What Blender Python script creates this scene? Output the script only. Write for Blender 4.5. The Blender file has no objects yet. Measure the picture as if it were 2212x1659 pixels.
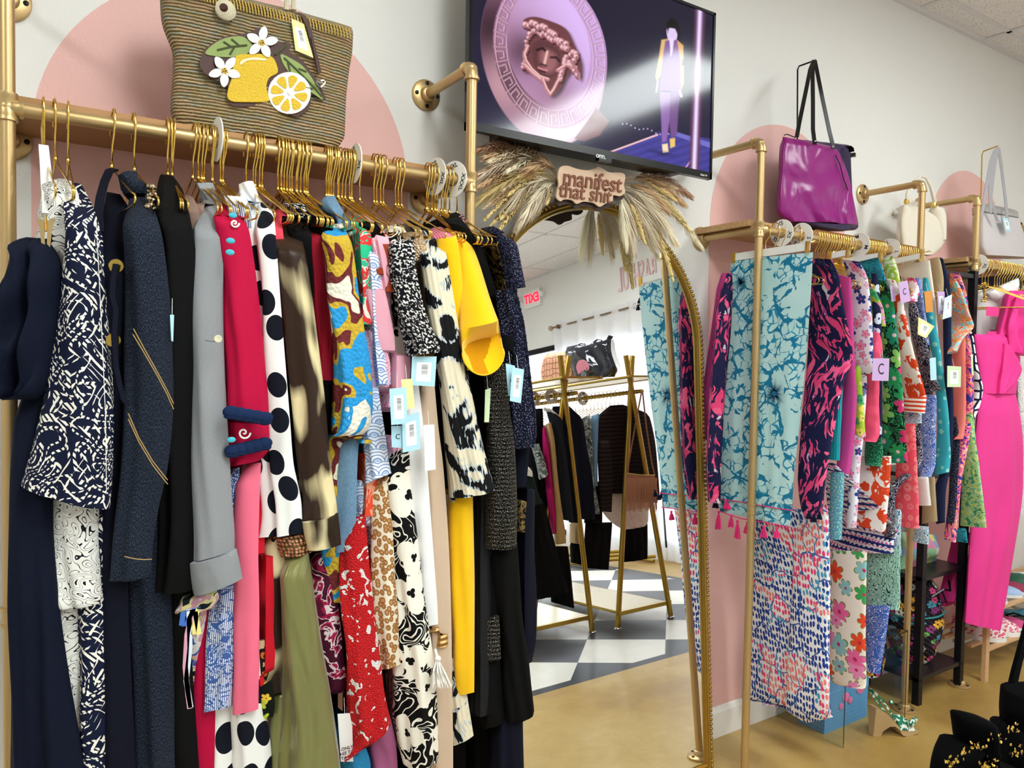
import bpy, bmesh, math, random
import numpy as np
from mathutils import Vector, Matrix
R = math.radians; PI = math.pi
random.seed(4)
SC = bpy.context.scene; COL = SC.collection
# ------------------------------------------------------------ camera
CAMP = np.array([0.0, -1.991, 1.478]); FPX = 1623.6
_y, _p, _r = R(33.134), R(-2.0212), R(0.9223)
_w = np.array([math.sin(_y)*math.cos(_p), math.cos(_y)*math.cos(_p), math.sin(_p)])
_r0 = np.array([math.cos(_y), -math.sin(_y), 0.0]); _u0 = np.cross(_r0, _w)
CR = _r0*math.cos(_r)+_u0*math.sin(_r); CU = -_r0*math.sin(_r)+_u0*math.cos(_r)
cd = bpy.data.cameras.new('camera'); cam = bpy.data.objects.new('camera', cd); COL.objects.link(cam)
cd.sensor_width = 36; cd.lens = FPX/2212*36; cd.clip_start = .05
cam.matrix_world = Matrix(((CR[0], CU[0], -_w[0], CAMP[0]), (CR[1], CU[1], -_w[1], CAMP[1]), (CR[2], CU[2], -_w[2], CAMP[2]), (0, 0, 0, 1)))
SC.camera = cam
# ------------------------------------------------------------ world, view, ceiling lights
wd = bpy.data.worlds.new('World'); SC.world = wd; wd.use_nodes = True
_bg = wd.node_tree.nodes['Background']; _bg.inputs[0].default_value = (.86, .93, 1, 1); _bg.inputs[1].default_value = 4.0
SC.view_settings.view_transform = 'Standard'; SC.view_settings.look = 'None'; SC.view_settings.gamma = 1
SC.view_settings.exposure = 0.16
LAMP = 17.0          # emission of the ceiling panels
PANELS = [(2.94, -3.79), (2.94, -2.57), (.5, -3.79), (.5, -2.57), (-1.94, -2.57), (1.72, -6.23)]   # corners on the ceiling grid
# ------------------------------------------------------------ points seen through the lens / in the mirror
def ray(px, py): return _w + CR*(px-1106)/FPX - CU*(py-829.5)/FPX
def at(px, py, Y):
    d = ray(px, py); return CAMP + d*((Y-CAMP[1])/d[1])
def atX(px, py, X):
    d = ray(px, py); return CAMP + d*((X-CAMP[0])/d[0])
def atZ(px, py, Z):
    d = ray(px, py); return CAMP + d*((Z-CAMP[2])/d[2])
MT = R(3.7695); MN = np.array([0, -math.cos(MT), math.sin(MT)]); MQ = np.array([1.6, -.1666, 0]); MV = np.array([0, math.sin(MT), math.cos(MT)])
def mray(px, py):
    d = ray(px, py); t = ((MQ-CAMP)@MN)/(d@MN); H = CAMP+d*t; return H, d-2*(d@MN)*MN
def atm(px, py, Y):
    H, d = mray(px, py); return H+d*((Y-H[1])/d[1])
def atmX(px, py, X):
    H, d = mray(px, py); return H+d*((X-H[0])/d[0])
def atmZ(px, py, Z):
    H, d = mray(px, py); return H+d*((Z-H[2])/d[2])
def mp(x, v, off=0):      # point on the mirror plane (x, distance up), off = towards the room
    return np.array([x, MQ[1], 0]) + MV*v + MN*off
# ------------------------------------------------------------ materials
def hexc(h):
    if not isinstance(h, str): return tuple(h)+(1,) if len(h) == 3 else tuple(h)
    h = h.lstrip('#'); c = [int(h[i:i+2], 16)/255 for i in (0, 2, 4)]
    return tuple(x/12.92 if x <= .04045 else ((x+.055)/1.055)**2.4 for x in c)+(1,)
class G:
    def __init__(s, nt): s.nt = nt; s.L = nt.links.new; s._uv = None
    def n(s, t, **k):
        x = s.nt.nodes.new(t)
        for a, b in k.items(): setattr(x, a, b)
        return x
    def put(s, sock, v):
        if hasattr(v, 'is_linked') or hasattr(v, 'links'): s.L(v, sock)
        elif isinstance(v, str): sock.default_value = hexc(v)
        else: sock.default_value = v
    def uv(s, sx=1, sy=1, off=(0, 0)):
        if s._uv is None:
            t = s.n('ShaderNodeTexCoord'); s._uv = t.outputs['UV']
        m = s.n('ShaderNodeMapping'); s.L(s._uv, m.inputs[0]); m.inputs['Scale'].default_value = (sx, sy, 1); m.inputs['Location'].default_value = (off[0], off[1], 0)
        return m.outputs[0]
    def obj(s, sx=1, sy=1, sz=1):
        t = s.n('ShaderNodeTexCoord'); m = s.n('ShaderNodeMapping'); s.L(t.outputs['Object'], m.inputs[0]); m.inputs['Scale'].default_value = (sx, sy, sz); return m.outputs[0]
    def m(s, op, a, b=None, c=None):
        x = s.n('ShaderNodeMath', operation=op); s.put(x.inputs[0], a)
        if b is not None: s.put(x.inputs[1], b)
        if c is not None: s.put(x.inputs[2], c)
        return x.outputs[0]
    def v(s, op, a, b=None, out=0):
        x = s.n('ShaderNodeVectorMath', operation=op); s.put(x.inputs[0], a)
        if b is not None:
            if op == 'SCALE': s.put(x.inputs[3], b)
            else: s.put(x.inputs[1], b)
        return x.outputs[out]
    def xyz(s, v): x = s.n('ShaderNodeSeparateXYZ'); s.L(v, x.inputs[0]); return x.outputs
    def noise(s, v, sc, det=2, dist=0, col=False, rough=.5):
        x = s.n('ShaderNodeTexNoise'); s.L(v, x.inputs['Vector']); x.inputs['Scale'].default_value = sc; x.inputs['Detail'].default_value = det; x.inputs['Distortion'].default_value = dist; x.inputs['Roughness'].default_value = rough
        return x.outputs[1 if col else 0]
    def vor(s, v, sc, feat='F1', rnd=1.0):
        x = s.n('ShaderNodeTexVoronoi', feature=feat, voronoi_dimensions='2D'); s.L(v, x.inputs['Vector']); x.inputs['Scale'].default_value = sc; x.inputs['Randomness'].default_value = rnd; return x.outputs
    def mix(s, f, a, b):
        x = s.n('ShaderNodeMix', data_type='RGBA'); s.put(x.inputs[0], f); s.put(x.inputs[6], a); s.put(x.inputs[7], b); return x.outputs[2]
    def ramp(s, f, st, const=True):
        x = s.n('ShaderNodeValToRGB'); s.put(x.inputs[0], f); cr = x.color_ramp; cr.interpolation = 'CONSTANT' if const else 'LINEAR'
        while len(cr.elements) < len(st): cr.elements.new(.5)
        for e, (p, c) in zip(cr.elements, st): e.position = p; e.color = hexc(c)
        return x.outputs[0]
    def warp(s, v, sc, amt):   # push coordinates around with noise
        c = s.noise(v, sc, 2, 0, True); d = s.v('SUBTRACT', c, (.5, .5, .5)); return s.v('ADD', v, s.v('SCALE', d, amt))
    def lt(s, a, b): return s.m('LESS_THAN', a, b)
    def gt(s, a, b): return s.m('GREATER_THAN', a, b)
    def band(s, f, k, w):      # contour lines of a field
        return s.lt(s.m('ABSOLUTE', s.m('SUBTRACT', s.m('FRACT', s.m('MULTIPLY', f, k)), .5)), w)
MATS = {}
def mat(name, col='888888', rough=.85, metal=0, pat=None, bump=None, emit=None, spec=.3, **kw):
    if name in MATS: return MATS[name]
    m = bpy.data.materials.new(name); m.use_nodes = True; nt = m.node_tree; b = nt.nodes['Principled BSDF']; g = G(nt)
    b.inputs['Base Color'].default_value = hexc(col); b.inputs['Roughness'].default_value = rough; b.inputs['Metallic'].default_value = metal
    b.inputs['Specular IOR Level'].default_value = spec
    for k, v in kw.items(): b.inputs[k.replace('_', ' ')].default_value = v
    if pat is not None: g.L(pat(g), b.inputs['Base Color'])
    if bump is not None:
        h, st, ds = bump(g); x = g.n('ShaderNodeBump'); g.L(h, x.inputs['Height']); x.inputs['Strength'].default_value = st; x.inputs['Distance'].default_value = ds; g.L(x.outputs[0], b.inputs['Normal'])
    if emit: b.inputs['Emission Color'].default_value = hexc(emit[0]); b.inputs['Emission Strength'].default_value = emit[1]
    MATS[name] = m; return m
# prints ------------------------------------------------------
def weave(a=.25, sc=900): return lambda g: (g.noise(g.uv(1, 1), sc, 1), a, .002)
def cloth(a=.3, fine=.12): return lambda g: (g.m('ADD', g.m('MULTIPLY', g.noise(g.uv(), 700, 1), fine), g.noise(g.uv(13, 3.2), 1, 3, .7)), a, .012)
def ribs(n, a=.5, sy=False): return lambda g: (g.m('SINE', g.m('MULTIPLY', g.xyz(g.uv())[1 if sy else 0], n)), a, .002)
def mottle(c1, c2, sx=60, sy=60, k=1.0):
    return lambda g: g.mix(g.m('MULTIPLY', g.noise(g.uv(sx, sy), 1, 4, 0, rough=.7), k), c1, c2)
def blobs(st, sc=20, dist=0, sx=1, sy=1, det=2, w=0):
    def f(g):
        v = g.uv(sx, sy)
        if w: v = g.warp(v, sc*.6, w)
        return g.ramp(g.noise(v, sc, det, dist), st)
    return f
def dots(bg, fg, sc, r, rnd=.5, sy=1): 
    return lambda g: g.mix(g.lt(g.vor(g.uv(1, sy), sc, 'F1', rnd)['Distance'], r), bg, fg)
def contour(bg, ln, sc=25, k=6, w=.12, dist=1.5, det=0):
    return lambda g: g.mix(g.band(g.noise(g.uv(), sc, det, dist), k, w), bg, ln)
def flowers(bg, cols, cen, sc, r=.42, n=5, line=None, rnd=.8, base=None, warp=0):
    def f(g):
        v = g.uv()
        v = g.warp(v, sc*.8, warp) if warp else v
        o = g.vor(v, sc, 'F1', rnd); d = g.v('SUBTRACT', v, o['Position']); x = g.xyz(d); rc = g.xyz(o['Color'])
        ang = g.m('ADD', g.m('ARCTAN2', x[1], x[0]), g.m('MULTIPLY', rc[0], 6.28)); ra = o['Distance']
        pr = g.m('MULTIPLY', g.m('ADD', g.m('MULTIPLY', g.m('POWER', g.m('ABSOLUTE', g.m('COSINE', g.m('MULTIPLY', ang, n/2))), .7), .55), .45), g.m('MULTIPLY', g.m('ADD', g.m('MULTIPLY', rc[2], .5), .6), r))
        st = [(i/len(cols), c) for i, c in enumerate(cols)]
        pc = g.ramp(rc[1], st); b0 = base(g) if base else bg
        if line: b0 = g.mix(g.lt(ra, g.m('MULTIPLY', pr, 1.13)), b0, line)
        c = g.mix(g.lt(ra, pr), b0, pc)
        return g.mix(g.lt(ra, g.m('MULTIPLY', pr, .22)), c, cen)
    return f
def leopard(bg, ring, fill, sc):
    def f(g):
        v = g.warp(g.uv(1, .8), sc*.5, .5/sc); o = g.vor(v, sc, 'F1', .9); d = o['Distance']; n = g.noise(g.uv(), sc*2.2, 1)
        c = g.mix(g.lt(d, .46), bg, ring); inner = g.m('MULTIPLY', g.lt(d, .22), g.gt(n, .42)); return g.mix(inner, c, fill)
    return f
def branches(bg, c1, c2, sc=10, w=.035, bgv=None):
    def f(g):
        v = g.warp(g.uv(), sc*1.5, .6/sc); n = g.noise(g.uv(), sc*.45, 1); b = bg if not bgv else g.mix(g.noise(g.uv(), 5, 2), bg, bgv)
        e1 = g.vor(v, sc, 'DISTANCE_TO_EDGE')['Distance']; e2 = g.vor(v, sc*2.3, 'DISTANCE_TO_EDGE')['Distance']
        nb = g.noise(g.uv(1, 1, (.7, .3)), sc*1.7, 1); wt = g.m('MULTIPLY', g.m('SUBTRACT', nb, .36), w*5.5)
        k1 = g.m('MULTIPLY', g.lt(e1, wt), g.gt(n, .36)); k2 = g.m('MULTIPLY', g.lt(e2, g.m('MULTIPLY', wt, 1.1)), g.gt(n, .42))
        return g.mix(k1, g.mix(k2, b, c2), c1)
    return f
def rope(bg, fg, sc=12):
    def f(g):
        n1 = g.noise(g.uv(), sc, 0, .4); b1 = g.band(n1, 9, .13); x = g.xyz(g.uv())
        n2 = g.noise(g.uv(1, 1, (3.1, 1.7)), sc, 0, .4); b2 = g.band(n2, 8, .11)
        d = g.lt(g.m('FRACT', g.m('MULTIPLY', g.m('ADD', x[0], x[1]), 95)), .58)
        d2 = g.lt(g.m('FRACT', g.m('MULTIPLY', g.m('SUBTRACT', x[0], g.m('MULTIPLY', x[1], .6)), 95)), .55)
        return g.mix(g.m('MAXIMUM', g.m('MULTIPLY', b1, d), g.m('MULTIPLY', b2, d2)), bg, fg)
    return f
def brush(bg, fg, mid=None, sc=9, sx=1, sy=1, th=.52, str_=(14, 1.5)):
    def f(g):
        v = g.warp(g.uv(), 12, .05); n = g.noise(g.uv(sx, sy), sc, 2, 1.2); s_ = g.noise(g.v('MULTIPLY', v, (str_[0], str_[1], 1)), 14, 3)
        k = g.m('ADD', n, g.m('MULTIPLY', g.m('SUBTRACT', s_, .5), .28)); c = g.mix(g.gt(k, th), bg, fg)
        if mid: c = g.mix(g.m('MULTIPLY', g.gt(k, th-.035), g.lt(k, th)), c, mid)
        return c
    return f
def softblobs(bg, fg, sc=9, lo=.45, hi=.6, sx=1, sy=1):
    def f(g):
        s_ = g.noise(g.uv(60, 4), 1, 3); n = g.noise(g.uv(sx, sy), sc, 1, .8); k = g.m('ADD', n, g.m('MULTIPLY', g.m('SUBTRACT', s_, .5), .12))
        return g.ramp(k, [(0, bg), (lo, bg), (hi, fg), (1, fg)], False)
    return f
def shells(bg, ln, k=28, fill=None):
    def f(g):
        x = g.xyz(g.uv()); vv = g.m('MULTIPLY', x[1], k); row = g.m('FLOOR', vv); uu = g.m('ADD', g.m('MULTIPLY', x[0], k*.8), g.m('MULTIPLY', g.m('MODULO', row, 2.0), .5))
        fu = g.m('SUBTRACT', g.m('FRACT', uu), .5); fv = g.m('FRACT', vv); d = g.m('SQRT', g.m('ADD', g.m('MULTIPLY', fu, fu), g.m('MULTIPLY', fv, fv)))
        ln_ = g.lt(g.m('FRACT', g.m('MULTIPLY', d, 4.2)), .26); return g.mix(ln_, g.mix(g.lt(d, .25), bg, fill or ln), ln)
    return f
def stripes(cols, n, horiz=False, warp=0):
    def f(g):
        v = g.warp(g.uv(), 20, warp) if warp else g.uv(); x = g.xyz(v)[1 if horiz else 0]
        return g.ramp(g.m('FRACT', g.m('MULTIPLY', x, n)), [(i/len(cols), c) for i, c in enumerate(cols)])
    return f
def leaves(bg, c1, c2, vein, sc=9):
    def f(g):
        v = g.warp(g.uv(1, .7), sc*.7, .6/sc); o = g.vor(v, sc, 'F1', 1); e = g.vor(v, sc, 'DISTANCE_TO_EDGE')['Distance']; rc = g.xyz(o['Color'])
        leaf = g.mix(g.gt(rc[1], .5), c1, c2); d = g.v('SUBTRACT', v, o['Position']); x = g.xyz(d)
        ve = g.lt(g.m('FRACT', g.m('MULTIPLY', g.m('ADD', g.m('ABSOLUTE', x[0]), x[1]), sc*6)), .18); c = g.mix(ve, leaf, vein)
        return g.mix(g.m('MAXIMUM', g.lt(e, .06), g.lt(rc[0], .18)), c, bg)
    return f
def dashes(bg, cols, sc=70, zone=6):
    def f(g):
        o = g.vor(g.uv(1, .55), sc, 'F1', .45); z = g.noise(g.uv(), zone, 1, 1.0); pc = g.ramp(z, [(i/len(cols)*.5+.25 if i else 0, c) for i, c in enumerate(cols)])
        return g.mix(g.lt(o['Distance'], .36), bg, pc)
    return f
# ------------------------------------------------------------ geometry
def link(o, parent=None):
    COL.objects.link(o)
    if parent is not None: o.parent = parent
    return o
def tag(o, label=None, cat=None, group=None, kind=None):
    if label: o['label'] = label
    if cat: o['category'] = cat
    if group: o['group'] = group
    if kind: o['kind'] = kind
    return o
def empty(name, loc=(0, 0, 0), label=None, cat=None, group=None):
    o = bpy.data.objects.new(name, None); o.empty_display_size = .05; link(o); o.location = tuple(loc); tag(o, label, cat, group); return o
class MB:
    def __init__(s): s.v = []; s.f = []; s.mi = []; s.uv = None
    def add(s, vs, fs, mi=0):
        b = len(s.v); s.v += [tuple(map(float, p)) for p in vs]; s.f += [tuple(i+b for i in f) for f in fs]; s.mi += [mi]*len(fs); return s
    def box(s, c, h, rz=0, mi=0, rx=0, ry=0):
        M = Matrix.Rotation(rz, 3, 'Z') @ Matrix.Rotation(ry, 3, 'Y') @ Matrix.Rotation(rx, 3, 'X'); vs = []
        for z in (-1, 1):
            for y in (-1, 1):
                for x in (-1, 1): p = M @ Vector((x*h[0], y*h[1], z*h[2])); vs.append((c[0]+p.x, c[1]+p.y, c[2]+p.z))
        return s.add(vs, [(0, 2, 3, 1), (4, 5, 7, 6), (0, 1, 5, 4), (2, 6, 7, 3), (0, 4, 6, 2), (1, 3, 7, 5)], mi)
    def b2(s, lo, hi, mi=0): return s.box([(a+b)/2 for a, b in zip(lo, hi)], [abs(b-a)/2 for a, b in zip(lo, hi)], mi=mi)
    def tube(s, pts, r, n=8, cap=True, mi=0):
        pts = [Vector(p) for p in pts]; k = len(pts); rs = r if isinstance(r, (list, tuple)) else [r]*k
        T = [(pts[min(i+1, k-1)]-pts[max(i-1, 0)]).normalized() for i in range(k)]
        a = T[0].orthogonal().normalized(); vs = []
        for i in range(k):
            a = (a - T[i]*a.dot(T[i]))
            a = a.normalized() if a.length > 1e-6 else T[i].orthogonal().normalized()
            b = T[i].cross(a)
            for j in range(n): t = 2*PI*j/n; vs.append(pts[i]+(a*math.cos(t)+b*math.sin(t))*rs[i])
        fs = [(i*n+j, i*n+(j+1) % n, (i+1)*n+(j+1) % n, (i+1)*n+j) for i in range(k-1) for j in range(n)]
        if cap: fs += [tuple(range(n))[::-1], tuple((k-1)*n+j for j in range(n))]
        return s.add(vs, fs, mi)
    def ribbon(s, pts, side, w, th=.0015, mi=0):
        side = Vector(side).normalized(); pts = [Vector(p) for p in pts]; k = len(pts); vs = []
        for i in range(k):
            T = (pts[min(i+1, k-1)]-pts[max(i-1, 0)]).normalized(); nn = T.cross(side).normalized(); ww = w[i] if isinstance(w, (list, tuple)) else w
            for a, b in ((-1, -1), (1, -1), (1, 1), (-1, 1)): vs.append(pts[i]+side*a*ww/2+nn*b*th/2)
        fs = [(i*4+j, i*4+(j+1) % 4, i*4+4+(j+1) % 4, i*4+4+j) for i in range(k-1) for j in range(4)]+[(3, 2, 1, 0), tuple((k-1)*4+j for j in range(4))]
        return s.add(vs, fs, mi)
    def lathe(s, prof, org, axis, n=24, mi=0):   # prof: (r, h) along axis
        ax = Vector(axis).normalized(); a = ax.orthogonal().normalized(); b = ax.cross(a); o = Vector(org); vs = []
        for r_, h in prof:
            for j in range(n): t = 2*PI*j/n; vs.append(o+ax*h+(a*math.cos(t)+b*math.sin(t))*r_)
        k = len(prof); fs = [(i*n+j, i*n+(j+1) % n, (i+1)*n+(j+1) % n, (i+1)*n+j) for i in range(k-1) for j in range(n)]
        if prof[0][0] > 1e-5: fs.append(tuple(range(n))[::-1])
        if prof[-1][0] > 1e-5: fs.append(tuple((k-1)*n+j for j in range(n)))
        return s.add(vs, fs, mi)
    def prism(s, poly, off, mi=0):               # poly: world points, off: extrusion vector
        n = len(poly); o = np.array(off, float); vs = [np.array(p, float) for p in poly]; vs += [p+o for p in vs]
        return s.add(vs, [tuple(range(n))[::-1], tuple(range(n, 2*n))]+[(i, (i+1) % n, n+(i+1) % n, n+i) for i in range(n)], mi)
    def ball(s, c, r, n=10, m=6, mi=0, sc=(1, 1, 1)):
        vs = [(c[0], c[1], c[2]-r*sc[2])]+[(c[0]+r*sc[0]*math.sin(PI*i/m)*math.cos(2*PI*j/n), c[1]+r*sc[1]*math.sin(PI*i/m)*math.sin(2*PI*j/n), c[2]-r*sc[2]*math.cos(PI*i/m)) for i in range(1, m) for j in range(n)]+[(c[0], c[1], c[2]+r*sc[2])]
        fs = [(0, 1+(j+1) % n, 1+j) for j in range(n)]+[(1+i*n+j, 1+i*n+(j+1) % n, 1+(i+1)*n+(j+1) % n, 1+(i+1)*n+j) for i in range(m-2) for j in range(n)]
        t = len(vs)-1; fs += [(t, 1+(m-2)*n+j, 1+(m-2)*n+(j+1) % n) for j in range(n)]
        return s.add(vs, fs, mi)
    def build(s, name, m, parent=None, smooth=True, uvax=None, ang=40):
        me = bpy.data.meshes.new(name); me.from_pydata(s.v, [], s.f)
        for x in (m if isinstance(m, (list, tuple)) else [m]): me.materials.append(x)
        if len(set(s.mi)) > 1: me.polygons.foreach_set('material_index', s.mi)
        me.validate()
        if uvax is not None or s.uv is not None:
            uvl = me.uv_layers.new(name='UVMap'); li = np.zeros(len(me.loops), int); me.loops.foreach_get('vertex_index', li)
            U = np.array(s.uv if s.uv is not None else [(p[uvax[0]], p[uvax[1]]) for p in s.v], float)[li]; uvl.data.foreach_set('uv', U.ravel())
        if smooth:
            me.polygons.foreach_set('use_smooth', [True]*len(me.polygons))
            if ang: me.set_sharp_from_angle(angle=R(ang))
        o = bpy.data.objects.new(name, me); link(o)
        if parent is not None:
            o.parent = parent; o.matrix_parent_inverse = Matrix.Identity(4)
            L = Vector(parent_loc(parent)); me.transform(Matrix.Translation(-L))
        return o
def parent_loc(p):
    l = Vector(p.location)
    while p.parent: p = p.parent; l += p.location
    return l
def rebase(o):            # origin of a single mesh thing to the bottom centre of its bounds
    c = np.array([v[:] for v in o.bound_box]); lo = c.min(0); hi = c.max(0); k = Vector(((lo[0]+hi[0])/2, (lo[1]+hi[1])/2, lo[2])); o.data.transform(Matrix.Translation(-k)); o.location = k
    for ch in o.children: ch.data.transform(Matrix.Translation(-k)) if ch.data else None
    return o
def crs(P, n):            # smooth resample of rows
    P = np.array(P, float); k = len(P); out = []
    for t in np.linspace(0, k-1, n):
        i = min(int(t), k-2); f = t-i; p0 = P[max(i-1, 0)]; p1 = P[i]; p2 = P[i+1]; p3 = P[min(i+2, k-1)]
        m1 = (p2-p0)/2*.8; m2 = (p3-p1)/2*.8
        out.append((2*f**3-3*f*f+1)*p1+(f**3-2*f*f+f)*m1+(-2*f**3+3*f*f)*p2+(f**3-f*f)*m2)
    return np.array(out)
SEED = [1]
def piece(name, m, rows, Y=-.46, skew=.05, dep=.035, back=.05, shr=.6, fold=.004, nf=None, parent=None, top=None, flat=1.0, A=at, tail=0, wob=0, nr=None, nc=26, slope=0, front=-1, sheet=False, face=None, planeX=None):
    """cloth lofted from rows (y, xl, xr) or (xl, yl, xr, yr); the left edge lies skew deeper than the right"""
    rows = [(r_[1], r_[0], r_[2], r_[0]) if len(r_) == 3 else r_ for r_ in rows]
    H = sum(abs(rows[i+1][1]-rows[i][1]) for i in range(len(rows)-1)); n = nr or max(6, min(110, int(H/9)))
    seg = np.array([0]+[max(1, math.hypot(rows[i+1][0]-rows[i][0], rows[i+1][1]-rows[i][1])+math.hypot(rows[i+1][2]-rows[i][2], rows[i+1][3]-rows[i][3])) for i in range(len(rows)-1)]); cum = np.cumsum(seg)/seg.sum()
    Q = crs(rows, max(200, n*4)); tt = np.interp(np.linspace(0, 1, n), cum, np.linspace(0, 1, len(rows))); Q = Q[np.clip((tt*(len(Q)-1)).round().astype(int), 0, len(Q)-1)]
    SEED[0] += 1; rg = np.random.RandomState(SEED[0]); ph = rg.rand(8)*6.28
    nb = 10; vs = []; uvs = []
    for i, q in enumerate(Q):
        f = i/(n-1); Yr = Y if np.isscalar(Y) else float(np.interp(f, np.linspace(0, 1, len(Y)), Y))
        if top is not None: Yr = Yr + (top[0]-Yr)*max(0, 1-f/top[1])**1.5
        Rp = A(q[2], q[3], Yr); Lp = A(q[0], q[1], Yr-skew*front)
        if planeX is not None: Lp = A(q[0], q[1], planeX); Rp = A(q[2], q[3], planeX)
        if sheet:
            Lp = atX(q[0], q[1], Rp[0]+sheet)
            if Lp[1] > -.05: Lp = A(q[0], q[1], -.05)
        c = (Lp+Rp)/2; h = (Rp-Lp)/2; w = np.linalg.norm(h)
        nn = np.array([h[1], -h[0], 0.0]); nn = nn/(np.linalg.norm(nn)+1e-9)
        if (nn@np.array(face) if face is not None else nn[1]*front) < 0: nn = -nn
        k = nf or max(1.5, w/.018)
        e = min(1, f*8+.25)
        d_ = dep*e
        row = []
        for j in range(nc+1):
            th = PI*(1-j/nc); co = math.cos(th); si = math.sin(th)**flat
            fo = fold*math.sin(th)*(math.sin(k*1.9*co+ph[0]+1.3*math.sin(f*3+ph[1]))+.6*math.sin(k*3.7*co+ph[2]+2*math.sin(f*4+ph[3]))*(.4+f)+.35*math.sin(f*17+ph[5]+2*co))*min(1, .35+f*1.6)
            row.append(c+h*co+nn*(d_*si+fo+.002))
        bk = -nn if (sheet or face is not None) else np.array([0.0, -front*1.0, 0])
        for j in range(1, nb):
            th = -PI*j/nb; co = math.cos(th); si = -math.sin(th)
            row.append(c+h*co*(shr+(1-shr)*(1-si))+bk*(back*si*e)-nn*.001)
        # u is metres along the front
        P = np.array(row); dd = np.r_[0, np.cumsum(np.linalg.norm(np.diff(P, axis=0), axis=1))]
        u0 = -dd[nc//2]
        for a, b in zip(row, dd): vs.append(a); uvs.append((b+u0+SEED[0]*.37, a[2]))
    m_ = nc+nb; fs = [(i*m_+j, i*m_+(j+1) % m_, (i+1)*m_+(j+1) % m_, (i+1)*m_+j) for i in range(n-1) for j in range(m_)]
    fs += [tuple(range(m_)), tuple((n-1)*m_+j for j in range(m_))[::-1]]
    mb = MB(); mb.add(vs, fs); mb.uv = uvs
    return mb.build(name, m, parent, ang=70)
def pad(poly, Y, A=at): return [A(x, y, Y) for x, y in poly]
def plate(name, m, poly, Y, th=.003, parent=None, A=at, n=(0, -1, 0)):   # flat cut-out with thickness, facing the room
    mb = MB(); P = pad(poly, Y, A); mb.prism(P, [c*th for c in n]); return mb.build(name, m, parent, smooth=False, uvax=(0, 2))
def smooth_poly(p, k=6):
    n = len(p); out = []
    for i in range(n):
        p0, p1, p2, p3 = [np.array(p[(i+d) % n], float) for d in (-1, 0, 1, 2)]
        for j in range(k):
            t = j/k; out.append(tuple(.5*((2*p1)+(-p0+p2)*t+(2*p0-5*p1+4*p2-p3)*t*t+(-p0+3*p1-3*p2+p3)*t**3)))
    return out
def ell(cx, cy, a, b, rot=0, n=28): 
    r_ = R(rot); return [(cx+a*math.cos(t)*math.cos(r_)-b*math.sin(t)*math.sin(r_), cy+a*math.cos(t)*math.sin(r_)+b*math.sin(t)*math.cos(r_)) for t in [2*PI*i/n for i in range(n)]]
def text_mesh(txt, size, depth=.001, off=0, sp=1, shear=0, align='CENTER', lead=1.0):
    cu = bpy.data.curves.new('t', 'FONT'); cu.body = txt; cu.size = size; cu.extrude = depth; cu.offset = off; cu.space_character = sp; cu.shear = shear; cu.align_x = align; cu.align_y = 'CENTER'; cu.resolution_u = 3; cu.space_line = lead
    o = bpy.data.objects.new('t', cu); COL.objects.link(o); dg = bpy.context.evaluated_depsgraph_get(); me = bpy.data.meshes.new_from_object(o.evaluated_get(dg)); bpy.data.objects.remove(o); bpy.data.curves.remove(cu); return me
def text_obj(name, txt, size, M, m, parent=None, **k):
    me = text_mesh(txt, size, **k); me.name = name
    if parent is not None: M = Matrix.Translation(-parent_loc(parent)) @ M
    me.transform(M); me.materials.clear(); me.materials.append(m); o = bpy.data.objects.new(name, me); link(o)
    if parent is not None: o.parent = parent
    return o
def frame(o, x, y):        # matrix with text x/y axes at o
    x = Vector(x).normalized(); y = Vector(y); y = (y-x*y.dot(x)).normalized(); z = x.cross(y)
    return Matrix(((x.x, y.x, z.x, o[0]), (x.y, y.y, z.y, o[1]), (x.z, y.z, z.z, o[2]), (0, 0, 0, 1)))
# ------------------------------------------------------------ base materials
M_wall = mat('wall_paint', 'eae8e4', .5, bump=lambda g: (g.noise(g.obj(), 130, 3), .22, .004))
M_pink = mat('pink_paint', 'eabab4', .5, bump=lambda g: (g.noise(g.obj(), 130, 3), .28, .004))
M_trim = mat('white_trim', 'eeeae4', .4)
M_pipe = mat('gold_pipe_paint', 'c4a675', .36, .7, bump=lambda g: (g.noise(g.obj(), 700, 2), .12, .001))
M_gold = mat('polished_gold', 'edc96a', .16, 1)
M_antique = mat('antique_gold', 'a8873f', .34, .9, bump=lambda g: (g.noise(g.obj(), 300, 2), .1, .001))
M_screw = mat('black_screw', '1c1a1a', .4, .5)
M_black = mat('black_plastic', '0c0c0e', .25)
M_blackmat = mat('black_metal', '15151a', .45, .3)
M_white = mat('white_plastic', 'f0efec', .4)
M_ink = mat('black_ink', '151515', .6)
M_wood = mat('raw_wood', 'c9a06f', .6, pat=lambda g: g.mix(g.noise(g.obj(2, 30, 30), 3, 3), 'd9b384', 'a87b4d'))
M_shelfgold = mat('gold_painted_wood', 'a97f55', .5, .35, bump=lambda g: (g.noise(g.obj(3, 80, 80), 1, 3), .3, .002))
M_glass = mat('mirror_glass', 'f4f6f6', 0.0, 1)
def box_obj(name, lo, hi, m, kind='structure', label=None, cat=None, parent=None, uvax=None):
    mb = MB(); mb.b2(lo, hi); o = mb.build(name, m, parent, smooth=False, uvax=uvax); tag(o, label, cat, kind=kind) if not parent else None; return o
CE = 3.155; XF = 5.15; XL = -3.2; YB = -6.6
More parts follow.
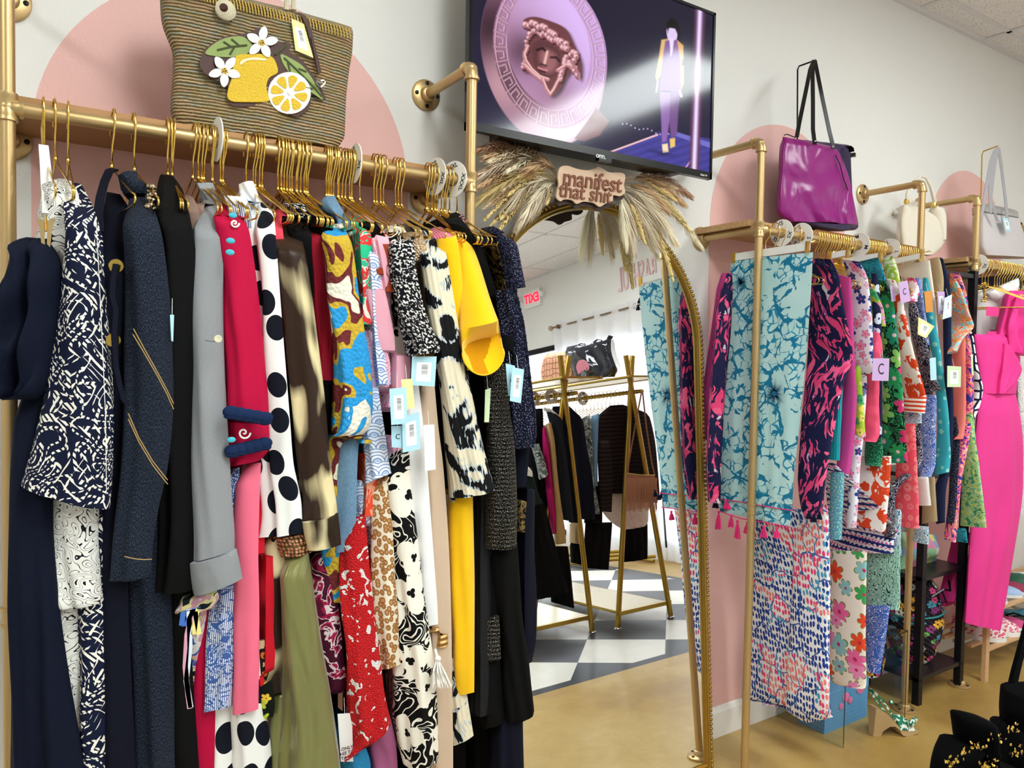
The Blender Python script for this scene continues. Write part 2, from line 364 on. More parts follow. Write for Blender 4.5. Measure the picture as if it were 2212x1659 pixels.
# ------------------------------------------------------------ room shell
def ceil_pat(g):
    v = g.obj(); a = g.noise(g.v('MULTIPLY', v, (1, 1, 0)), 150, 2, .8); fl = g.lt(a, .37)
    return g.mix(fl, 'eae4e0', 'a39b94')
M_ceil = mat('ceiling_tile', 'e8e2de', .85, pat=ceil_pat, bump=lambda g: (g.noise(g.obj(), 90, 3, .8), .3, .004))
def floor_pat(g):
    v = g.obj(); x = g.xyz(v); n1 = g.noise(v, 1.4, 4, .6); n2 = g.noise(v, 9, 5, .5, rough=.7); n3 = g.noise(v, 160, 2)
    c = g.ramp(g.m('ADD', g.m('MULTIPLY', n1, .7), g.m('MULTIPLY', n2, .3)), [(.3, '94743a'), (.46, 'ae8c4a'), (.56, 'b99a58'), (.72, 'cbb078')], False)
    c = g.mix(g.m('MULTIPLY', n3, .25), c, '94773f')
    d = .66; U = g.m('DIVIDE', g.m('ADD', g.m('SUBTRACT', x[0], 2.53), g.m('ADD', x[1], 1.86)), d); V = g.m('DIVIDE', g.m('SUBTRACT', g.m('SUBTRACT', x[0], 2.53), g.m('ADD', x[1], 1.86)), d)
    fu = g.m('FLOOR', g.m('ADD', U, .5)); fv = g.m('FLOOR', g.m('ADD', V, .5)); par = g.m('ABSOLUTE', g.m('MODULO', g.m('ADD', fu, fv), 2.0))
    chk = g.mix(par, g.mix(n2, '22242a', '33353c'), g.mix(n2, 'e9e6dc', 'd2cec4'))
    inb = g.m('MULTIPLY', g.lt(x[1], -1.255), g.lt(x[0], 4.62)); bd = g.m('MAXIMUM', g.gt(x[1], -1.32), g.gt(x[0], 4.55))
    return g.mix(inb, c, g.mix(bd, chk, '26282e'))
M_floor = mat('stained_concrete', 'a88048', .42, pat=floor_pat, spec=.5, bump=lambda g: (g.noise(g.obj(), 14, 4), .06, .004), Coat_Weight=.12, Coat_Roughness=.15)
box_obj('floor', (XL-.1, YB-.1, -.1), (XF+2, .1, 0), M_floor)
box_obj('ceiling', (XL-.1, YB-.1, CE), (XF+.1, .1, CE+.08), M_ceil)
box_obj('wall_back', (XL-.1, 0, 0), (XF+.1, .1, CE), M_wall)
box_obj('wall_left', (XL-.1, YB, 0), (XL, 0, CE), M_wall)
box_obj('wall_front', (XL-.1, YB-.1, 0), (XF+.1, YB, CE), M_wall)
mb = MB(); WY0, WY1, WZ0, WZ1 = -5.95, -2.2, .12, 2.30
mb.b2((XF, WY1, 0), (XF+.1, 0, CE)); mb.b2((XF, WY0, WZ1), (XF+.1, WY1, CE)); mb.b2((XF, WY0, 0), (XF+.1, WY1, WZ0)); mb.b2((XF, YB, 0), (XF+.1, WY0, CE))
tag(mb.build('wall_right', M_wall, smooth=False), kind='structure')
# ceiling grid
mb = MB(); x = -.11-.61*5
while x < XF: mb.b2((x-.012, YB, CE-.006), (x+.012, 0, CE+.001)); x += .61
y = -.13
while y > YB: mb.b2((XL, y-.012, CE-.006), (XF, y+.012, CE+.001)); y -= 1.22
mb.b2((XL, -.02, CE-.02), (XF, 0, CE)); mb.b2((XF-.02, YB, CE-.02), (XF, 0, CE))
tag(mb.build('trim_1', mat('grid_white', 'dcd8d6', .5), smooth=False), kind='structure')
def baseboard(name, lo, hi, ax):
    mb = MB(); prof = [(0, 0), (.016, 0), (.016, .098), (.011, .108), (.006, .115), (0, .118)]
    vs = []
    for e in (0, 1):
        for a, z in prof:
            vs.append((lo if e == 0 else hi, -a, z) if ax == 'x' else (XF-a, lo if e == 0 else hi, z))
    n = len(prof); mb.add(vs, [(i, (i+1) % n, n+(i+1) % n, n+i) for i in range(n)]+[tuple(range(n))[::-1], tuple(range(n, 2*n))]); tag(mb.build(name, M_trim, smooth=False), kind='structure')
baseboard('baseboard_back', XL, XF, 'x'); baseboard('baseboard_right', WY1, 0, 'y')
def arch(name, x0, x1, top, lbl):     # painted arch, a paint film on the wall
    r_ = (x1-x0)/2; cx = (x0+x1)/2; zc = top-r_; poly = [(x0, -.0006, .118), (x1, -.0006, .118)]+[(cx+r_*math.cos(t), -.0006, zc+r_*math.sin(t)) for t in np.linspace(0, PI, 48)]
    mb = MB(); mb.prism(poly, (0, -.0006, 0)); o = mb.build(name, M_pink, smooth=False); tag(o, kind='structure'); return o
arch('trim_2', .02, .932, 2.40, ''); arch('trim_3', 2.18, 3.03, 2.435, ''); arch('trim_4', 3.70, 4.46, 2.47, '')
# storefront window, black frame
mb = MB(); mf = mat('window_frame_black', '131316', .4, .4)
for yy in (WY0, -5.05, -3.6, WY1): mb.b2((XF+.02, yy-.03, WZ0), (XF+.08, yy+.03, WZ1))
for zz in (WZ0+.03, WZ1-.03): mb.b2((XF+.02, WY0, zz-.03), (XF+.08, WY1, zz+.03))
wf = tag(mb.build('window_1', mf, smooth=False), kind='structure')
mb = MB(); mb.b2((XF+.045, WY0, WZ0), (XF+.05, WY1, WZ1)); mb.build('pane', mat('clear_glass', 'ffffff', 0, Transmission_Weight=1.0, IOR=1.02), wf, smooth=False)
# ceiling light panels
M_diff = mat('light_diffuser', 'ffffff', .5, emit=((.93, 1.0, .985), LAMP)); SRC = None
for i, (x, y) in enumerate(PANELS):
    e = empty('ceiling_light', (x+.305, y+.61, CE-.012), 'white recessed panel light in the ceiling, '+['right row, far from the wall', 'right row, nearest the television', 'middle row, far from the wall', 'middle row, nearest the long left rack', 'over the left corner', 'at the back of the room'][i], 'ceiling light')
    mb = MB(); cx, cy = x+.305, y+.61
    for s in (-1, 1): mb.b2((cx+s*.30-.012, cy-.6, CE-.012), (cx+s*.30+.012, cy+.6, CE)); mb.b2((cx-.3, cy+s*.6-.012, CE-.012), (cx+.3, cy+s*.6+.012, CE))
    mb.build('frame', M_trim, e, smooth=False); mb = MB(); mb.b2((cx-.286, cy-.586, CE-.008), (cx+.286, cy+.586, CE-.004)); mb.build('diffuser', M_diff, e, smooth=False)
# ------------------------------------------------------------ pipe racks
PY = -.27; PR = .0135; TOPZ = 2.232; RZ = 1.933
def flange(o, c, n, parent, r_=.044):
    mb = MB(); mb.lathe([(r_, 0), (r_, .006), (r_*.9, .009), (r_*.5, .011), (r_*.46, .024), (r_*.42, .026), (PR, .027)], c, n); f = mb.build('flange', M_pipe, parent)
    mb = MB(); n_ = Vector(n); a = n_.orthogonal().normalized(); b = n_.cross(a); 
    for k in range(4):
        t = PI/4+k*PI/2; mb = MB(); mb.lathe([(.006, .008), (.006, .0115), (.002, .0125)], Vector(c)+(a*math.cos(t)+b*math.sin(t))*r_*.74, n, 8); o2 = mb.build('screw', M_screw, None); o2.parent = f; o2.data.transform(Matrix.Translation(-parent_loc(parent)))
    return f
def fitting(mb, c, dirs, k=1.32):
    for d in dirs:
        d = Vector(d); mb.lathe([(PR*1.18, 0), (PR*1.22, .016), (PR*k, .018), (PR*k, .026), (PR, .0262)], c, d, 16)
def rack(x0, x1, lbl, up=True, mid=True):
    e = empty('clothes_rack', ((x0+x1)/2, PY, 0), lbl, 'clothes rack')
    for x in (x0, x1):
        P = MB()
        bend = [(x, PY, TOPZ-.03)]+[(x, PY+.022*(1-math.cos(t)), TOPZ-.03+.03*math.sin(t)) for t in np.linspace(.2, PI/2, 7)]
        mb = MB(); mb.tube([(x, PY, .02), (x, PY, TOPZ-.03)], PR, 16); mb.build('post', M_pipe, e)
        mb = MB(); mb.tube([(x, PY+.02, TOPZ), (x, -.01, TOPZ)], PR, 14); mb.build('arm', M_pipe, e)
        mb = MB(); mb.tube(bend+[(x, PY+.03, TOPZ)], PR*1.25, 16); mb.ball((x, PY+.006, TOPZ-.006), PR*1.3); mb.lathe([(PR*1.42, 0), (PR*1.42, .008)], (x, PY, TOPZ-.036), (0, 0, 1), 16); mb.lathe([(PR*1.42, 0), (PR*1.42, .008)], (x, PY+.028, TOPZ), (0, 1, 0), 16); mb.build('elbow', M_pipe, e)
        mb = MB(); mb.tube([(x, PY, RZ), (x, -.01, RZ)], PR, 14); mb.build('arm', M_pipe, e)
        mb = MB(); s = 1 if x == x0 else -1; fitting(mb, (x, PY, RZ), [(0, 0, 1), (0, 0, -1), (s, 0, 0), (0, 1, 0)]); mb.ball((x, PY, RZ), PR*1.28); mb.build('tee', M_pipe, e)
        mb = MB(); mb.lathe([(PR, -.02), (PR*1.3, -.019), (PR*1.3, -.013), (PR*1.15, -.012), (PR*1.15, .012), (PR*1.3, .013), (PR*1.3, .019), (PR, .02)], (x, PY, .965), (0, 0, 1), 16); mb.build('coupling', M_pipe, e)
        flange(None, (x, -.0012, TOPZ), (0, -1, 0), e); flange(None, (x, -.0012, RZ), (0, -1, 0), e); flange(None, (x, PY, .001), (0, 0, 1), e, .047)
    mb = MB(); mb.tube([(x0, PY, RZ), (x1, PY, RZ)], PR*1.02, 16); mb.build('rail', M_pipe, e); return e
rack(-.02, .984, 'long gold pipe clothes rack on the left wall under the straw tote')
rack(2.129, 3.152, 'gold pipe clothes rack right of the mirror under the purple bag')
rack(3.615, 4.65, 'gold pipe clothes rack at the far right under the pale grey tote')
o = box_obj('shelf', (-.055, -.245, RZ+.0135), (1.02, -.002, RZ+.032), M_shelfgold, None, 'gold painted board shelf above the long left rack', 'shelf')
o = box_obj('shelf', (2.10, -.245, RZ+.0135), (3.18, -.002, RZ+.034), M_wood, None, 'raw wood board shelf under the purple bag', 'shelf')
o = box_obj('shelf', (3.585, -.245, RZ+.0135), (4.68, -.002, RZ+.034), M_wood, None, 'raw wood board shelf under the pale grey tote', 'shelf')
# ------------------------------------------------------------ mirror
HW, VC, RO = .475, 1.528, .475
def arch_path(r_, bottom, n=40):
    return [(1.6-r_, bottom)]+[(1.6+r_*math.cos(t), VC+r_*math.sin(t)) for t in np.linspace(PI, 0, n)]+[(1.6+r_, bottom)]
me = empty('arched_mirror', (1.6, MQ[1], 0), 'tall arched floor mirror in a beaded gold frame leaning on the wall', 'mirror')
mb = MB(); ip = arch_path(RO-.028, .036); mb.prism([mp(x, v, -.003) for x, v in ip], MN*.003); gl = mb.build('glass', M_glass, me, smooth=False)
mb = MB(); inn = arch_path(RO-.030, .034); out = arch_path(RO-.008, .008)
sec = [(0, -.014), (0, .004), (.25, .012), (.5, .010), (.75, .014), (1, .008), (1, -.014)]
vs = []; n = len(inn)
for a, b in zip(inn, out):
    for f, o_ in sec: vs.append(mp(a[0]+(b[0]-a[0])*f, a[1]+(b[1]-a[1])*f, o_))
k = len(sec); mb.add(vs, [(i*k+j, ((i+1) % n)*k+j, ((i+1) % n)*k+(j+1) % k, i*k+(j+1) % k) for i in range(n) for j in range(k)]); mb.build('frame', M_antique, me)
mb = MB(); pth = arch_path(RO-.001, .004, 60); pts = []
L = 0; 
for a, b in zip(pth+[pth[0]], (pth+[pth[0]])[1:]+[pth[0]]):
    d = math.hypot(b[0]-a[0], b[1]-a[1])
    if d < 1e-6: continue
    while L < d: pts.append((a[0]+(b[0]-a[0])*L/d, a[1]+(b[1]-a[1])*L/d)); L += .0165
    L -= d
for x, v in pts: mb.ball(mp(x, v, .006), .0072, 8, 5)
mb.build('bead_trim', M_antique, me)
mb = MB(); mb.prism([mp(x, v, -.016) for x, v in arch_path(RO-.01, .01)], MN*.010); mb.build('backing', M_blackmat, me, smooth=False)
# ------------------------------------------------------------ television
TY = -.2; TX0, TX1, TZ0, TZ1 = 1.013, 1.966, 2.093, 2.648
tv = empty('television', (1.49, -.12, TZ0), 'black flat screen television on the wall above the arched mirror', 'television')
mb = MB(); mb.b2((TX0+.01, TY+.008, TZ0+.01), (TX1-.01, TY+.03, TZ1-.01)); mb.b2((TX0+.12, TY+.03, TZ0+.005), (TX1-.12, TY+.085, TZ1-.12)); mb.build('housing', M_black, tv, smooth=False)
mb = MB()
for lo, hi in (((TX0, TY, TZ0), (TX1, TY+.02, TZ0+.022)), ((TX0, TY, TZ1-.009), (TX1, TY+.02, TZ1)), ((TX0, TY, TZ0), (TX0+.009, TY+.02, TZ1)), ((TX1-.009, TY, TZ0), (TX1, TY+.02, TZ1))): mb.b2(lo, hi)
mb.build('bezel', M_black, tv, smooth=False)
mb = MB(); mb.b2((1.47, TY-.002, TZ0-.014), (1.52, TY+.015, TZ0+.001)); mb.build('sensor', M_black, tv, smooth=False)
mb = MB(); mb.b2((1.33, -.115, 2.2), (1.65, -.002, 2.5)); mb.build('wall_bracket', M_blackmat, tv, smooth=False)
c = at(1298, 337, TY-.002); text_obj('logo', 'onn.', .022, frame(c, (1, 0, 0), (0, 0, 1)), mat('logo_white', 'e8e8e8', .4), tv, off=.0002)
c = at(1522, 379, TY-.001); text_obj('logo', 'Roku TV', .0085, frame((c[0]-.004, c[1], c[2]), (1, 0, 0), (0, 0, 1)), MATS['logo_white'], tv)
# picture on the screen: a field of coloured points painted shape by shape
def paint_screen():
    nx, nz = 620, 350; X = np.linspace(TX0+.009, TX1-.009, nx); Z = np.linspace(TZ0+.022, TZ1-.009, nz); XX, ZZ = np.meshgrid(X, Z)
    P = np.stack([XX-CAMP[0], np.full_like(XX, TY+.004-CAMP[1]), ZZ-CAMP[2]], -1); D = P@_w; px = 1106+FPX*(P@CR)/D; py = 829.5-FPX*(P@CU)/D
    lin = lambda h: np.array(hexc(h)[:3])
    I = np.zeros((nz, nx, 3)); 
    def over(mask, c): 
        m_ = np.clip(mask, 0, 1)[..., None]; c = lin(c) if isinstance(c, str) else c; I[:] = I*(1-m_)+c*m_
    def sm(a, w=2): return np.clip(a/w+.5, 0, 1)
    def poly(pts, w=1.5):
        pts = np.array(pts, float); ins = np.zeros(px.shape, bool); dist = np.full(px.shape, 1e9)
        for i in range(len(pts)):
            a, b = pts[i], pts[(i+1) % len(pts)]; cnd = ((a[1] > py) != (b[1] > py)); xi = (b[0]-a[0])*(py-a[1])/((b[1]-a[1]) or 1e-9)+a[0]; ins ^= cnd & (px < xi)
            ab = b-a; t = np.clip(((px-a[0])*ab[0]+(py-a[1])*ab[1])/(ab@ab+1e-9), 0, 1); dist = np.minimum(dist, np.hypot(px-a[0]-t*ab[0], py-a[1]-t*ab[1]))
        return sm(np.where(ins, dist, -dist), w)
    def line(pts, w, soft=1.5):
        dist = np.full(px.shape, 1e9)
        for a, b in zip(pts, pts[1:]):
            a, b = np.array(a, float), np.array(b, float); ab = b-a; t = np.clip(((px-a[0])*ab[0]+(py-a[1])*ab[1])/(ab@ab+1e-9), 0, 1); dist = np.minimum(dist, np.hypot(px-a[0]-t*ab[0], py-a[1]-t*ab[1]))
        return sm(w/2-dist, soft)
    def blob(cx, cy, s): return np.exp(-((px-cx)**2+(py-cy)**2)/(2*s*s))
    over(np.ones(px.shape), '1b1830'); over(sm(py-(190+.05*(px-1000)), 300)*.5, '26234a')
    # runway floor
    fl = poly([(1290, 345), (1425, 285), (1535, 300), (1540, 400), (1280, 370)], 4); over(fl, '3a3687'); over(fl*(np.sin(px*.13+py*.4)*.5+.5)*.3, '5652b8')
    over(poly([(1455, 283), (1535, 308), (1535, 320), (1455, 292)]), '6f6ac0')
    for i in range(46): over(sm(2.0-np.hypot(px-(1303+i*2.6), py-(334-i*.95)), 1.2), 'e8b8b8')
    for i in range(12): over(sm(1.6-np.hypot(px-(1478+i*2), py-(366-i*2.6)), 1.2), 'd8a8b8'); over(sm(1.6-np.hypot(px-(1345+i*9), py-(268+i*2.2+3*math.sin(i*5))), 1.2)*.8, 'c8b8e8')
    # big medallion (rim, ring, field) in slanted ellipse coordinates
    def er(cx, cy, a, b, rot): 
        c_, s_ = math.cos(R(rot)), math.sin(R(rot)); u = (px-cx)*c_+(py-cy)*s_; v = -(px-cx)*s_+(py-cy)*c_; return np.hypot(u/a, v/b), np.arctan2(v/b, u/a)
    e0, _ = er(1172, 122, 128, 196, -15); e1, th = er(1188, 112, 120, 168, -13); e2, _ = er(1185, 102, 88, 130, -12)
    e0 = np.where(px < 1310, e0, 2)
    over(sm((1-e0)*130, 3), '8a5f78'); over(sm((1-e0)*130, 3)*blob(1060, 60, 60), '3a2230'); over(sm((1-e0)*130, 3)*blob(1230, 290, 60), 'e0b8c8'); over(sm((1-e0)*130, 3)*blob(1090, 180, 40)*.6, 'd8a8b0')
    over(poly([(1288, 232), (1316, 262), (1296, 292), (1262, 305), (1240, 300), (1270, 260)], 3), '7a4f58')
    over(sm((1-e1)*130, 3), '9a6a80'); g = np.clip((px-1060)/250+(100-py)/500, 0, 1); over(sm((1-e1)*130, 3)*g, 'c9a2dc'); over(sm((1-e1)*130, 3)*blob(1085, 190, 50)*.8, '4e2c3a')
    ring = sm((1-e1)*130, 3)*sm((e2-1)*130, 3)
    tt = (th/(2*PI)*30) % 1; rr = (e1*1.0); q = (rr-.76)/.21
    key = ((np.abs(q-.02) < .05) | (np.abs(q-.98) < .05) | ((np.abs(tt-.12) < .05) & (q > .0)) | ((np.abs(q-.32) < .06) & (tt > .3) & (tt < .85)) | ((np.abs(tt-.82) < .06) & (q > .3) & (q < 1)) | ((np.abs(tt-.34) < .05) & (q > .3) & (q < .7)))
    over(ring*key*.55, 'f0c6d6'); over(ring*np.roll(key, 2, 1)*.35, '4a2838')
    over(sm((1-e2)*130, 3), 'b78ab0'); over(sm((1-e2)*130, 3)*np.clip((px-1120)/150+(90-py)/260, 0, 1), 'd6b4ec'); over(sm((1-e2)*130, 3)*blob(1130, 110, 38)*.85, '4a2a38'); over(sm((1-e2)*130, 3)*blob(1205, 210, 40)*.5, '7a4a60')
    # curly haired relief face
    out = [(1130, 45), (1152, 36), (1185, 44), (1222, 62), (1240, 95), (1256, 135), (1253, 172), (1240, 152), (1225, 165), (1212, 190), (1200, 204), (1186, 206), (1172, 180), (1145, 158), (1128, 150), (1140, 118), (1132, 92), (1140, 70)]
    out = smooth_poly(out, 5); over(poly([(x+5, y+5) for x, y in out], 8)*.8, '2c1622'); over(poly(out, 3), '6b3c40')
    rg = np.random.RandomState(5); cur = []
    for i in range(15): t = i/14; cur += [(1136+100*t, 52+62*t*t+3*math.sin(i*2), 9), (1146+86*t, 68+50*t*t+4*math.cos(i*1.7), 8)]
    for i in range(9): cur += [(1238+8*math.sin(i), 112+6*i, 8), (1222-1.5*i, 122+6*i, 7), (1140-1.2*i, 84+8*i, 5)]
    def disc(cx, cy, r, k=2.5): return sm(r-np.hypot(px-cx, (py-cy)*1.05), k)
    for cx, cy, r in cur:
        cx += rg.uniform(-2, 2); cy += rg.uniform(-2, 2); over(disc(cx+2.5, cy+3.5, r*.9, 4), '2b121c'); over(disc(cx, cy, r*.85, 4), 'a4666e'); over(disc(cx-1.5, cy-2, r*.5, 4), 'eebfc6'); over(disc(cx+.5, cy+.5, r*.22, 2), '6a343e')
    face = smooth_poly([(1152, 96), (1175, 88), (1205, 108), (1212, 135), (1200, 160), (1182, 170), (1164, 160), (1152, 130)], 5); over(poly(face, 5), '5a3238'); over(poly([(x*.6+1192*.4, y*.6+138*.4) for x, y in face], 14)*.9, '9c6468')
    over(line([(1160, 108), (1172, 104), (1180, 112)], 5, 3), '241016'); over(line([(1190, 124), (1202, 124), (1208, 132)], 5, 3), '241016'); over(line([(1182, 112), (1176, 138)], 5, 4), 'e8b4b0'); over(line([(1168, 138), (1180, 142)], 4, 3), '301820'); over(line([(1163, 146), (1172, 150), (1182, 152)], 4, 2), 'c88084'); over(line([(1166, 152), (1178, 156)], 3, 2), '2a1218')
    for pts in ([(1140, 100), (1132, 118), (1136, 132), (1148, 150), (1166, 166), (1184, 172)], [(1132, 140), (1150, 158), (1170, 174)], [(1172, 172), (1180, 192), (1188, 204), (1196, 192), (1204, 176), (1212, 170)], [(1204, 152), (1222, 140), (1244, 146)]): over(line(pts, 7, 3), 'b87a80'); over(line([(x+1, y-2) for x, y in pts], 2.5, 2), 'f0c4c0')
    over(line([(1234, 132), (1250, 160), (1252, 172)], 6, 3), 'a8707c')
    # walking model
    over(poly(smooth_poly([(1440, 64), (1452, 60), (1463, 66), (1461, 86), (1452, 94), (1444, 88)], 4)), 'd8c4ea'); over(poly([(1440, 50), (1450, 38), (1460, 42), (1464, 62), (1465, 78), (1458, 62), (1446, 60), (1442, 72)], 3), '08060f'); over(line([(1459, 44), (1466, 62), (1468, 84)], 4, 2), '0a0812')
    for p_, c_ in (([(1444, 200), (1470, 198), (1466, 230), (1462, 290), (1450, 300), (1444, 250)], '6f4a86'), ([(1425, 198), (1448, 200), (1446, 260), (1440, 305), (1430, 308), (1428, 250)], '8a62a6'),
                   ([(1429, 86), (1443, 84), (1428, 160), (1420, 175), (1416, 165), (1424, 120)], 'd9b06c'), ([(1462, 86), (1476, 98), (1477, 180), (1470, 196), (1468, 150)], 'd9a25c'),
                   ([(1437, 88), (1462, 86), (1470, 130), (1472, 205), (1458, 210), (1448, 196), (1424, 196), (1428, 150)], '7b5696'), ([(1446, 84), (1456, 84), (1453, 110), (1449, 122)], 'e8d0f4')): over(poly(p_, 3), c_)
    over(line([(1468, 196), (1472, 208)], 5), 'd8b0e0'); over(line([(1421, 176), (1418, 198)], 4), 'c8a0d8'); over(poly([(1474, 128), (1479, 128), (1479, 142), (1472, 142)], 3), '22203c')
    over(poly([(1430, 312), (1442, 310), (1444, 328), (1432, 330)], 3), 'f2d8b0'); over(poly([(1447, 300), (1458, 298), (1458, 316), (1448, 320)], 3), 'e8c060'); over(poly([(1395, 322), (1440, 328), (1458, 336), (1430, 338)], 8)*.6, '1a1838')
    # light pole
    for dx, w, c_ in ((0, 22, '5a3450'), (0, 10, 'b590c8'), (0, 4, 'f4e8ff')): over(line([(1513+dx, 0), (1498+dx, 400)], w, 6), c_)
    mb = MB(); mb.v = [(a, TY+.004, b) for a, b in zip(XX.ravel(), ZZ.ravel())]; ii = np.arange(nx*nz).reshape(nz, nx); fs = np.stack([ii[:-1, :-1], ii[:-1, 1:], ii[1:, 1:], ii[1:, :-1]], -1).reshape(-1, 4)
    me = bpy.data.meshes.new('screen'); V = np.stack([XX.ravel()-tv.location[0], np.full(nx*nz, TY+.004-tv.location[1]), ZZ.ravel()-tv.location[2]], -1)
    me.from_pydata([], [], []); me.vertices.add(nx*nz); me.vertices.foreach_set('co', V.ravel()); me.loops.add(len(fs)*4); me.loops.foreach_set('vertex_index', fs.ravel().astype(np.int32)); me.polygons.add(len(fs)); me.polygons.foreach_set('loop_start', np.arange(0, len(fs)*4, 4, dtype=np.int32)); me.update(calc_edges=True)
    at_ = me.color_attributes.new('picture', 'FLOAT_COLOR', 'POINT'); at_.data.foreach_set('color', np.concatenate([I.reshape(-1, 3), np.ones((nx*nz, 1))], 1).ravel().astype(np.float32))
    def pt(g): x = g.n('ShaderNodeVertexColor', layer_name='picture'); return x.outputs[0]
    m_ = mat('lit_screen', '020203', .1, spec=.35); g = G(m_.node_tree); b = m_.node_tree.nodes['Principled BSDF']; g.L(pt(g), b.inputs['Emission Color']); b.inputs['Emission Strength'].default_value = 1.0; pass
    me.materials.append(m_); o = bpy.data.objects.new('screen', me); link(o, tv)
paint_screen()
# ------------------------------------------------------------ hangers and size discs
def hanger_mesh(name, w=.205, m=None, kind=0):
    pts = [(0, .021, -.040), (0, .021, -.010)]+[(0, .0175*math.cos(t)+.001, .0175*math.sin(t)-.008) for t in np.linspace(0, PI, 9)]+[(0, -.019, -.02), (0, -.012, -.045), (0, 0, -.066), (0, 0, -.108)]
    mb = MB(); mb.tube(pts, .0019, 6)
    s = [(0, 0, -.108), (0, -.03, -.122), (0, -w*.9, -.188), (0, -w-.006, -.196), (0, -w-.011, -.205), (0, -w-.004, -.214), (0, -w+.02, -.2135), (0, 0, -.2135), (0, w-.02, -.2135), (0, w+.004, -.214), (0, w+.011, -.205), (0, w+.006, -.196), (0, w*.9, -.188), (0, .03, -.122), (0, 0, -.108)]
    mb.tube(s, .0019, 6); mb.tube([(0, 0, -.10), (0, 0, -.112)], .0034, 6)
    o = mb.build(name, m or M_gold, None, ang=None); bpy.data.objects.remove(o); return bpy.data.meshes[name]
HME = hanger_mesh('wire_hanger')
def rail_x(px, base, sl, x0): return at(px, base+sl*(px-x0), PY-.014)[0]
def hang(X, label, group, yaw=0, z=RZ+PR+.0085, me=None, y=PY, tilt=0):
    o = bpy.data.objects.new('wire_hanger', me or HME); link(o); o.location = (X, y, z); o.rotation_euler = (0, tilt, yaw); tag(o, label, 'hanger', group); return o
LEFT = [([94], 'gold wire hanger holding the navy draped gown, nearest the left post', ''), ([118, 148], 'gold wire hanger holding the doodle or chain print jacket near the left post', 'print jacket hangers'),
 ([247], 'gold wire hanger above the navy dress with grommets', ''), ([291], 'gold wire hanger inside the dark denim coat', ''), ([364, 372, 380], 'gold wire hanger in the trio above the long black coat', 'hangers above the black coat'),
 ([423, 430, 441, 448, 459, 465], 'gold wire hanger just left of the edge-on size disc on the left rail', 'hangers left of the edge-on disc'), ([478, 483, 489], 'gold wire hanger just right of the edge-on size disc', 'hangers right of the edge-on disc'),
 ([535], 'lone gold wire hanger above the white dotted coat collar', ''), ([552, 559, 565, 571], 'gold wire hanger in the group of four above the dotted coat', 'hangers above the dotted coat'),
 ([604, 609, 614, 619, 624, 629, 634], 'gold wire hanger in the packed group above the brown fur print coat', 'hangers above the brown coat'), ([644, 649, 655, 660, 665, 671], 'gold wire hanger in the group above the crimson cardigan', 'hangers above the crimson cardigan'),
 ([709, 714, 719, 724, 729, 734, 739], 'gold wire hanger in the packed group above the blue and yellow eyelet blouse', 'hangers above the eyelet blouse'), ([748, 754, 759, 764, 768, 780], 'gold wire hanger pressed against the XL size disc', 'hangers by the left XL disc'),
 ([812, 819, 826, 834], 'gold wire hanger in the group of four right of the XL disc', 'hangers right of the XL disc'), ([858, 865, 872], 'gold wire hanger in the trio left of the XXL disc', 'hangers left of the XXL disc'),
 ([928, 934, 940, 946, 951], 'gold wire hanger just beside the XXL disc', 'hangers by the XXL disc'), ([960, 966, 972, 978], 'gold wire hanger between the XXL and XXXL discs', 'hangers between XXL and XXXL'), ([993], 'last gold wire hanger on the left rail, beside the post', '')]
ORD = ['first', 'second', 'third', 'fourth', 'fifth', 'sixth', 'seventh', 'eighth', 'ninth', 'tenth', 'eleventh', 'twelfth', 'thirteenth', 'fourteenth', 'fifteenth', 'sixteenth']
def ordl(lb, k, n, side='left'): return lb if n < 2 else lb.replace('gold ', '%s-from-%s gold ' % (ORD[k], side), 1)
for xs, lb0, gr in LEFT:
    for k_, p in enumerate(xs):
        lb = ordl(lb0, k_, len(xs)); X = rail_x(p, 240, .1606, 45); o = hang(X, lb, gr or None, random.uniform(-.12, .12)+(.1 if p < 200 else 0), tilt=random.uniform(-.03, .05))
def size_disc(c, txt, label, yaw=0, tilt=0, r_=.047, n=3):
    e = empty('size_disc', (c[0], c[1], c[2]-r_), label, 'size marker')
    Mx = Matrix.Translation(Vector(c)) @ Matrix.Rotation(yaw, 4, 'Z') @ Matrix.Rotation(tilt, 4, 'Y')
    mb = MB(); N = 40; ri = .0185; vs = []
    for a, t in ((r_, .0012), (r_, -.0012), (ri, -.0012), (ri, .0012)):
        for i in range(N): th = 2*PI*i/N; vs.append(Mx @ Vector((t, a*math.cos(th), a*math.sin(th))))
    mb.add(vs, [(k*N+i, k*N+(i+1) % N, ((k+1) % 4)*N+(i+1) % N, ((k+1) % 4)*N+i) for k in range(4) for i in range(N)]); mb.build('ring', M_white, e)
    if txt:
        for k in range(4 if n == 4 else 3):
            th = PI/2-k*2*PI/3+.2 if n == 3 else PI/2-k*PI/2+.2
            # facing -X: reader's right is -Y
            d = Vector((0, -math.cos(th), math.sin(th))); tx = Vector((0, -math.sin(th), -math.cos(th)))
            o = Vector((-.0015, 0, 0))+d*(r_*.70); F = Mx @ frame(o, tx, d); text_obj('print', txt, .021 if len(txt) < 3 else .017, F, M_ink, e, depth=.0003, off=.0002)
    return e
def dl(px, txt, lb, yaw=0, dz=0, tilt=0): X = rail_x(px, 240, .1606, 45); size_disc((X, PY, RZ+dz), txt, lb, yaw, tilt)
dl(472, '', 'white size disc seen edge-on above the grey chambray coat', .05, .004, 0)
dl(771, 'XL', 'white XL size disc on the left rail, seen nearly edge-on', -.02, 0, .02)
dl(946, 'XXL', 'white XXL size disc on the left rail beside the XXXL disc', .12)
dl(985, 'XXXL', 'white XXXL size disc next to the right post of the left rack', .3)
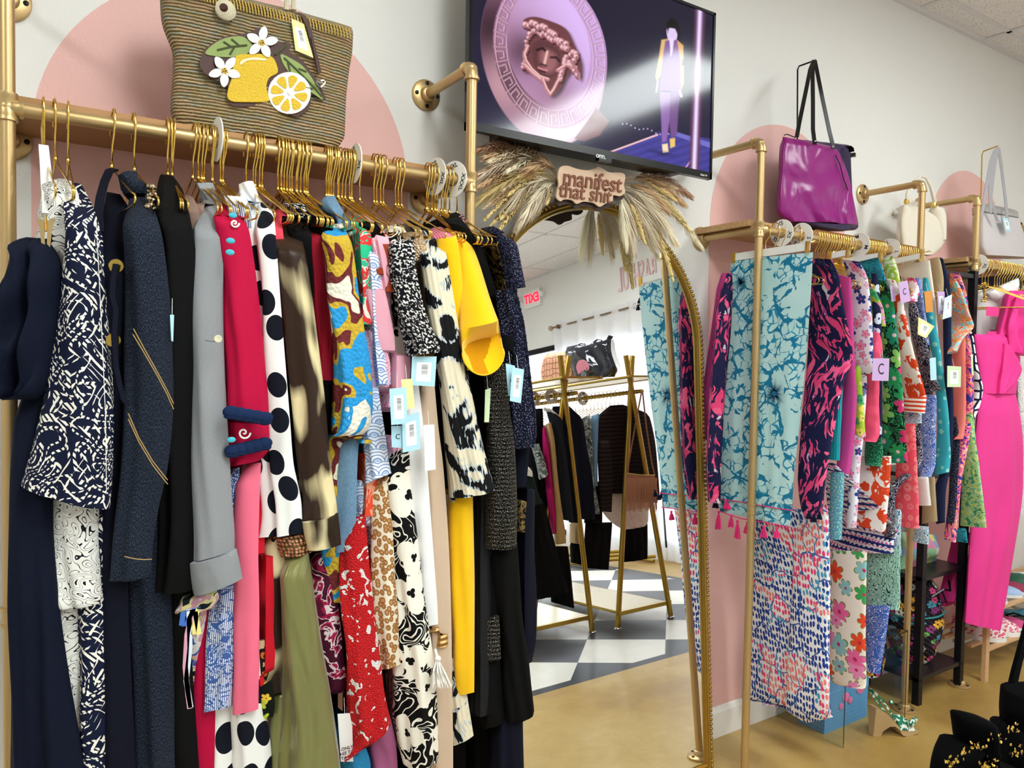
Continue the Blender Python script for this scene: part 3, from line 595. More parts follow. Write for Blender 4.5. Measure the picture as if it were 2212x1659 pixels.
# ------------------------------------------------------------ garment materials
NAVY = '141a33'; BLK = '060607'
C = {}
def cm(k, *a, **b): b.setdefault('bump', cloth(.3, .04)); b.setdefault('spec', .16); C[k] = mat(k, *a, **b)
fab = cloth(.34)
cm('navy_crepe', '091024', .8, bump=fab); cm('doodle', 'f1efe9', .8, pat=contour('f1efe9', '14141c', 26, 9, .085, 1.6)); cm('doodle_fine', 'f1efe9', .8, pat=contour('eceae4', '14141c', 60, 9, .16, 1.8))
cm('chain', NAVY, .8, pat=rope('101630', 'f3eee2', 16)); cm('navy_plain', '080b1c', .8, bump=fab)
cm('denim', '1f2634', .9, pat=lambda g: g.ramp(g.noise(g.uv(900, 260), 1, 3), [(.35, '0b1019'), (.5, '1a202d'), (.7, '434c5e')], False), bump=fab)
cm('stitch', 'b4935c', .7); cm('black_crepe', '040405', .8, bump=fab); cm('grey_chambray', '8f9195', .85, pat=lambda g: g.mix(g.noise(g.uv(400, 900), 1, 3), '6f7278', 'a9abad'), bump=fab)
cm('green_geo', BLK, .8, pat=lambda g: g.ramp(g.vor(g.uv(1, .7), 30, 'F1', .7)['Color'] and g.xyz(g.vor(g.uv(1, .7), 30, 'F1', .7)['Color'])[0], [(0, '0c0e10'), (.4, '8fe3c3'), (.6, 'f3f5ef'), (.78, '1f9a50')]))
cm('fuchsia', 'b8083c', .7, bump=fab); cm('navy_trim', '17294d', .9, bump=ribs(900, .6)); cm('white_cord', 'f3ede8', .8, bump=ribs(1500)); cm('aqua_thread', '4fb6c8', .8)
cm('pastel_silk', 'e8d8d8', .45, pat=blobs([(0, '17202f'), (.4, 'efe6a8'), (.46, 'd9a3b5'), (.52, 'f0ece6'), (.58, '3e62b8'), (.63, 'e6b7a0')], 16, 1.5))
cm('blue_stripe', 'c7cfdf', .85, pat=stripes(['eef0f4', '5a74ad'], 260)); cm('blue_stripe_emb', 'c7cfdf', .85, pat=lambda g: g.mix(g.band(g.noise(g.uv(1, 1.4), 26, 1, 2.5), 4, .2), stripes(['eef0f4', '5a74ad'], 260)(g), '3f5fa0'))
cm('dots', 'f2f1ee', .85, pat=dots('f2f1ee', '10131f', 17, .32, .5, .75), bump=lambda g: (g.band(g.noise(g.uv(), 8, 0, 1), 5, .06), .6, .004))
cm('dots_big', 'f2f1ee', .85, pat=dots('f2f1ee', '10131f', 14, .32, .45, .72), bump=lambda g: (g.band(g.noise(g.uv(), 8, 0, 1), 5, .06), .6, .004))
cm('coral_red', 'ea4a5c', .8, bump=fab); cm('salmon_pink', 'ee6f8b', .8, bump=fab); cm('red', 'd81f32', .8, bump=fab)
cm('fur_print', '2b201a', .35, pat=softblobs('33231a', 'e6d5a5', 9, .5, .6, 1, .6)); cm('fur_print_light', 'cfc19a', .35, pat=softblobs('2c1f16', 'e3d4a8', 11, .44, .58, 1, .7))
cm('olive_satin', '7d7c42', .26, .35, spec=.8, Sheen_Weight=.3, bump=lambda g: (g.noise(g.uv(9, 1.2), 2, 2), .5, .03)); cm('brown_beads', '5a3a22', .4, .4, pat=dots('5a4326', 'd79a78', 130, .36, .4), bump=lambda g: (g.vor(g.uv(), 130)['Distance'], .8, .004))
cm('crimson', '8f1026', .8, bump=ribs(700, .3)); cm('burgundy_print', '5a1533', .7, pat=blobs([(0, '4a0f2a'), (.5, 'e9d8dc'), (.55, 'a51f4d'), (.62, '5b1230')], 26, 1.2))
cm('eyelet', '2f93cf', .85, pat=blobs([(0, 'e8e3d2'), (.36, '2e95d3'), (.5, 'c7a637'), (.57, '6a2a2c'), (.64, 'e6e2cf')], 11, .8, 1, .8, w=.02), bump=lambda g: (g.vor(g.uv(), 120)['Distance'], .9, .003))
cm('light_denim', '5f83a5', .85, pat=lambda g: g.mix(g.noise(g.uv(500, 120), 1, 3), '3f6488', '86a6bf'), bump=fab)
cm('green_red_silk', '2fb58a', .35, pat=blobs([(0, '27c08c'), (.47, 'df3a3a'), (.56, 'f0e9dc'), (.6, '3fbf95')], 14, 2))
cm('shells', 'f0f2f6', .85, pat=shells('eef1f7', '5b83c8', 36, 'b7cbe8')); cm('pink_floral_line', 'f5d9e3', .85, pat=contour('f3c9d6', 'e0568b', 34, 7, .13, 2))
cm('pale_pink', 'f2afc0', .8, bump=fab); cm('rust', '9d3f2b', .85, bump=fab)
cm('tulip', BLK, .75, pat=flowers('060607', ['f1ebdd'], '060607', 10, .56, 3, rnd=1, warp=.025, base=contour('060607', 'f1ebdd', 17, 5, .13, 2)))
cm('tweed', '111114', .9, pat=lambda g: g.mix(g.m('MULTIPLY', g.gt(g.noise(g.uv(1, 1), 170, 2), .53), g.gt(g.noise(g.uv(.9, 1.6), 60, 1), .42)), '0d0d12', 'ddd9d6'), bump=lambda g: (g.noise(g.uv(), 160, 2), 1, .006))
cm('white_crepe', 'f0eff0', .8, bump=fab); cm('beige', 'd1b79e', .8, bump=fab); cm('gold_beads', 'c59a63', .3, .6, bump=ribs(500, .9, True)); cm('white_silk', 'f3f0ea', .5)
cm('brushstroke', 'e3d9bf', .85, pat=brush('e3d8bd', '101012', 'b9c2c6', 13, 1, 1, .545), bump=ribs(500, .4)); cm('pink_knit', 'f08a9d', .85, bump=ribs(500, .4))
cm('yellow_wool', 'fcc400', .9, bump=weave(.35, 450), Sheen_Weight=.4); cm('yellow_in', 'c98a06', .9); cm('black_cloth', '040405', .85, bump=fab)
cm('glitter_rib', '0a0a0c', .5, pat=dots('0a0a0c', 'd9d0bd', 260, .14, 1), bump=ribs(620, 1, True)); cm('brocade', '2a2417', .5, pat=blobs([(0, '12110f'), (.48, '7a6236'), (.58, '1b1812')], 30, 2))
cm('navy_lace', '131736', .55, pat=dots('11142f', 'aeb4cf', 170, .16, 1), bump=lambda g: (g.noise(g.uv(), 90, 3, 2), 1, .012)); cm('taupe', '8f7468', .7, bump=fab)
cm('leopard', 'd8c3a2', .85, pat=leopard('e7dcc6', '9a6a3a', 'c29460', 84)); cm('red_knit', 'd9262b', .8, pat=lambda g: g.mix(g.gt(g.noise(g.uv(1, .8), 42, 1, 1.5), .62), g.mix(g.lt(g.vor(g.uv(), 330)['Distance'], .3), 'db2429', 'a0141c'), 'f4f0ee'), bump=lambda g: (g.vor(g.uv(), 330)['Distance'], 1, .003))
cm('green_yellow_floral', 'e8e3b0', .8, pat=flowers('0f1410', ['b7d03a', 'f0d24a', 'e8e6d8'], 'd07a30', 30)); cm('purple_pink', 'a05a80', .8, bump=fab); cm('charcoal_chiffon', '1c1c20', .6, bump=ribs(300, .5))
cm('blue_lace', '2e86b8', .85, bump=weave(1, 120)); cm('grey_blue', '5c6472', .7, bump=fab); cm('studs', '33302e', .35, .6, pat=dots('1b1a1c', 'c9c2b8', 150, .3, .6))
cm('orange_animal', 'd8833f', .8, pat=leopard('e9d3a0', '1c1512', 'd07a30', 40)); cm('orange_red', 'e0492c', .6, pat=brush('e0492c', 'f0a080', None, 12))
# tags
TAGC = {k: mat('tag_'+k, h, .6) for k, h in dict(blue='b3dcea', lilac='c3a3cf', green='cfe0b4', yellow='ece6a0', orange='d08a3c', white='f3f3f0', pink='ef3f8f', paleblue='cfdcec').items()}
M_lbl = mat('label_paper', 'f8f8f8', .6); M_bar = mat('barcode', '222222', .7, pat=lambda g: g.mix(g.gt(g.noise(g.uv(900, 0), 1, 1), .5), 'f4f4f4', '151515'))
def price_tag(parent, quad, Y, col, label=True, A=at, script=False):
    """quad: 4 pixel corners clockwise from top left"""
    P = [A(x, y, Y) for x, y in quad]; nrm = np.cross(P[1]-P[0], P[3]-P[0]); nrm = nrm/np.linalg.norm(nrm)
    if A is at and nrm@(CAMP-P[0]) < 0: nrm = -nrm
    mb = MB(); mb.prism(P, nrm*.0006); t = mb.build('price_tag', TAGC[col], parent, smooth=False)
    def q(u, v, o): return P[0]*(1-u)*(1-v)+P[1]*u*(1-v)+P[2]*u*v+P[3]*(1-u)*v+nrm*o
    def pl(nm, u0, v0, u1, v1, o, m, uvs=None):
        mb = MB(); mb.add([q(u0, v0, o), q(u1, v0, o), q(u1, v1, o), q(u0, v1, o)], [(0, 1, 2, 3)]); 
        if uvs: mb.uv = [(0, 0), (0, 1), (.03, 1), (.03, 0)] if uvs == 1 else [(0, 0), (.03, 0), (.03, 1), (0, 1)]
        ob = mb.build(nm, m, None, smooth=False); ob.parent = t; ob.data.transform(Matrix.Translation(-parent_loc(parent)))
    if label:
        pl('sticker', .2, .2, .8, .85, .0009, M_lbl); pl('barcode', .4, .28, .66, .6, .0012, M_bar, 1)
    if script:
        u = (P[1]-P[0]); v = (P[3]-P[0]); c = q(.5, .5, .001); w = np.linalg.norm(u)
        F = frame(c, u, -v); ob = text_obj('script', 'C', w*.55, F, M_ink, None, depth=.0002); ob.parent = t; ob.data.transform(Matrix.Translation(-parent_loc(parent)))
    mb = MB(); top = (P[0]+P[1])/2; mb.tube([top+np.array([0, 0, .0]), top+np.array([.002, .01, .03])], .0005, 4); s = mb.build('string', M_white, None); s.parent = t; s.data.transform(Matrix.Translation(-parent_loc(parent)))
    return t
def garment(name, label, cat, parts, loc=None, A=at, group=None):
    r0 = parts[0][2]; mid = r0[len(r0)//2]; bot = r0[-1]; q = bot if len(bot) == 4 else (bot[1], bot[0], bot[2], bot[0])
    Y = parts[0][3].get('Y', -.46); Y = Y if np.isscalar(Y) else Y[-1]
    p = A((q[0]+q[2])/2, (q[1]+q[3])/2, Y); e = empty(name, (p[0], p[1], p[2]), label, cat, group)
    for nm, mk, rows, o in parts:
        o = dict(o)
        if 'M' in o: o.pop('M')
        piece(nm, C[mk] if isinstance(mk, str) else mk, rows, parent=e, A=A, **o)
    return e
T = (-.31, .14)
B = dict(back=.26, top=T)
def stitchline(e, pts, Y, m, w=.0009, name='stitching', A=at):
    mb = MB(); P = [A(x, y, Y) for x, y in pts]
    mb.tube(P, w, 5); return mb.build(name, m, e)
# ------------------------------------------------------------ left rack, nearest the left post first
g = garment('draped_gown', 'navy draped gown hanging from a gold clip hanger beside the left post', 'gown', [
 ('bodice', 'navy_crepe', [(84, 516, 104, 516), (60, 540, 118, 535), (38, 570, 132, 560), (22, 610, 138, 600), (20, 660, 134, 660), (22, 720, 128, 720), (16, 770, 118, 780), (10, 810, 108, 820), (16, 845, 96, 850), (40, 858, 80, 862)], dict(Y=-.50, dep=.045, fold=.02, nf=3.2, back=.1)),
 ('skirt', 'navy_crepe', [(820, 62, 118), (900, 56, 120), (1000, 48, 118), (1150, 40, 118), (1300, 34, 130), (1450, 30, 150), (1659, 26, 186), (1700, 26, 190)], dict(Y=-.47, dep=.04, fold=.006, back=.3))])
for k, pts in enumerate(([(70, 545), (60, 600), (90, 650), (120, 640)], [(112, 560), (100, 620), (60, 660), (30, 655)], [(120, 690), (95, 730), (60, 790), (90, 800)], [(110, 610), (118, 680), (96, 740)])):
    P = [at(x, y, -.553) for x, y in pts]; 
# clip hanger with white arm
e = empty('clip_hanger', at(96, 500, -.36), 'white and gold clip hanger holding the navy draped gown', 'hanger')
mb = MB(); P = [at(x, y, Y) for x, y, Y in ((94, 318, -.30), (98, 360, -.33), (100, 392, -.37), (106, 420, -.42), (107, 466, -.45))]; mb.ribbon([tuple(p) for p in P], (1, 0, 0), [.016, .017, .018, .022, .022], .012); mb.build('arm', M_white, e)
mb = MB(); mb.tube([at(94, 240, PY-.02), at(90, 275, PY-.03), at(93, 325, PY-.01)], .0019, 6); mb.build('hook', M_gold, e)
M_cg = mat('champagne_metal', 'cbb07f', .25, 1)
for s in (-1, 1):
    mb = MB(); mb.prism([at(99+s*x, y, -.50) for x, y in ((3, 478), (20, 472), (13, 500), (9, 535), (2, 528), (3, 500))], (0, -.006, 0)); mb.build('clip', M_cg, e, smooth=False)
mb = MB(); mb.tube([at(99, 466, -.5), at(99, 500, -.505)], .002, 6); mb.build('spring', M_gold, e)
g = garment('print_jacket', 'white jacket with black line doodles, behind the navy chain print jacket', 'jacket', [
 ('lapel', 'doodle_fine', [(388, 132, 150), (420, 126, 152), (470, 118, 146), (540, 118, 138), (560, 125, 138)], dict(Y=-.44, top=T, back=.1)),
 ('body', 'doodle', [(132, 386, 158, 392), (136, 410, 172, 420), (140, 450, 175, 460), (138, 500, 170, 500), (134, 560, 160, 560), (132, 640, 146, 640), (130, 700, 140, 700), (129, 740, 133, 740)], dict(Y=-.46, back=.25, top=T)),
 ('sleeve', 'doodle', [(1040, 112, 215), (1100, 108, 216), (1160, 106, 214), (1220, 104, 218), (1270, 103, 221), (103, 1300, 226, 1292), (120, 1306, 222, 1300)], dict(Y=-.475, dep=.03, back=.04)),
 ])
g = garment('doodle_trousers', 'white trousers with black line doodles, hanging low at the left', 'trousers', [('leg', 'doodle', [(1290, 132, 174), (1340, 130, 176), (1400, 126, 183), (1470, 120, 186), (1540, 115, 187), (112, 1590, 188, 1580), (120, 1602, 170, 1598)], dict(Y=-.45, back=.12))])
g = garment('chain_print_jacket', 'navy jacket printed with white rope chains at the left', 'jacket', [
 ('body', 'chain', [(160, 392, 178, 398), (168, 420, 200, 440), (168, 460, 214, 480), (160, 520, 224, 520), (146, 590, 227, 590), (133, 680, 234, 680), (118, 760, 240, 760), (100, 850, 246, 850), (78, 940, 246, 940), (58, 1010, 244, 1020), (46, 1044, 238, 1097)], dict(Y=-.505, top=T, back=.18, dep=.05, fold=.003, skew=.03)),
 ('lining', 'black_cloth', [(60, 1050, 232, 1098), (90, 1066, 232, 1100)], dict(Y=-.50, back=.1, dep=.02, nr=4))])
stitchline(g, [(208, 480), (214, 600), (222, 760), (228, 900), (230, 1060)], -.553, C['white_cord'], .0006, 'piping')
garment('chain_print_trousers', 'navy rope chain print trousers below the matching jacket', 'trousers', [('leg', 'chain', [(1090, 212, 236), (1200, 200, 234), (1300, 194, 235), (1400, 190, 236), (1500, 184, 238), (1600, 181, 240), (1700, 180, 240)], dict(Y=-.47, back=.1))])
g = garment('navy_dress', 'navy dress with gold grommet lacing beside the dark denim coat', 'dress', [
 ('body', 'navy_plain', [(236, 415, 262, 420), (232, 440, 280, 450), (228, 500, 290, 500), (226, 560, 289, 560), (232, 640, 287, 640), (238, 720, 284, 720), (242, 780, 280, 790), (244, 850, 276, 868), (238, 920, 276, 920), (236, 1100, 276, 1100), (236, 1300, 280, 1300), (232, 1500, 288, 1500), (226, 1700, 298, 1700)], dict(Y=-.475, **B)),
 ])
mb = MB(); mb.ribbon([tuple(at(x, y, Y)) for x, y, Y in ((247, 366, -.29), (236, 370, -.31), (226, 392, -.35), (217, 425, -.41), (212, 460, -.45), (214, 500, -.47))], (1, .3, 0), .016, .004); mb.build('strap', C['navy_plain'], g)
mb = MB(); mb.ribbon([tuple(at(x, y, -.535)) for x, y in ((250, 570), (244, 600), (242, 640), (250, 670), (246, 720), (250, 790), (258, 830), (266, 862), (276, 876))], (1, .2, 0), .008, .005); mb.build('tie', C['navy_plain'], g)
for x, y in ((252, 575), (246, 735)): mb = MB(); mb.lathe([(.008, 0), (.0115, .001), (.0125, .003), (.0115, .005), (.008, .005)], at(x, y, -.522), (-.3, -1, 0), 18); mb.build('grommet', M_gold, g)
g = garment('denim_coat', 'long dark indigo denim coat with tan topstitching', 'coat', [
 ('collar', 'denim', [(268, 373, 296, 371), (263, 392, 302, 388), (265, 415, 322, 400), (288, 430, 318, 420)], dict(Y=-.36, back=.1, dep=.03, skew=.02)),
 ('sleeve', 'denim', [(290, 415, 318, 425), (290, 460, 336, 455), (288, 520, 352, 510), (286, 600, 364, 600), (284, 680, 371, 680), (281, 760, 374, 760), (279, 840, 376, 840), (277, 900, 375, 900), (276, 960, 370, 960), (275, 1020, 362, 1020), (272, 1090, 346, 1090), (269, 1160, 334, 1160), (268, 1225, 328, 1232), (270, 1238, 324, 1245)], dict(Y=-.51, top=(-.34, .12), dep=.045, back=.06, fold=.004)),
 ('body', 'denim', [(440, 300, 330), (600, 300, 364), (900, 296, 366), (1100, 285, 366), (1300, 281, 372), (1450, 290, 377), (1659, 296, 379), (1700, 296, 379)], dict(Y=-.455, back=.25, top=T))])
for dx in (0, 6): stitchline(g, [(287+dx*.2, 722-dx*2), (310, 760-dx*1.6), (340, 812-dx*1.4), (360, 850-dx*1.5), (375, 884-dx*2)], -.557, C['stitch']); stitchline(g, [(277, 905-dx*2), (300, 955-dx*1.5), (330, 1005-dx*1.4), (362, 1046-dx*1.5)], -.553, C['stitch'])
stitchline(g, [(269, 1202), (290, 1207), (310, 1209), (328, 1208)], -.552, C['stitch'])
g = garment('black_coat', 'long plain black coat between the denim coat and the grey coat', 'coat', [
 ('body', 'black_crepe', [(352, 378, 376, 380), (348, 400, 396, 410), (350, 440, 408, 450), (356, 500, 418, 500), (366, 560, 426, 560), (374, 640, 428, 640), (376, 760, 425, 760), (374, 880, 420, 880), (368, 1000, 420, 1000), (366, 1120, 422, 1120), (364, 1220, 420, 1220), (364, 1266, 416, 1274)], dict(Y=-.49, dep=.04, fold=.007, **B)),
 ('skirt', 'black_crepe', [(1250, 376, 420), (1400, 380, 416), (1659, 378, 432), (1700, 378, 432)], dict(Y=-.45, back=.2))])
price_tag(g, [(367, 680), (376, 680), (374, 738), (370, 736)], -.53, 'blue', False)
mb = MB(); random.seed(3)
for i in range(26): mb.ball(at(326+random.uniform(-8, 10), 424+random.uniform(-24, 30), -.42+random.uniform(-.02, .01)), random.uniform(.004, .007), 8, 5)
e = empty('beaded_top', at(326, 452, -.40), 'silver gold beaded neckline of a top beside the black coat', 'top'); mb.build('beads', mat('silver_gold', 'b9a68c', .2, 1), e)
piece('body', C['black_cloth'], [(445, 322, 345), (480, 330, 352), (520, 340, 356)], Y=-.40, parent=e, back=.2)
garment('taupe_blouse', 'thin taupe blouse squeezed beside the black coat shoulder', 'blouse', [('body', 'taupe', [(408, 420, 418, 424), (412, 455, 432, 455), (420, 520, 438, 520), (426, 620, 436, 620), (427, 690, 431, 690)], dict(Y=-.44, **B))])
garment('silk_camisole', 'narrow blush camisole hanging behind the taupe blouse', 'camisole', [('body', 'taupe', [(430, 428, 440, 434), (432, 480, 446, 480), (434, 560, 441, 560)], dict(Y=-.42, **B))])
garment('geometric_blouse', 'black, mint and green geometric print blouse left of the grey coat', 'blouse', [('body', 'green_geo', [(446, 446, 458, 440), (444, 480, 470, 480), (441, 540, 466, 540), (437, 600, 462, 600), (432, 680, 452, 680), (426, 760, 446, 760), (424, 840, 438, 840), (422, 905, 430, 905)], dict(Y=-.46, **B))])
g = garment('grey_coat', 'long grey chambray coat dress with turned cuff and one button', 'coat', [
 ('collar', 'grey_chambray', [(444, 398, 462, 396), (443, 420, 470, 420), (448, 440, 478, 445)], dict(Y=-.33, back=.1, skew=.02)),
 ('sleeve', 'grey_chambray', [(446, 425, 470, 432), (456, 460, 482, 460), (462, 500, 487, 500), (458, 560, 485, 560), (450, 640, 484, 640), (444, 720, 485, 720), (440, 790, 487, 790), (430, 860, 490, 860), (423, 930, 494, 930), (418, 1000, 498, 1000), (415, 1080, 503, 1080), (413, 1150, 508, 1150), (413, 1205, 508, 1186)], dict(Y=-.50, top=(-.34, .12), dep=.045, back=.06, fold=.003)),
 ('cuff', 'grey_chambray', [(412, 1203, 512, 1184), (415, 1240, 519, 1215), (426, 1279, 525, 1248)], dict(Y=-.505, dep=.05, back=.05, fold=.001, nr=10))])
mb = MB(); mb.lathe([(.0068, 0), (.0072, .002), (.006, .003), (.002, .0022), (0, .0022)], at(471, 732, -.549), (-.2, -1, 0), 16); mb.build('button', mat('cream_button', 'ddd5b5', .4), g)
stitchline(g, [(443, 735), (455, 737), (468, 738)], -.549, mat('grey_thread', '66696e', .8))
g = garment('fuchsia_tunic', 'fuchsia tunic with navy scalloped hems and aqua embroidery', 'tunic', [
 ('sleeve', 'fuchsia', [(492, 436, 512, 440), (492, 455, 527, 470), (494, 500, 540, 500), (495, 560, 550, 560), (496, 640, 560, 640), (494, 720, 568, 720), (491, 800, 575, 800), (489, 850, 580, 855), (489, 884, 582, 900)], dict(Y=-.50, top=(-.34, .12), dep=.05, back=.06)),
 ('hem', 'fuchsia', [(489, 900, 582, 905), (492, 940, 584, 940), (494, 970, 580, 975), (496, 1006, 560, 996)], dict(Y=-.485, dep=.04, back=.1)),
 ('lower_body', 'fuchsia', [(990, 496, 524), (1080, 497, 520), (1180, 488, 506), (1275, 456, 486), (1400, 440, 478), (1520, 434, 474), (1700, 432, 470)], dict(Y=-.44, back=.2))])
def scallop(y0, y1, xa, xb, Y, n=4):
    mb = MB()
    for k in range(n):
        f = (k+.5)/n; c = at(xa+(xb-xa)*f, y0+(y1-y0)*f, Y); mb.ball(c, .0155, 12, 8, sc=(1, .45, .75))
        c2 = at(xa+(xb-xa)*f, y0+(y1-y0)*f+9, Y); mb.ball(c2, .011, 10, 6, sc=(1.25, .45, .6))
    return mb
scallop(888, 904, 490, 582, -.545, 5).build('scalloped_trim', C['navy_trim'], g); scallop(975, 955, 494, 580, -.518, 5).build('scalloped_trim', C['navy_trim'], g)
def spiral(c, r_, turns, Y, k=40): return [at(c[0]+r_*(1-i/k)*math.cos(turns*2*PI*i/k), c[1]+r_*(1-i/k)*math.sin(turns*2*PI*i/k), Y) for i in range(k)]
for c, r_, Y in (((527, 935), 14, -.528), ((507, 482), 10, -.515)): mb = MB(); mb.tube(spiral(c, r_, 1.4, Y), .0018, 6); mb.build('cord_spiral', C['white_cord'], g)
for x, y, Y in ((500, 950, -.53), (503, 465, -.50), (497, 545, -.545), (498, 520, -.545)): mb = MB(); mb.ball(at(x, y, Y), .008, 10, 6, sc=(1, .3, .7)); mb.build('embroidery', C['aqua_thread'], g)
g = garment('pastel_wrap_top', 'multicoloured pastel silk top with bow ties below the black coat', 'top', [('body', 'pastel_silk', [(1276, 388, 470), (1290, 386, 475), (1310, 392, 462), (1322, 410, 440)], dict(Y=-.47, back=.1, fold=.008, nr=14)), ('panel', 'pastel_silk', [(1310, 425, 455), (1450, 425, 440), (1560, 428, 434), (1659, 428, 434)], dict(Y=-.44, back=.05))])
for pts in ([(428, 1312), (396, 1322), (392, 1350), (400, 1352), (418, 1316)], [(420, 1315), (430, 1370), (418, 1370), (425, 1320)], [(416, 1316), (404, 1370), (400, 1440), (406, 1500), (410, 1530)], [(408, 1316), (410, 1400), (402, 1470), (412, 1528)]): mb = MB(); mb.ribbon([tuple(at(x, y, -.50)) for x, y in pts], (1, 0, 0), .009, .003); rk = len([1 for q_ in g.children if q_.name.startswith('ribbon')]); mb.build('ribbon', mat('ribbon_%d' % rk, ['4470c4', 'efe08c', 'd9a0b4', 'd8e2ee'][rk], .5), g)
garment('striped_shirt', 'blue and white fine striped shirt with blue leaf embroidery', 'shirt', [
 ('shoulder', 'blue_stripe', [(520, 432, 530, 428), (526, 470, 544, 460), (535, 520, 548, 520), (545, 600, 549, 600)], dict(Y=-.44, **B)),
 ('sleeve', 'blue_stripe_emb', [(1010, 506, 520), (1100, 500, 518), (1200, 492, 516), (1280, 484, 514), (1340, 472, 512), (1400, 466, 510), (1460, 461, 506), (460, 1520, 504, 1522)], dict(Y=-.465, back=.1))])
garment('white_blouse', 'white blouse with a soft collar between the fuchsia tunic and the dotted coat', 'blouse', [('body', 'white_crepe', [(512, 422, 524, 420), (520, 440, 540, 440), (532, 480, 548, 480), (540, 540, 550, 540)], dict(Y=-.43, **B))])
g = garment('dotted_coat', 'white coat with large navy dots and a round white collar', 'coat', [
 ('collar', 'white_crepe', [(526, 396, 548, 392), (522, 410, 554, 408), (524, 428, 560, 425), (535, 445, 570, 440)], dict(Y=-.33, back=.1, dep=.03, skew=.02)),
 ('lapel', 'dots', [(535, 440, 565, 430), (545, 470, 572, 470), (552, 540, 582, 540), (558, 640, 592, 640), (562, 760, 604, 760), (568, 880, 612, 880), (575, 1000, 612, 1000), (582, 1100, 620, 1100), (582, 1152, 615, 1155)], dict(Y=-.475, **B)),
 ('sleeve', 'dots', [(562, 428, 580, 440), (568, 470, 594, 470), (580, 540, 600, 540), (588, 620, 606, 620), (594, 700, 612, 700), (600, 800, 620, 800), (604, 900, 628, 900), (608, 1000, 636, 1000), (612, 1080, 652, 1080), (610, 1154, 655, 1150)], dict(Y=-.505, top=(-.34, .12), dep=.03, back=.05))])
garment('dotted_dress', 'long white dress with large navy dots reaching the bottom edge', 'dress', [
 ('panel', 'dots', [(1000, 540, 560), (1150, 532, 545), (1300, 512, 560), (1420, 506, 562), (1500, 502, 570), (1600, 500, 585), (1700, 498, 592)], dict(Y=-.46, back=.2, dep=.04)),
 ('panel', 'dots_big', [(1000, 515, 540), (1100, 516, 534), (1250, 510, 528), (1400, 505, 520), (1460, 480, 506), (1560, 472, 504), (1700, 470, 505)], dict(Y=-.445, back=.2))])
garment('coral_knit', 'coral red knit top between the dotted coat and the brown print coat', 'knit top', [
 ('body', 'coral_red', [(592, 455, 604, 450), (596, 490, 612, 490), (600, 560, 620, 560), (606, 640, 628, 640), (610, 700, 628, 700), (616, 780, 629, 780), (622, 816, 629, 816)], dict(Y=-.47, **B))])
garment('salmon_trousers', 'salmon pink ribbed-cuff trousers beside the blue striped sleeve', 'trousers', [('leg', 'salmon_pink', [(1000, 538, 566), (1100, 534, 562), (1200, 531, 560), (1300, 529, 562), (1400, 527, 562), (1432, 526, 562), (1440, 525, 562), (1480, 526, 561), (527, 1528, 560, 1531)], dict(Y=-.49, back=.08, fold=.003))])
garment('red_jacket', 'narrow red jacket strip right of the salmon trousers', 'jacket', [('body', 'red', [(1000, 566, 576), (1110, 558, 575), (1260, 560, 572), (1400, 560, 572), (1490, 556, 572)], dict(Y=-.465, back=.2))])
garment('animal_print_scarf', 'orange and black animal print blouse right of the red jacket', 'blouse', [('body', 'orange_animal', [(1090, 574, 582), (1160, 573, 584), (1240, 572, 584), (1330, 572, 582), (1420, 572, 590), (1490, 572, 585)], dict(Y=-.46, back=.2)), ('hem', 'green_yellow_floral', [(1470, 570, 590), (1520, 568, 596), (1548, 574, 592)], dict(Y=-.47, back=.05))])
g = garment('fur_print_coat', 'brown silk coat with blurred cream spots, centre of the left rack', 'coat', [
 ('sleeve', 'fur_print', [(620, 478, 640, 470), (624, 500, 652, 510), (628, 560, 664, 560), (629, 640, 676, 640), (631, 720, 686, 720), (636, 800, 696, 800), (642, 870, 704, 870), (650, 940, 710, 940), (660, 1000, 716, 1000), (672, 1060, 724, 1060), (666, 1090, 728, 1085), (659, 1118, 731, 1109)], dict(Y=-.51, top=(-.34, .12), dep=.045, back=.06, fold=.004, flat=.9)),
 ('cuff', 'fur_print_light', [(657, 1116, 731, 1107), (664, 1145, 735, 1140), (676, 1178, 738, 1176)], dict(Y=-.515, dep=.05, back=.05, fold=.001, nr=10)),
 ('body', 'fur_print_light', [(1030, 646, 672), (1080, 650, 664), (1120, 652, 668), (1165, 655, 672)], dict(Y=-.48, back=.2))])
garment('fur_print_dress', 'cream and brown blurred print dress left of the olive skirt', 'dress', [('body', 'fur_print_light', [(1150, 584, 612), (1220, 586, 618), (1320, 588, 620), (1400, 586, 622), (1460, 585, 620), (586, 1485, 622, 1490)], dict(Y=-.46, back=.15))])
garment('olive_skirt_dress', 'olive satin gathered skirt with a bronze beaded waist', 'dress', [
 ('waist', 'brown_beads', [(610, 1152, 662, 1148), (608, 1180, 672, 1172), (616, 1197, 676, 1192)], dict(Y=-.485, back=.06, dep=.04, nr=10, fold=.002)),
 ('skirt', 'olive_satin', [(624, 1192, 668, 1190), (622, 1250, 676, 1250), (620, 1320, 686, 1320), (616, 1400, 698, 1400), (612, 1480, 712, 1480), (606, 1560, 724, 1560), (598, 1620, 732, 1620), (596, 1680, 738, 1680)], dict(Y=-.49, back=.12, dep=.05, fold=.007, nf=2.4, flat=.8))])
piece('underskirt', C['olive_satin'], [(1480, 600, 640), (1560, 592, 640), (1700, 584, 640)], Y=-.46, parent=bpy.data.objects['olive_skirt_dress'], back=.15)
garment('black_cardigan', 'black green cardigan sleeve behind the brown print coat', 'cardigan', [('sleeve', 'black_cloth', [(634, 462, 652, 462), (650, 500, 672, 500), (662, 560, 684, 560), (674, 640, 694, 640), (686, 720, 702, 720), (692, 760, 702, 760), (696, 830, 700, 830)], dict(Y=-.475, **B))])
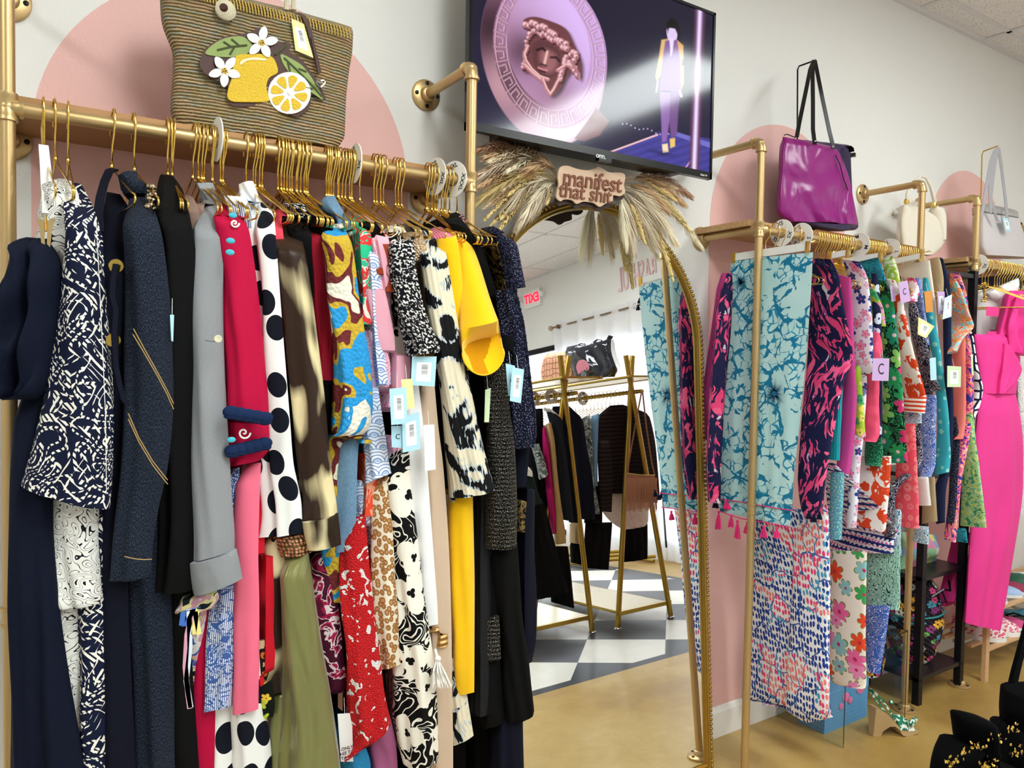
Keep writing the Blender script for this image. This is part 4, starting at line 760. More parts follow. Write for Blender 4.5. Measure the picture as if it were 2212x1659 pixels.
garment('dark_jacket', 'dark collared jacket above the brown print coat', 'jacket', [('collar', 'tweed', [(640, 438, 652, 436), (652, 462, 676, 462), (668, 490, 682, 490), (676, 540, 684, 540)], dict(Y=-.42, **B))])
garment('crimson_cardigan', 'crimson cardigan with a zip collar and ribbed cuff', 'cardigan', [
 ('collar', 'crimson', [(672, 468, 700, 462), (680, 490, 708, 485), (684, 520, 700, 515)], dict(Y=-.40, back=.1, skew=.02)),
 ('sleeve', 'crimson', [(682, 480, 702, 470), (684, 520, 714, 520), (687, 580, 720, 580), (692, 650, 726, 650), (696, 720, 728, 720), (699, 780, 728, 780), (701, 815, 727, 822)], dict(Y=-.48, **B))])
garment('black_shirt', 'black shirt shoulder between the crimson cardigan and the eyelet blouse', 'shirt', [('body', 'black_cloth', [(700, 450, 716, 455), (700, 500, 722, 500), (704, 540, 722, 540), (716, 600, 722, 600)], dict(Y=-.47, **B)), ('lower', 'black_cloth', [(810, 700, 722), (900, 706, 726), (1000, 714, 728), (1040, 716, 728)], dict(Y=-.47, back=.2))])
g = garment('eyelet_blouse', 'blue, yellow and maroon eyelet lace blouse with a puffed sleeve', 'blouse', [
 ('sleeve', 'eyelet', [(722, 482, 738, 478), (716, 500, 752, 505), (713, 530, 762, 530), (716, 580, 770, 580), (720, 650, 778, 650), (724, 720, 790, 720), (724, 780, 801, 780), (722, 830, 805, 830), (719, 880, 806, 880), (717, 915, 801, 915), (722, 928, 794, 930), (732, 935, 786, 938)], dict(Y=-.51, top=(-.40, .1), dep=.05, back=.06, fold=.006)),
 ('cuff', 'eyelet', [(757, 930, 790, 930), (760, 945, 784, 945), (768, 958, 778, 958)], dict(Y=-.51, dep=.03, back=.03, nr=8)),
 ('body', 'eyelet', [(920, 718, 745), (1000, 720, 744), (1100, 722, 742), (1200, 722, 745), (1300, 734, 752), (1380, 738, 752)], dict(Y=-.475, back=.15)),
 ('hem', 'blue_lace', [(1560, 736, 770), (1640, 734, 800), (1700, 734, 800)], dict(Y=-.46, back=.15))])
garment('denim_shirt', 'pale washed denim shirt with an embroidered yoke', 'shirt', [
 ('collar', 'light_denim', [(700, 428, 724, 424), (696, 445, 732, 440), (706, 462, 742, 455), (730, 480, 756, 475), (750, 520, 766, 520), (760, 560, 770, 560)], dict(Y=-.40, back=.2, skew=.02, top=(-.31, .3))),
 ('sleeve', 'light_denim', [(940, 744, 778), (1000, 742, 774), (1080, 740, 772), (1150, 739, 770), (1188, 740, 768)], dict(Y=-.485, back=.1))])
garment('green_silk_blouse', 'green and red silk print blouse beside the eyelet blouse', 'blouse', [('body', 'green_red_silk', [(752, 468, 764, 464), (758, 500, 774, 500), (766, 560, 778, 560), (772, 630, 783, 630), (774, 700, 780, 700)], dict(Y=-.475, **B)), ('lower', 'orange_red', [(980, 772, 786), (1060, 772, 790), (1116, 774, 786)], dict(Y=-.47, back=.1))])
garment('red_lace_dress', 'red openwork knit dress with white gaps, hanging low', 'dress', [
 ('panel', 'red_knit', [(1116, 771, 792), (1180, 766, 796), (1260, 760, 804), (1340, 756, 812), (1420, 752, 822), (1500, 750, 832), (751, 1560, 842, 1545), (752, 1590, 842, 1570), (757, 1628, 810, 1598)], dict(Y=-.495, back=.12, dep=.05, fold=.008, nf=2))])
garment('burgundy_print_dress', 'burgundy and white abstract print dress left of the red knit dress', 'dress', [('body', 'burgundy_print', [(1180, 700, 716), (1260, 700, 726), (1340, 702, 736), (1420, 708, 744), (1480, 716, 750), (722, 1500, 738, 1496)], dict(Y=-.465, back=.15))])
garment('plum_skirt', 'plum skirt hem at the bottom edge beside the red knit dress', 'skirt', [('body', 'purple_pink', [(1540, 806, 842), (1600, 802, 856), (1700, 800, 862)], dict(Y=-.46, back=.2))])
garment('shell_print_shirt', 'white shirt with blue deco shell pattern', 'shirt', [
 ('body', 'shells', [(782, 480, 790, 480), (784, 540, 796, 540), (787, 620, 802, 620), (788, 700, 806, 700), (796, 780, 812, 780), (800, 860, 822, 860), (800, 940, 834, 940), (794, 1000, 842, 1000), (788, 1048, 847, 1022)], dict(Y=-.485, **B)),
 ('lower', 'shells', [(1030, 786, 812), (1100, 784, 806), (1190, 788, 802)], dict(Y=-.46, back=.1))])
garment('pink_leaf_shirt', 'pink shirt with darker pink line flowers', 'shirt', [('body', 'pink_floral_line', [(780, 462, 792, 470), (790, 510, 802, 510), (800, 580, 812, 580), (804, 660, 820, 660), (812, 740, 834, 740), (818, 800, 845, 790), (822, 850, 842, 840), (828, 890, 836, 880)], dict(Y=-.48, **B)), ('hem', 'pink_floral_line', [(940, 832, 842), (985, 838, 849)], dict(Y=-.47, back=.1, nr=8))])
garment('pale_pink_shirt', 'plain pale pink shirt with a gathered sleeve', 'shirt', [('sleeve', 'pale_pink', [(768, 462, 786, 470), (792, 500, 810, 505), (806, 560, 822, 560), (812, 620, 832, 620), (818, 680, 845, 680), (826, 730, 854, 730), (838, 780, 855, 780), (840, 850, 853, 840), (838, 880, 846, 880)], dict(Y=-.49, **B))])
garment('black_satin_top', 'black satin sleeveless top with the rust sleeve below it', 'top', [('body', 'black_crepe', [(786, 472, 812, 478), (808, 500, 834, 510), (818, 530, 840, 540), (826, 570, 840, 570), (832, 612, 838, 612)], dict(Y=-.475, **B))])
garment('rust_tee', 'rust brown tee with a short sleeve tucked beside the pale pink shirt', 'tee', [('sleeve', 'rust', [(806, 505, 818, 510), (814, 550, 832, 550), (818, 590, 839, 595), (824, 615, 836, 612), (826, 630, 830, 630)], dict(Y=-.49, back=.2, top=T))])
garment('leopard_blouse', 'cream blouse with brown leopard spots hanging low', 'blouse', [('sleeve', 'leopard', [(1030, 822, 844), (1100, 820, 848), (1180, 820, 852), (1260, 816, 856), (1330, 816, 862), (1400, 822, 868), (828, 1438, 871, 1432)], dict(Y=-.485, back=.1))])
garment('studded_grey_top', 'grey blue top with a dark studded hem', 'top', [('body', 'grey_blue', [(1030, 806, 822), (1120, 804, 820), (1200, 802, 824)], dict(Y=-.455, back=.2)), ('hem', 'studs', [(1195, 802, 826), (1230, 806, 822)], dict(Y=-.458, back=.1, nr=6))])
g = garment('tulip_dress', 'long black dress printed with white tulips and swirls', 'dress', [
 ('shoulder', 'tulip', [(838, 492, 868, 484), (836, 510, 880, 506), (838, 550, 874, 550), (842, 620, 868, 620), (846, 700, 866, 700), (850, 780, 884, 780), (852, 820, 888, 830)], dict(Y=-.465, **B)),
 ('skirt', 'tulip', [(970, 845, 885), (1060, 846, 890), (1150, 852, 902), (1240, 858, 912), (1320, 856, 922), (1400, 848, 934), (1480, 846, 942), (1560, 850, 946), (872, 1635, 947, 1642), (880, 1640, 940, 1646)], dict(Y=-.49, back=.15, dep=.045, fold=.005))])
garment('tweed_jacket', 'black tweed jacket flecked with white, short sleeve', 'jacket', [('sleeve', 'tweed', [(868, 515, 884, 505), (866, 540, 896, 530), (866, 600, 902, 590), (868, 660, 914, 650), (872, 710, 930, 700), (877, 766, 953, 755), (882, 772, 950, 762)], dict(Y=-.515, top=(-.42, .1), dep=.05, back=.06, fold=.006))])
garment('sequin_top', 'champagne sequined top between the tweed jacket and the brushstroke coat', 'top', [('body', mat('champagne_sequin', 'c6a988', .4, .5, bump=lambda g: (g.vor(g.uv(), 200)['Distance'], 1, .003)), [(888, 492, 906, 488), (896, 530, 922, 530), (906, 580, 926, 580), (914, 640, 926, 640), (924, 700, 932, 700)], dict(Y=-.475, **B))])
g = garment('white_trousers', 'white trousers with a white price tag and gold beaded tassel cuff', 'trousers', [('leg', 'white_crepe', [(830, 880, 906), (900, 886, 914), (980, 888, 922), (1060, 896, 928), (1140, 904, 934), (1220, 912, 940), (1300, 918, 946), (926, 1355, 948, 1348)], dict(Y=-.485, back=.1, fold=.003)),
 ('beaded_cuff', 'gold_beads', [(927, 1356, 950, 1354), (930, 1380, 950, 1380), (930, 1400, 948, 1400)], dict(Y=-.485, back=.02, nr=6, fold=0))])
mb = MB()
for k in range(40): 
    a = random.uniform(-1, 1); y0 = 1425; mb.tube([at(945+a*2, y0, -.52), at(948+a*14, 1455+random.uniform(-6, 0), -.525+random.uniform(-.01, .01)), at(955+a*22, 1482+random.uniform(-8, 6), -.525+random.uniform(-.01, .01))], .0011, 4)
mb.tube([at(940, 1402, -.51), at(946, 1425, -.52)], .003, 6); mb.ball(at(946, 1423, -.52), .007); mb.build('tassel', C['white_silk'], g)
price_tag(g, [(938, 917), (915, 918), (918, 1017), (941, 1014)], -.53, 'white', False)
garment('beige_trousers', 'beige wide trousers running down to the floor', 'trousers', [('leg', 'beige', [(830, 906, 940), (920, 912, 948), (1000, 920, 958), (1100, 930, 966), (1200, 940, 972), (1320, 946, 976), (1450, 948, 978), (1600, 946, 980), (1700, 944, 980)], dict(Y=-.48, back=.2, fold=.008)), ('leg', 'beige', [(1480, 912, 950), (1600, 910, 950), (1700, 908, 950)], dict(Y=-.45, back=.1))])
g = garment('brushstroke_coat', 'cream coat with black brushstroke print', 'coat', [
 ('collar', 'brushstroke', [(878, 478, 894, 474), (890, 492, 918, 492), (912, 515, 938, 515)], dict(Y=-.38, back=.1, skew=.02, top=(-.3, .5))),
 ('sleeve', 'brushstroke', [(922, 508, 948, 512), (922, 545, 964, 545), (926, 600, 974, 600), (932, 660, 984, 660), (940, 730, 996, 730), (948, 790, 1008, 790), (954, 850, 1020, 850), (958, 910, 1032, 910), (962, 980, 1048, 980), (966, 1030, 1062, 1030), (969, 1072, 1069, 1056)], dict(Y=-.505, top=(-.38, .1), dep=.05, back=.06, fold=.004)),
 ('hem', 'brushstroke', [(1070, 968, 976), (1180, 970, 982), (1300, 974, 986), (1400, 976, 996), (1500, 976, 1010), (978, 1600, 1024, 1588)], dict(Y=-.46, back=.2))])
garment('pink_knit_top', 'pink ribbed knit top just left of the yellow coat', 'knit top', [('body', 'pink_knit', [(932, 492, 948, 488), (948, 520, 966, 520), (958, 570, 974, 570), (966, 640, 980, 640), (974, 680, 980, 680)], dict(Y=-.47, **B))])
g = garment('yellow_jacket', 'bright yellow wool jacket with a wide short sleeve', 'jacket', [
 ('body', 'yellow_wool', [(962, 498, 974, 490), (964, 530, 990, 520), (966, 600, 1000, 600), (974, 680, 1004, 680), (984, 760, 1010, 760), (994, 800, 1020, 800)], dict(Y=-.49, top=(-.38, .1), back=.25))])
# sleeve with an open mouth
mth = ell(1044, 770, 46, 40, -12, 30); pts = []
rows = [(966, 492, 984, 492), (972, 520, 1012, 525), (980, 580, 1032, 575), (990, 650, 1052, 640), (996, 710, 1070, 690)]
def loft_rings(rings, m, name, parent, cap0=True, uv=True, close=False):
    mb = MB(); n = len(rings[0]); vs = [p for r_ in rings for p in r_]; fs = [(i*n+j, i*n+(j+1) % n, (i+1)*n+(j+1) % n, (i+1)*n+j) for i in range(len(rings)-1) for j in range(n)]
    if cap0: fs.append(tuple(range(n))[::-1])
    mb.add(vs, fs); mb.uv = [(j/n*.4, p[2]) for r_ in rings for j, p in enumerate(r_)]; return mb.build(name, m, parent, ang=60)
rings = []
for i, q in enumerate(crs(rows, 14)):
    f = i/13; Yc = -.40-.11*f; a = at(q[0], q[1], Yc); b = at(q[2], q[3], Yc); c_ = (a+b)/2; h = (b-a)/2; d = .02+.03*f
    rings.append([c_+h*math.cos(t)+np.array([0, -d*math.sin(t)-.003*math.sin(3*t+f*3), 0]) for t in np.linspace(0, 2*PI, 31)[:-1]])
mouth = [at(1044+45*math.cos(t)+3*math.sin(2*t), 768-32*math.sin(t)*(1 if math.sin(t) > 0 else 1.32), -.535+.05*max(0, math.sin(t))) for t in np.linspace(0, 2*PI, 31)[:-1]]
mid_ = [(p*.45+q_*.55) for p, q_ in zip(rings[-1], mouth)]
inner = [p*.93+np.mean(mouth, 0)*.07+np.array([0, .02, .03]) for p in mouth]; inner2 = [p*.75+np.mean(rings[6], 0)*.25 for p in rings[9]]
loft_rings(rings+[mid_, mouth], C['yellow_wool'], 'sleeve', g); loft_rings([mouth, inner, inner2], C['yellow_in'], 'sleeve_lining', g, False)
mb = MB(); mb.tube(mouth+[mouth[0]], .0018, 6); mb.build('sleeve_edge', C['yellow_wool'], g)
garment('yellow_trousers', 'bright yellow wool trousers below the brushstroke coat', 'trousers', [('leg', 'yellow_wool', [(1060, 972, 1022), (1150, 973, 1024), (1250, 976, 1026), (1350, 984, 1026), (1430, 992, 1026), (1495, 1002, 1026)], dict(Y=-.475, back=.15, fold=.004))])
garment('black_cap_sleeve_dress', 'black dress with a cap sleeve right of the yellow jacket', 'dress', [
 ('shoulder', 'black_crepe', [(970, 462, 984, 458), (984, 485, 1012, 490), (1010, 520, 1036, 525), (1020, 560, 1052, 560), (1038, 610, 1066, 605), (1052, 650, 1078, 640)], dict(Y=-.46, **B)),
 ('body', 'black_crepe', [(640, 1056, 1090), (740, 1080, 1102), (800, 1040, 1104), (900, 1032, 1070), (1050, 1040, 1060), (1200, 1026, 1060), (1400, 1026, 1062), (1530, 1030, 1080)], dict(Y=-.45, back=.2)),
 ('peplum', 'black_cloth', [(725, 1085, 1110), (755, 1086, 1112), (785, 1090, 1104)], dict(Y=-.49, back=.1, nr=8))])
garment('chiffon_scarf', 'crinkled charcoal chiffon strip right of the yellow trousers', 'scarf', [('body', 'charcoal_chiffon', [(1060, 1022, 1040), (1200, 1024, 1036), (1400, 1026, 1036), (1550, 1014, 1036)], dict(Y=-.462, back=.1, fold=.004))])
g = garment('glitter_dress', 'black ribbed glitter knit dress with long sleeve', 'dress', [
 ('sleeve', 'glitter_rib', [(1060, 770, 1090, 775), (1056, 830, 1098, 830), (1054, 880, 1102, 880), (1052, 960, 1112, 960), (1050, 1040, 1116, 1040), (1048, 1110, 1118, 1110), (1048, 1178, 1116, 1180)], dict(Y=-.50, back=.06, dep=.04, fold=.002)),
 ('lower', 'glitter_rib', [(1330, 1056, 1080), (1424, 1058, 1084)], dict(Y=-.475, back=.05, nr=12))])
garment('black_trousers', 'black tailored trousers with a deep hem at the rack end', 'trousers', [
 ('leg', 'black_cloth', [(1170, 1054, 1118), (1260, 1056, 1124), (1340, 1080, 1130), (1420, 1082, 1142), (1480, 1080, 1148), (1080, 1530, 1154, 1536), (1090, 1545, 1148, 1548)], dict(Y=-.475, back=.1, fold=.006)), ('leg', 'black_cloth', [(1180, 1040, 1080), (1400, 1036, 1080), (1032, 1530, 1090, 1545), (1050, 1566, 1085, 1560)], dict(Y=-.45, back=.1, fold=.004))])
garment('brocade_jacket', 'dark gold brocade jacket tucked behind the lace dress', 'jacket', [('body', 'brocade', [(1044, 500, 1060, 500), (1056, 540, 1074, 540), (1066, 600, 1086, 600), (1076, 660, 1092, 660), (1088, 710, 1100, 715)], dict(Y=-.452, **B)), ('hem', 'brocade', [(1080, 1114, 1122), (1150, 1112, 1122)], dict(Y=-.45, back=.05, nr=8))])
g = garment('navy_lace_dress', 'navy floral lace dress with sequins, last on the left rack', 'dress', [
 ('sleeve', 'navy_lace', [(1046, 492, 1062, 488), (1062, 510, 1086, 506), (1078, 540, 1098, 535), (1088, 590, 1108, 585), (1094, 640, 1120, 640), (1100, 700, 1134, 700), (1104, 760, 1142, 760), (1106, 830, 1150, 830), (1112, 890, 1158, 890), (1118, 940, 1160, 935), (1128, 970, 1154, 965)], dict(Y=-.495, top=(-.38, .1), back=.12, dep=.04, fold=.008)),
 ('skirt', 'navy_plain', [(940, 1108, 1148), (1060, 1114, 1138), (1200, 1114, 1132), (1400, 1116, 1132), (1560, 1070, 1130), (1659, 1060, 1132), (1700, 1060, 1132)], dict(Y=-.455, back=.25))])
mb = MB(); random.seed(9)
ly = [488, 506, 535, 585, 640, 700, 760, 830, 890, 940, 968]; ll = [1050, 1066, 1082, 1090, 1096, 1102, 1105, 1108, 1114, 1120, 1130]; lr = [1060, 1084, 1096, 1106, 1118, 1132, 1140, 1148, 1156, 1158, 1152]
for k in range(330):
    yy = random.uniform(495, 966); x0 = np.interp(yy, ly, ll); x1 = np.interp(yy, ly, lr); e_ = random.choice([random.uniform(.1, .98), .97]); c = at(x0+(x1-x0)*e_, yy, -.495-.040*math.sin(PI*min(.98, e_))-.002); mb.ball(c, random.uniform(.002, .0045), 6, 4, sc=(1, .6, 1))
tag(mb.build('lace_petals', C['navy_lace'], g), kind='stuff')
# added dark strips at the rear, standing in for shade in the gaps
for k, (x0, x1, y0, lb) in enumerate(((300, 420, 430, 'added black filler strip for the shaded gap between the denim coat and the grey coat'), (440, 560, 470, 'added dark navy filler strip for the shaded gap behind the fuchsia tunic'), (590, 730, 500, 'added black filler strip for the shaded gap behind the crimson cardigan'), (740, 900, 520, 'added dark filler strip for the shaded gap behind the shell print shirt'), (930, 1110, 560, 'long black dress hidden deep at the right end of the left rack'))):
    garment('dark_gap_filler', lb, 'dress', [('body', 'black_cloth' if k % 2 == 0 else 'navy_plain', [(y0, x0+20, x1-25), (700, x0, x1-12), (1100, x0, x1), (1400, x0, x1), (1700, x0, x1)], dict(Y=-.33, back=.12, dep=.05, fold=.02))])
# cardboard garment tags on the left rack
g = bpy.data.objects['tweed_jacket']; price_tag(g, [(890, 770), (943, 770), (939, 835), (887, 832)], -.52, 'blue'); 
g = bpy.data.objects['tulip_dress']; price_tag(g, [(841, 840), (877, 836), (880, 915), (845, 918)], -.55, 'blue'); price_tag(g, [(868, 900), (905, 890), (908, 970), (870, 978)], -.535, 'blue'); price_tag(g, [(866, 820), (890, 818), (896, 880), (872, 888)], -.53, 'yellow', False); price_tag(g, [(845, 920), (872, 920), (872, 968), (846, 966)], -.53, 'blue', False, script=True)
g = bpy.data.objects['navy_lace_dress']; price_tag(g, [(1092, 785), (1112, 790), (1118, 860), (1098, 855)], -.545, 'blue', False, script=True); price_tag(g, [(1106, 793), (1132, 798), (1125, 871), (1101, 866)], -.56, 'blue')
g = bpy.data.objects['black_cap_sleeve_dress']; price_tag(g, [(1048, 842), (1060, 838), (1056, 912), (1046, 912)], -.50, 'green', False)
g = bpy.data.objects['eyelet_blouse']; t_ = price_tag(g, [(729, 1542), (760, 1540), (763, 1645), (736, 1645)], -.49, 'white', False); c = at(750, 1626, -.4915); text_obj('print', 'ONLY\nTHIS TAG\nATTACHED', .010, frame(c, (1, 0, 0), (0, 0, 1)), M_ink, g, depth=.0002)
# lacy extras
g = bpy.data.objects['black_cap_sleeve_dress']; mb = MB()
for k in range(16): mb.ball(at(1000+random.uniform(-10, 12), 470+random.uniform(-10, 14), -.40), .0025, 6, 4)
mb.build('sequins', mat('rose_sequin', 'c99aa0', .2, .8), g)
# ------------------------------------------------------------ sign and dried grass garland on the mirror
SY = -.15
e = empty('wooden_sign', at(1277, 430, SY), 'cut-out wooden script sign at the top of the arched mirror', 'sign')
zc = lambda p: [(1000+x/2.9625, y/2.9625) for x, y in p]
out = smooth_poly(zc([(615, 1075), (660, 1062), (720, 1082), (790, 1092), (838, 1078), (858, 1068), (885, 1080), (930, 1105), (1010, 1108), (1032, 1135), (1022, 1185), (1030, 1232), (1000, 1256), (955, 1252), (950, 1290), (905, 1305), (868, 1325), (828, 1300), (765, 1292), (722, 1306), (690, 1282), (640, 1278), (618, 1290), (592, 1265), (596, 1222), (606, 1180), (600, 1130)]), 4)
plate('back_layer', mat('dark_walnut', '3a2820', .6), [(x-2, y+10) for x, y in out], SY+.012, .006, e)
plate('backing', mat('birch_ply', 'd2b398', .6, pat=lambda g: g.mix(g.noise(g.uv(8, 60), 1, 3), 'd9bca2', 'c4a286')), out, SY, .006, e)
M_let = mat('walnut_letters', '7d4c38', .6)
for txt, cx, cy, w in (('manifest', 1277, 392, 128), ('that shit', 1262, 418, 114)):
    a = at(cx-w/2, cy-w*.14/2, SY-.006); b = at(cx+w/2, cy+w*.14/2, SY-.006)
    me_ = text_mesh(txt, .05, depth=.002, off=.0006, sp=.97, shear=.12); xs = [v.co.x for v in me_.vertices]; k = np.linalg.norm(b-a)/(max(xs)-min(xs)); bpy.data.meshes.remove(me_)
    text_obj('letters', txt, .05*k, frame((a+b)/2-np.array([0, .002, 0]), b-a, (0, 0, 1)), M_let, e, depth=.002, off=.0006, sp=.97, shear=.12)
gar = empty('dried_grass_garland', at(1277, 420, -.07), 'cream and brown dried grass plumes fanned over the top of the arched mirror', 'dried flowers')
GR = {k: mat('plume_'+k, h, .95) for k, h in dict(cream='fbe9c8', brown='d9b48a', rust='bb8f72', straw='ead08f', pale='fff4d8', olive='d6bd80', grey='e0cfb4').items()}
def plume(x0, y0, x1, y1, kind, col, w=.02, Y0=-.09, Y1=-.15, sag=.18):
    a = at(x0, y0, Y0); b = at(x1, y1, Y1); d = b-a; L = np.linalg.norm(d); up = np.array([0, 0, 1.0])*L*sag
    P = lambda t: a+d*t+up*math.sin(PI*t)*(1-.3*t)
    mb = MB(); rg = random; mb.tube([P(t) for t in np.linspace(0, .95, 8)], .0011, 4)
    if kind == 'bunny':
        for k in range(260):
            t = .62+.38*rg.random(); c = P(t); s_ = math.sin(PI*min(1, (t-.6)/.42))**.6; v = np.array([rg.gauss(0, 1), rg.gauss(0, 1), rg.gauss(0, 1)]); v /= np.linalg.norm(v); dd = v*w*.62*s_+d/L*.012
            q = c+v*w*.25*s_; n_ = np.cross(dd, v+np.array([.1, .2, .3])); n_ = n_/(np.linalg.norm(n_)+1e-9)*.0011; mb.add([q-n_, q+n_, q+dd], [(0, 1, 2)])
    else:
        N = dict(pampas=620, wheat=330, wisp=240)[kind]; t0 = dict(pampas=.22, wheat=.45, wisp=.25)[kind]
        for k in range(N):
            t = t0+(1-t0)*rg.random()**.85; c = P(t); T_ = P(min(1, t+.03))-P(max(0, t-.03)); T_ /= np.linalg.norm(T_)+1e-9; v = np.array([rg.gauss(0, 1), rg.gauss(0, 1), rg.gauss(0, 1)]); v -= T_*(v@T_); v /= np.linalg.norm(v)+1e-9
            s_ = min(1, (1.05-t)*3.0)*min(1, (t-t0)*5+.3)
            if kind == 'wisp': dd = T_*.075+v*w*.9*s_+np.array([0, 0, -.02*rg.random()])
            elif kind == 'wheat': dd = T_*.016+v*w*.55*s_
            else: dd = T_*.028+v*w*s_*(.5+.7*rg.random())+np.array([0, 0, -.006])
            wd = .0011 if kind != 'wheat' else .0022; n_ = np.cross(dd, v); n_ = n_/(np.linalg.norm(n_)+1e-9)*wd; q = c+v*w*.1; m_ = q+dd*.55+v*w*.1; mb.add([q-n_, q+n_, m_+n_*.8, m_-n_*.8, q+dd], [(0, 1, 2, 3), (3, 2, 4)])
    return mb.build('plume', GR[col], gar, smooth=False)
random.seed(21)
PL = [(1215, 395, 1032, 322, 'pampas', 'rust', .03), (1215, 388, 1050, 338, 'pampas', 'brown', .03), (1205, 372, 1062, 345, 'pampas', 'cream', .026), (1215, 380, 1046, 372, 'wisp', 'grey', .03), (1215, 385, 1100, 366, 'pampas', 'pale', .022), (1215, 395, 1120, 382, 'wheat', 'straw', .016), (1215, 398, 1040, 398, 'pampas', 'brown', .028),
 (1213, 400, 1052, 420, 'wisp', 'olive', .03), (1212, 400, 1036, 428, 'bunny', 'straw', .020), (1212, 402, 1046, 450, 'bunny', 'cream', .020), (1212, 400, 1068, 440, 'bunny', 'brown', .019), (1212, 402, 1084, 470, 'wheat', 'straw', .02), (1212, 404, 1052, 470, 'wheat', 'straw', .018), (1211, 405, 1078, 496, 'wheat', 'straw', .024), (1212, 400, 1030, 376, 'pampas', 'rust', .026),
 (1210, 405, 1062, 486, 'wheat', 'olive', .02), (1210, 400, 1110, 432, 'wisp', 'grey', .03), (1210, 402, 1140, 452, 'wisp', 'pale', .03), (1208, 400, 1160, 440, 'wisp', 'grey', .028), (1205, 405, 1130, 468, 'wisp', 'grey', .026), (1200, 408, 1182, 438, 'wheat', 'straw', .016), (1212, 395, 1128, 392, 'bunny', 'straw', .02), (1212, 396, 1086, 412, 'bunny', 'cream', .018), (1215, 388, 1150, 360, 'wisp', 'brown', .025), (1210, 400, 1100, 420, 'wheat', 'straw', .018),
 (1338, 395, 1488, 420, 'pampas', 'rust', .026), (1338, 395, 1475, 438, 'pampas', 'brown', .026), (1338, 392, 1460, 408, 'bunny', 'cream', .018), (1338, 390, 1432, 400, 'bunny', 'brown', .018), (1338, 400, 1440, 452, 'pampas', 'brown', .025), (1336, 404, 1512, 528, 'pampas', 'pale', .022), (1336, 404, 1490, 498, 'wheat', 'straw', .022), (1338, 402, 1478, 478, 'wheat', 'olive', .02), (1336, 408, 1460, 520, 'pampas', 'cream', .026),
 (1338, 402, 1420, 470, 'wisp', 'grey', .034), (1338, 405, 1444, 500, 'wisp', 'pale', .03), (1335, 408, 1392, 520, 'wheat', 'straw', .018), (1335, 410, 1408, 505, 'wisp', 'grey', .03), (1334, 412, 1365, 510, 'wisp', 'grey', .026), (1334, 412, 1350, 500, 'wisp', 'pale', .022), (1336, 410, 1416, 528, 'wheat', 'olive', .018), (1380, 440, 1440, 560, 'wheat', 'straw', .022), (1390, 450, 1452, 600, 'wheat', 'straw', .022), (1338, 398, 1455, 430, 'wheat', 'straw', .02)]
for p in PL: plume(*p)
# ------------------------------------------------------------ straw tote with lemons
straw = mat('straw_knit', 'a98f62', .9, pat=lambda g: g.mix(g.m('MULTIPLY', g.gt(g.m('SINE', g.m('MULTIPLY', g.xyz(g.warp(g.uv(), 60, .004))[1], 900)), -.2), 1), '8f7449', g.ramp(g.noise(g.v('MULTIPLY', g.warp(g.uv(), 30, .02), (8, 60, 1)), 1, 2), [(.3, 'dcbc80'), (.42, 'cfae92'), (.5, 'b8a872'), (.56, 'adb8ae'), (.62, 'd8b690'), (.75, 'e6cc96')], False)), bump=lambda g: (g.m('ADD', g.m('SINE', g.m('MULTIPLY', g.xyz(g.warp(g.uv(), 60, .004))[1], 900)), g.noise(g.uv(500, 500), 1, 1)), .9, .004))
BYY = -.19
b = empty('straw_tote_bag', at(560, 318, BYY+.05), 'woven straw tote bag with a leather lemon applique on the gold shelf', 'bag')
rows = [(344, -46, 757, 62), (345, 0, 755, 84), (350, 55, 753, 120), (372, 118, 746, 165), (371, 180, 740, 220), (368, 235, 738, 270), (376, 268, 736, 302), (398, 290, 722, 326)]
o = piece('body', straw, rows, Y=BYY, skew=0, dep=.055, back=.12, shr=.9, flat=.35, fold=.004, nf=2.5, parent=b, nr=70, nc=50)
mb = MB(); st = np.linspace(0, 1, 62)
for t in st:
    x = 352+(753-352)*t; y = -42+(62+42)*t; p = at(x, y, BYY-.058); q_ = at(x+4, y+22, BYY-.058); mb.tube([p+np.array([0, .01, .003]), p, (p+q_)/2+np.array([0, -.003, 0]), q_], .0017, 5)
mb.build('whipstitch', mat('raffia', 'c9a955', .7), b)
LY = BYY-.0600
def app(name, m, p, d=0, th=.0022, sm_=4): p = smooth_poly(p, sm_) if sm_ else p; return plate(name, m, p, LY-d, th, b)
k2 = lambda p: [(500+x/2.9625, y/2.9625) for x, y in p]; k1 = lambda p: [(x/2.9625, y/2.9625) for x, y in p]
M_bl = mat('brown_leather', '4a2a24', .5); M_ye = mat('yellow_leather', 'eec53f', .5, bump=lambda g: (g.vor(g.uv(), 260)['Distance'], .8, .003)); M_wl = mat('white_leather', 'f1efe6', .5); M_gl = mat('green_leather', '8fa05a', .55); M_gd = mat('dark_green_leather', '4c5334', .55)
app('backing', M_bl, [(436, 118), (450, 100), (485, 80), (515, 76), (545, 68), (560, 60), (580, 78), (612, 96), (616, 88), (628, 98), (625, 112), (652, 130), (668, 152), (688, 180), (703, 215), (690, 212), (672, 205), (668, 232), (640, 252), (610, 240), (590, 222), (560, 228), (505, 230), (492, 210), (490, 185), (455, 170), (432, 145)], 0)
app('leaf', M_gl, [(443, 115), (462, 95), (490, 82), (525, 80), (545, 100), (530, 118), (500, 124), (465, 122)], .0022); app('leaf', M_gl, [(606, 118), (630, 128), (655, 145), (680, 180), (697, 215), (672, 200), (645, 185), (630, 165), (612, 140)], .0022)
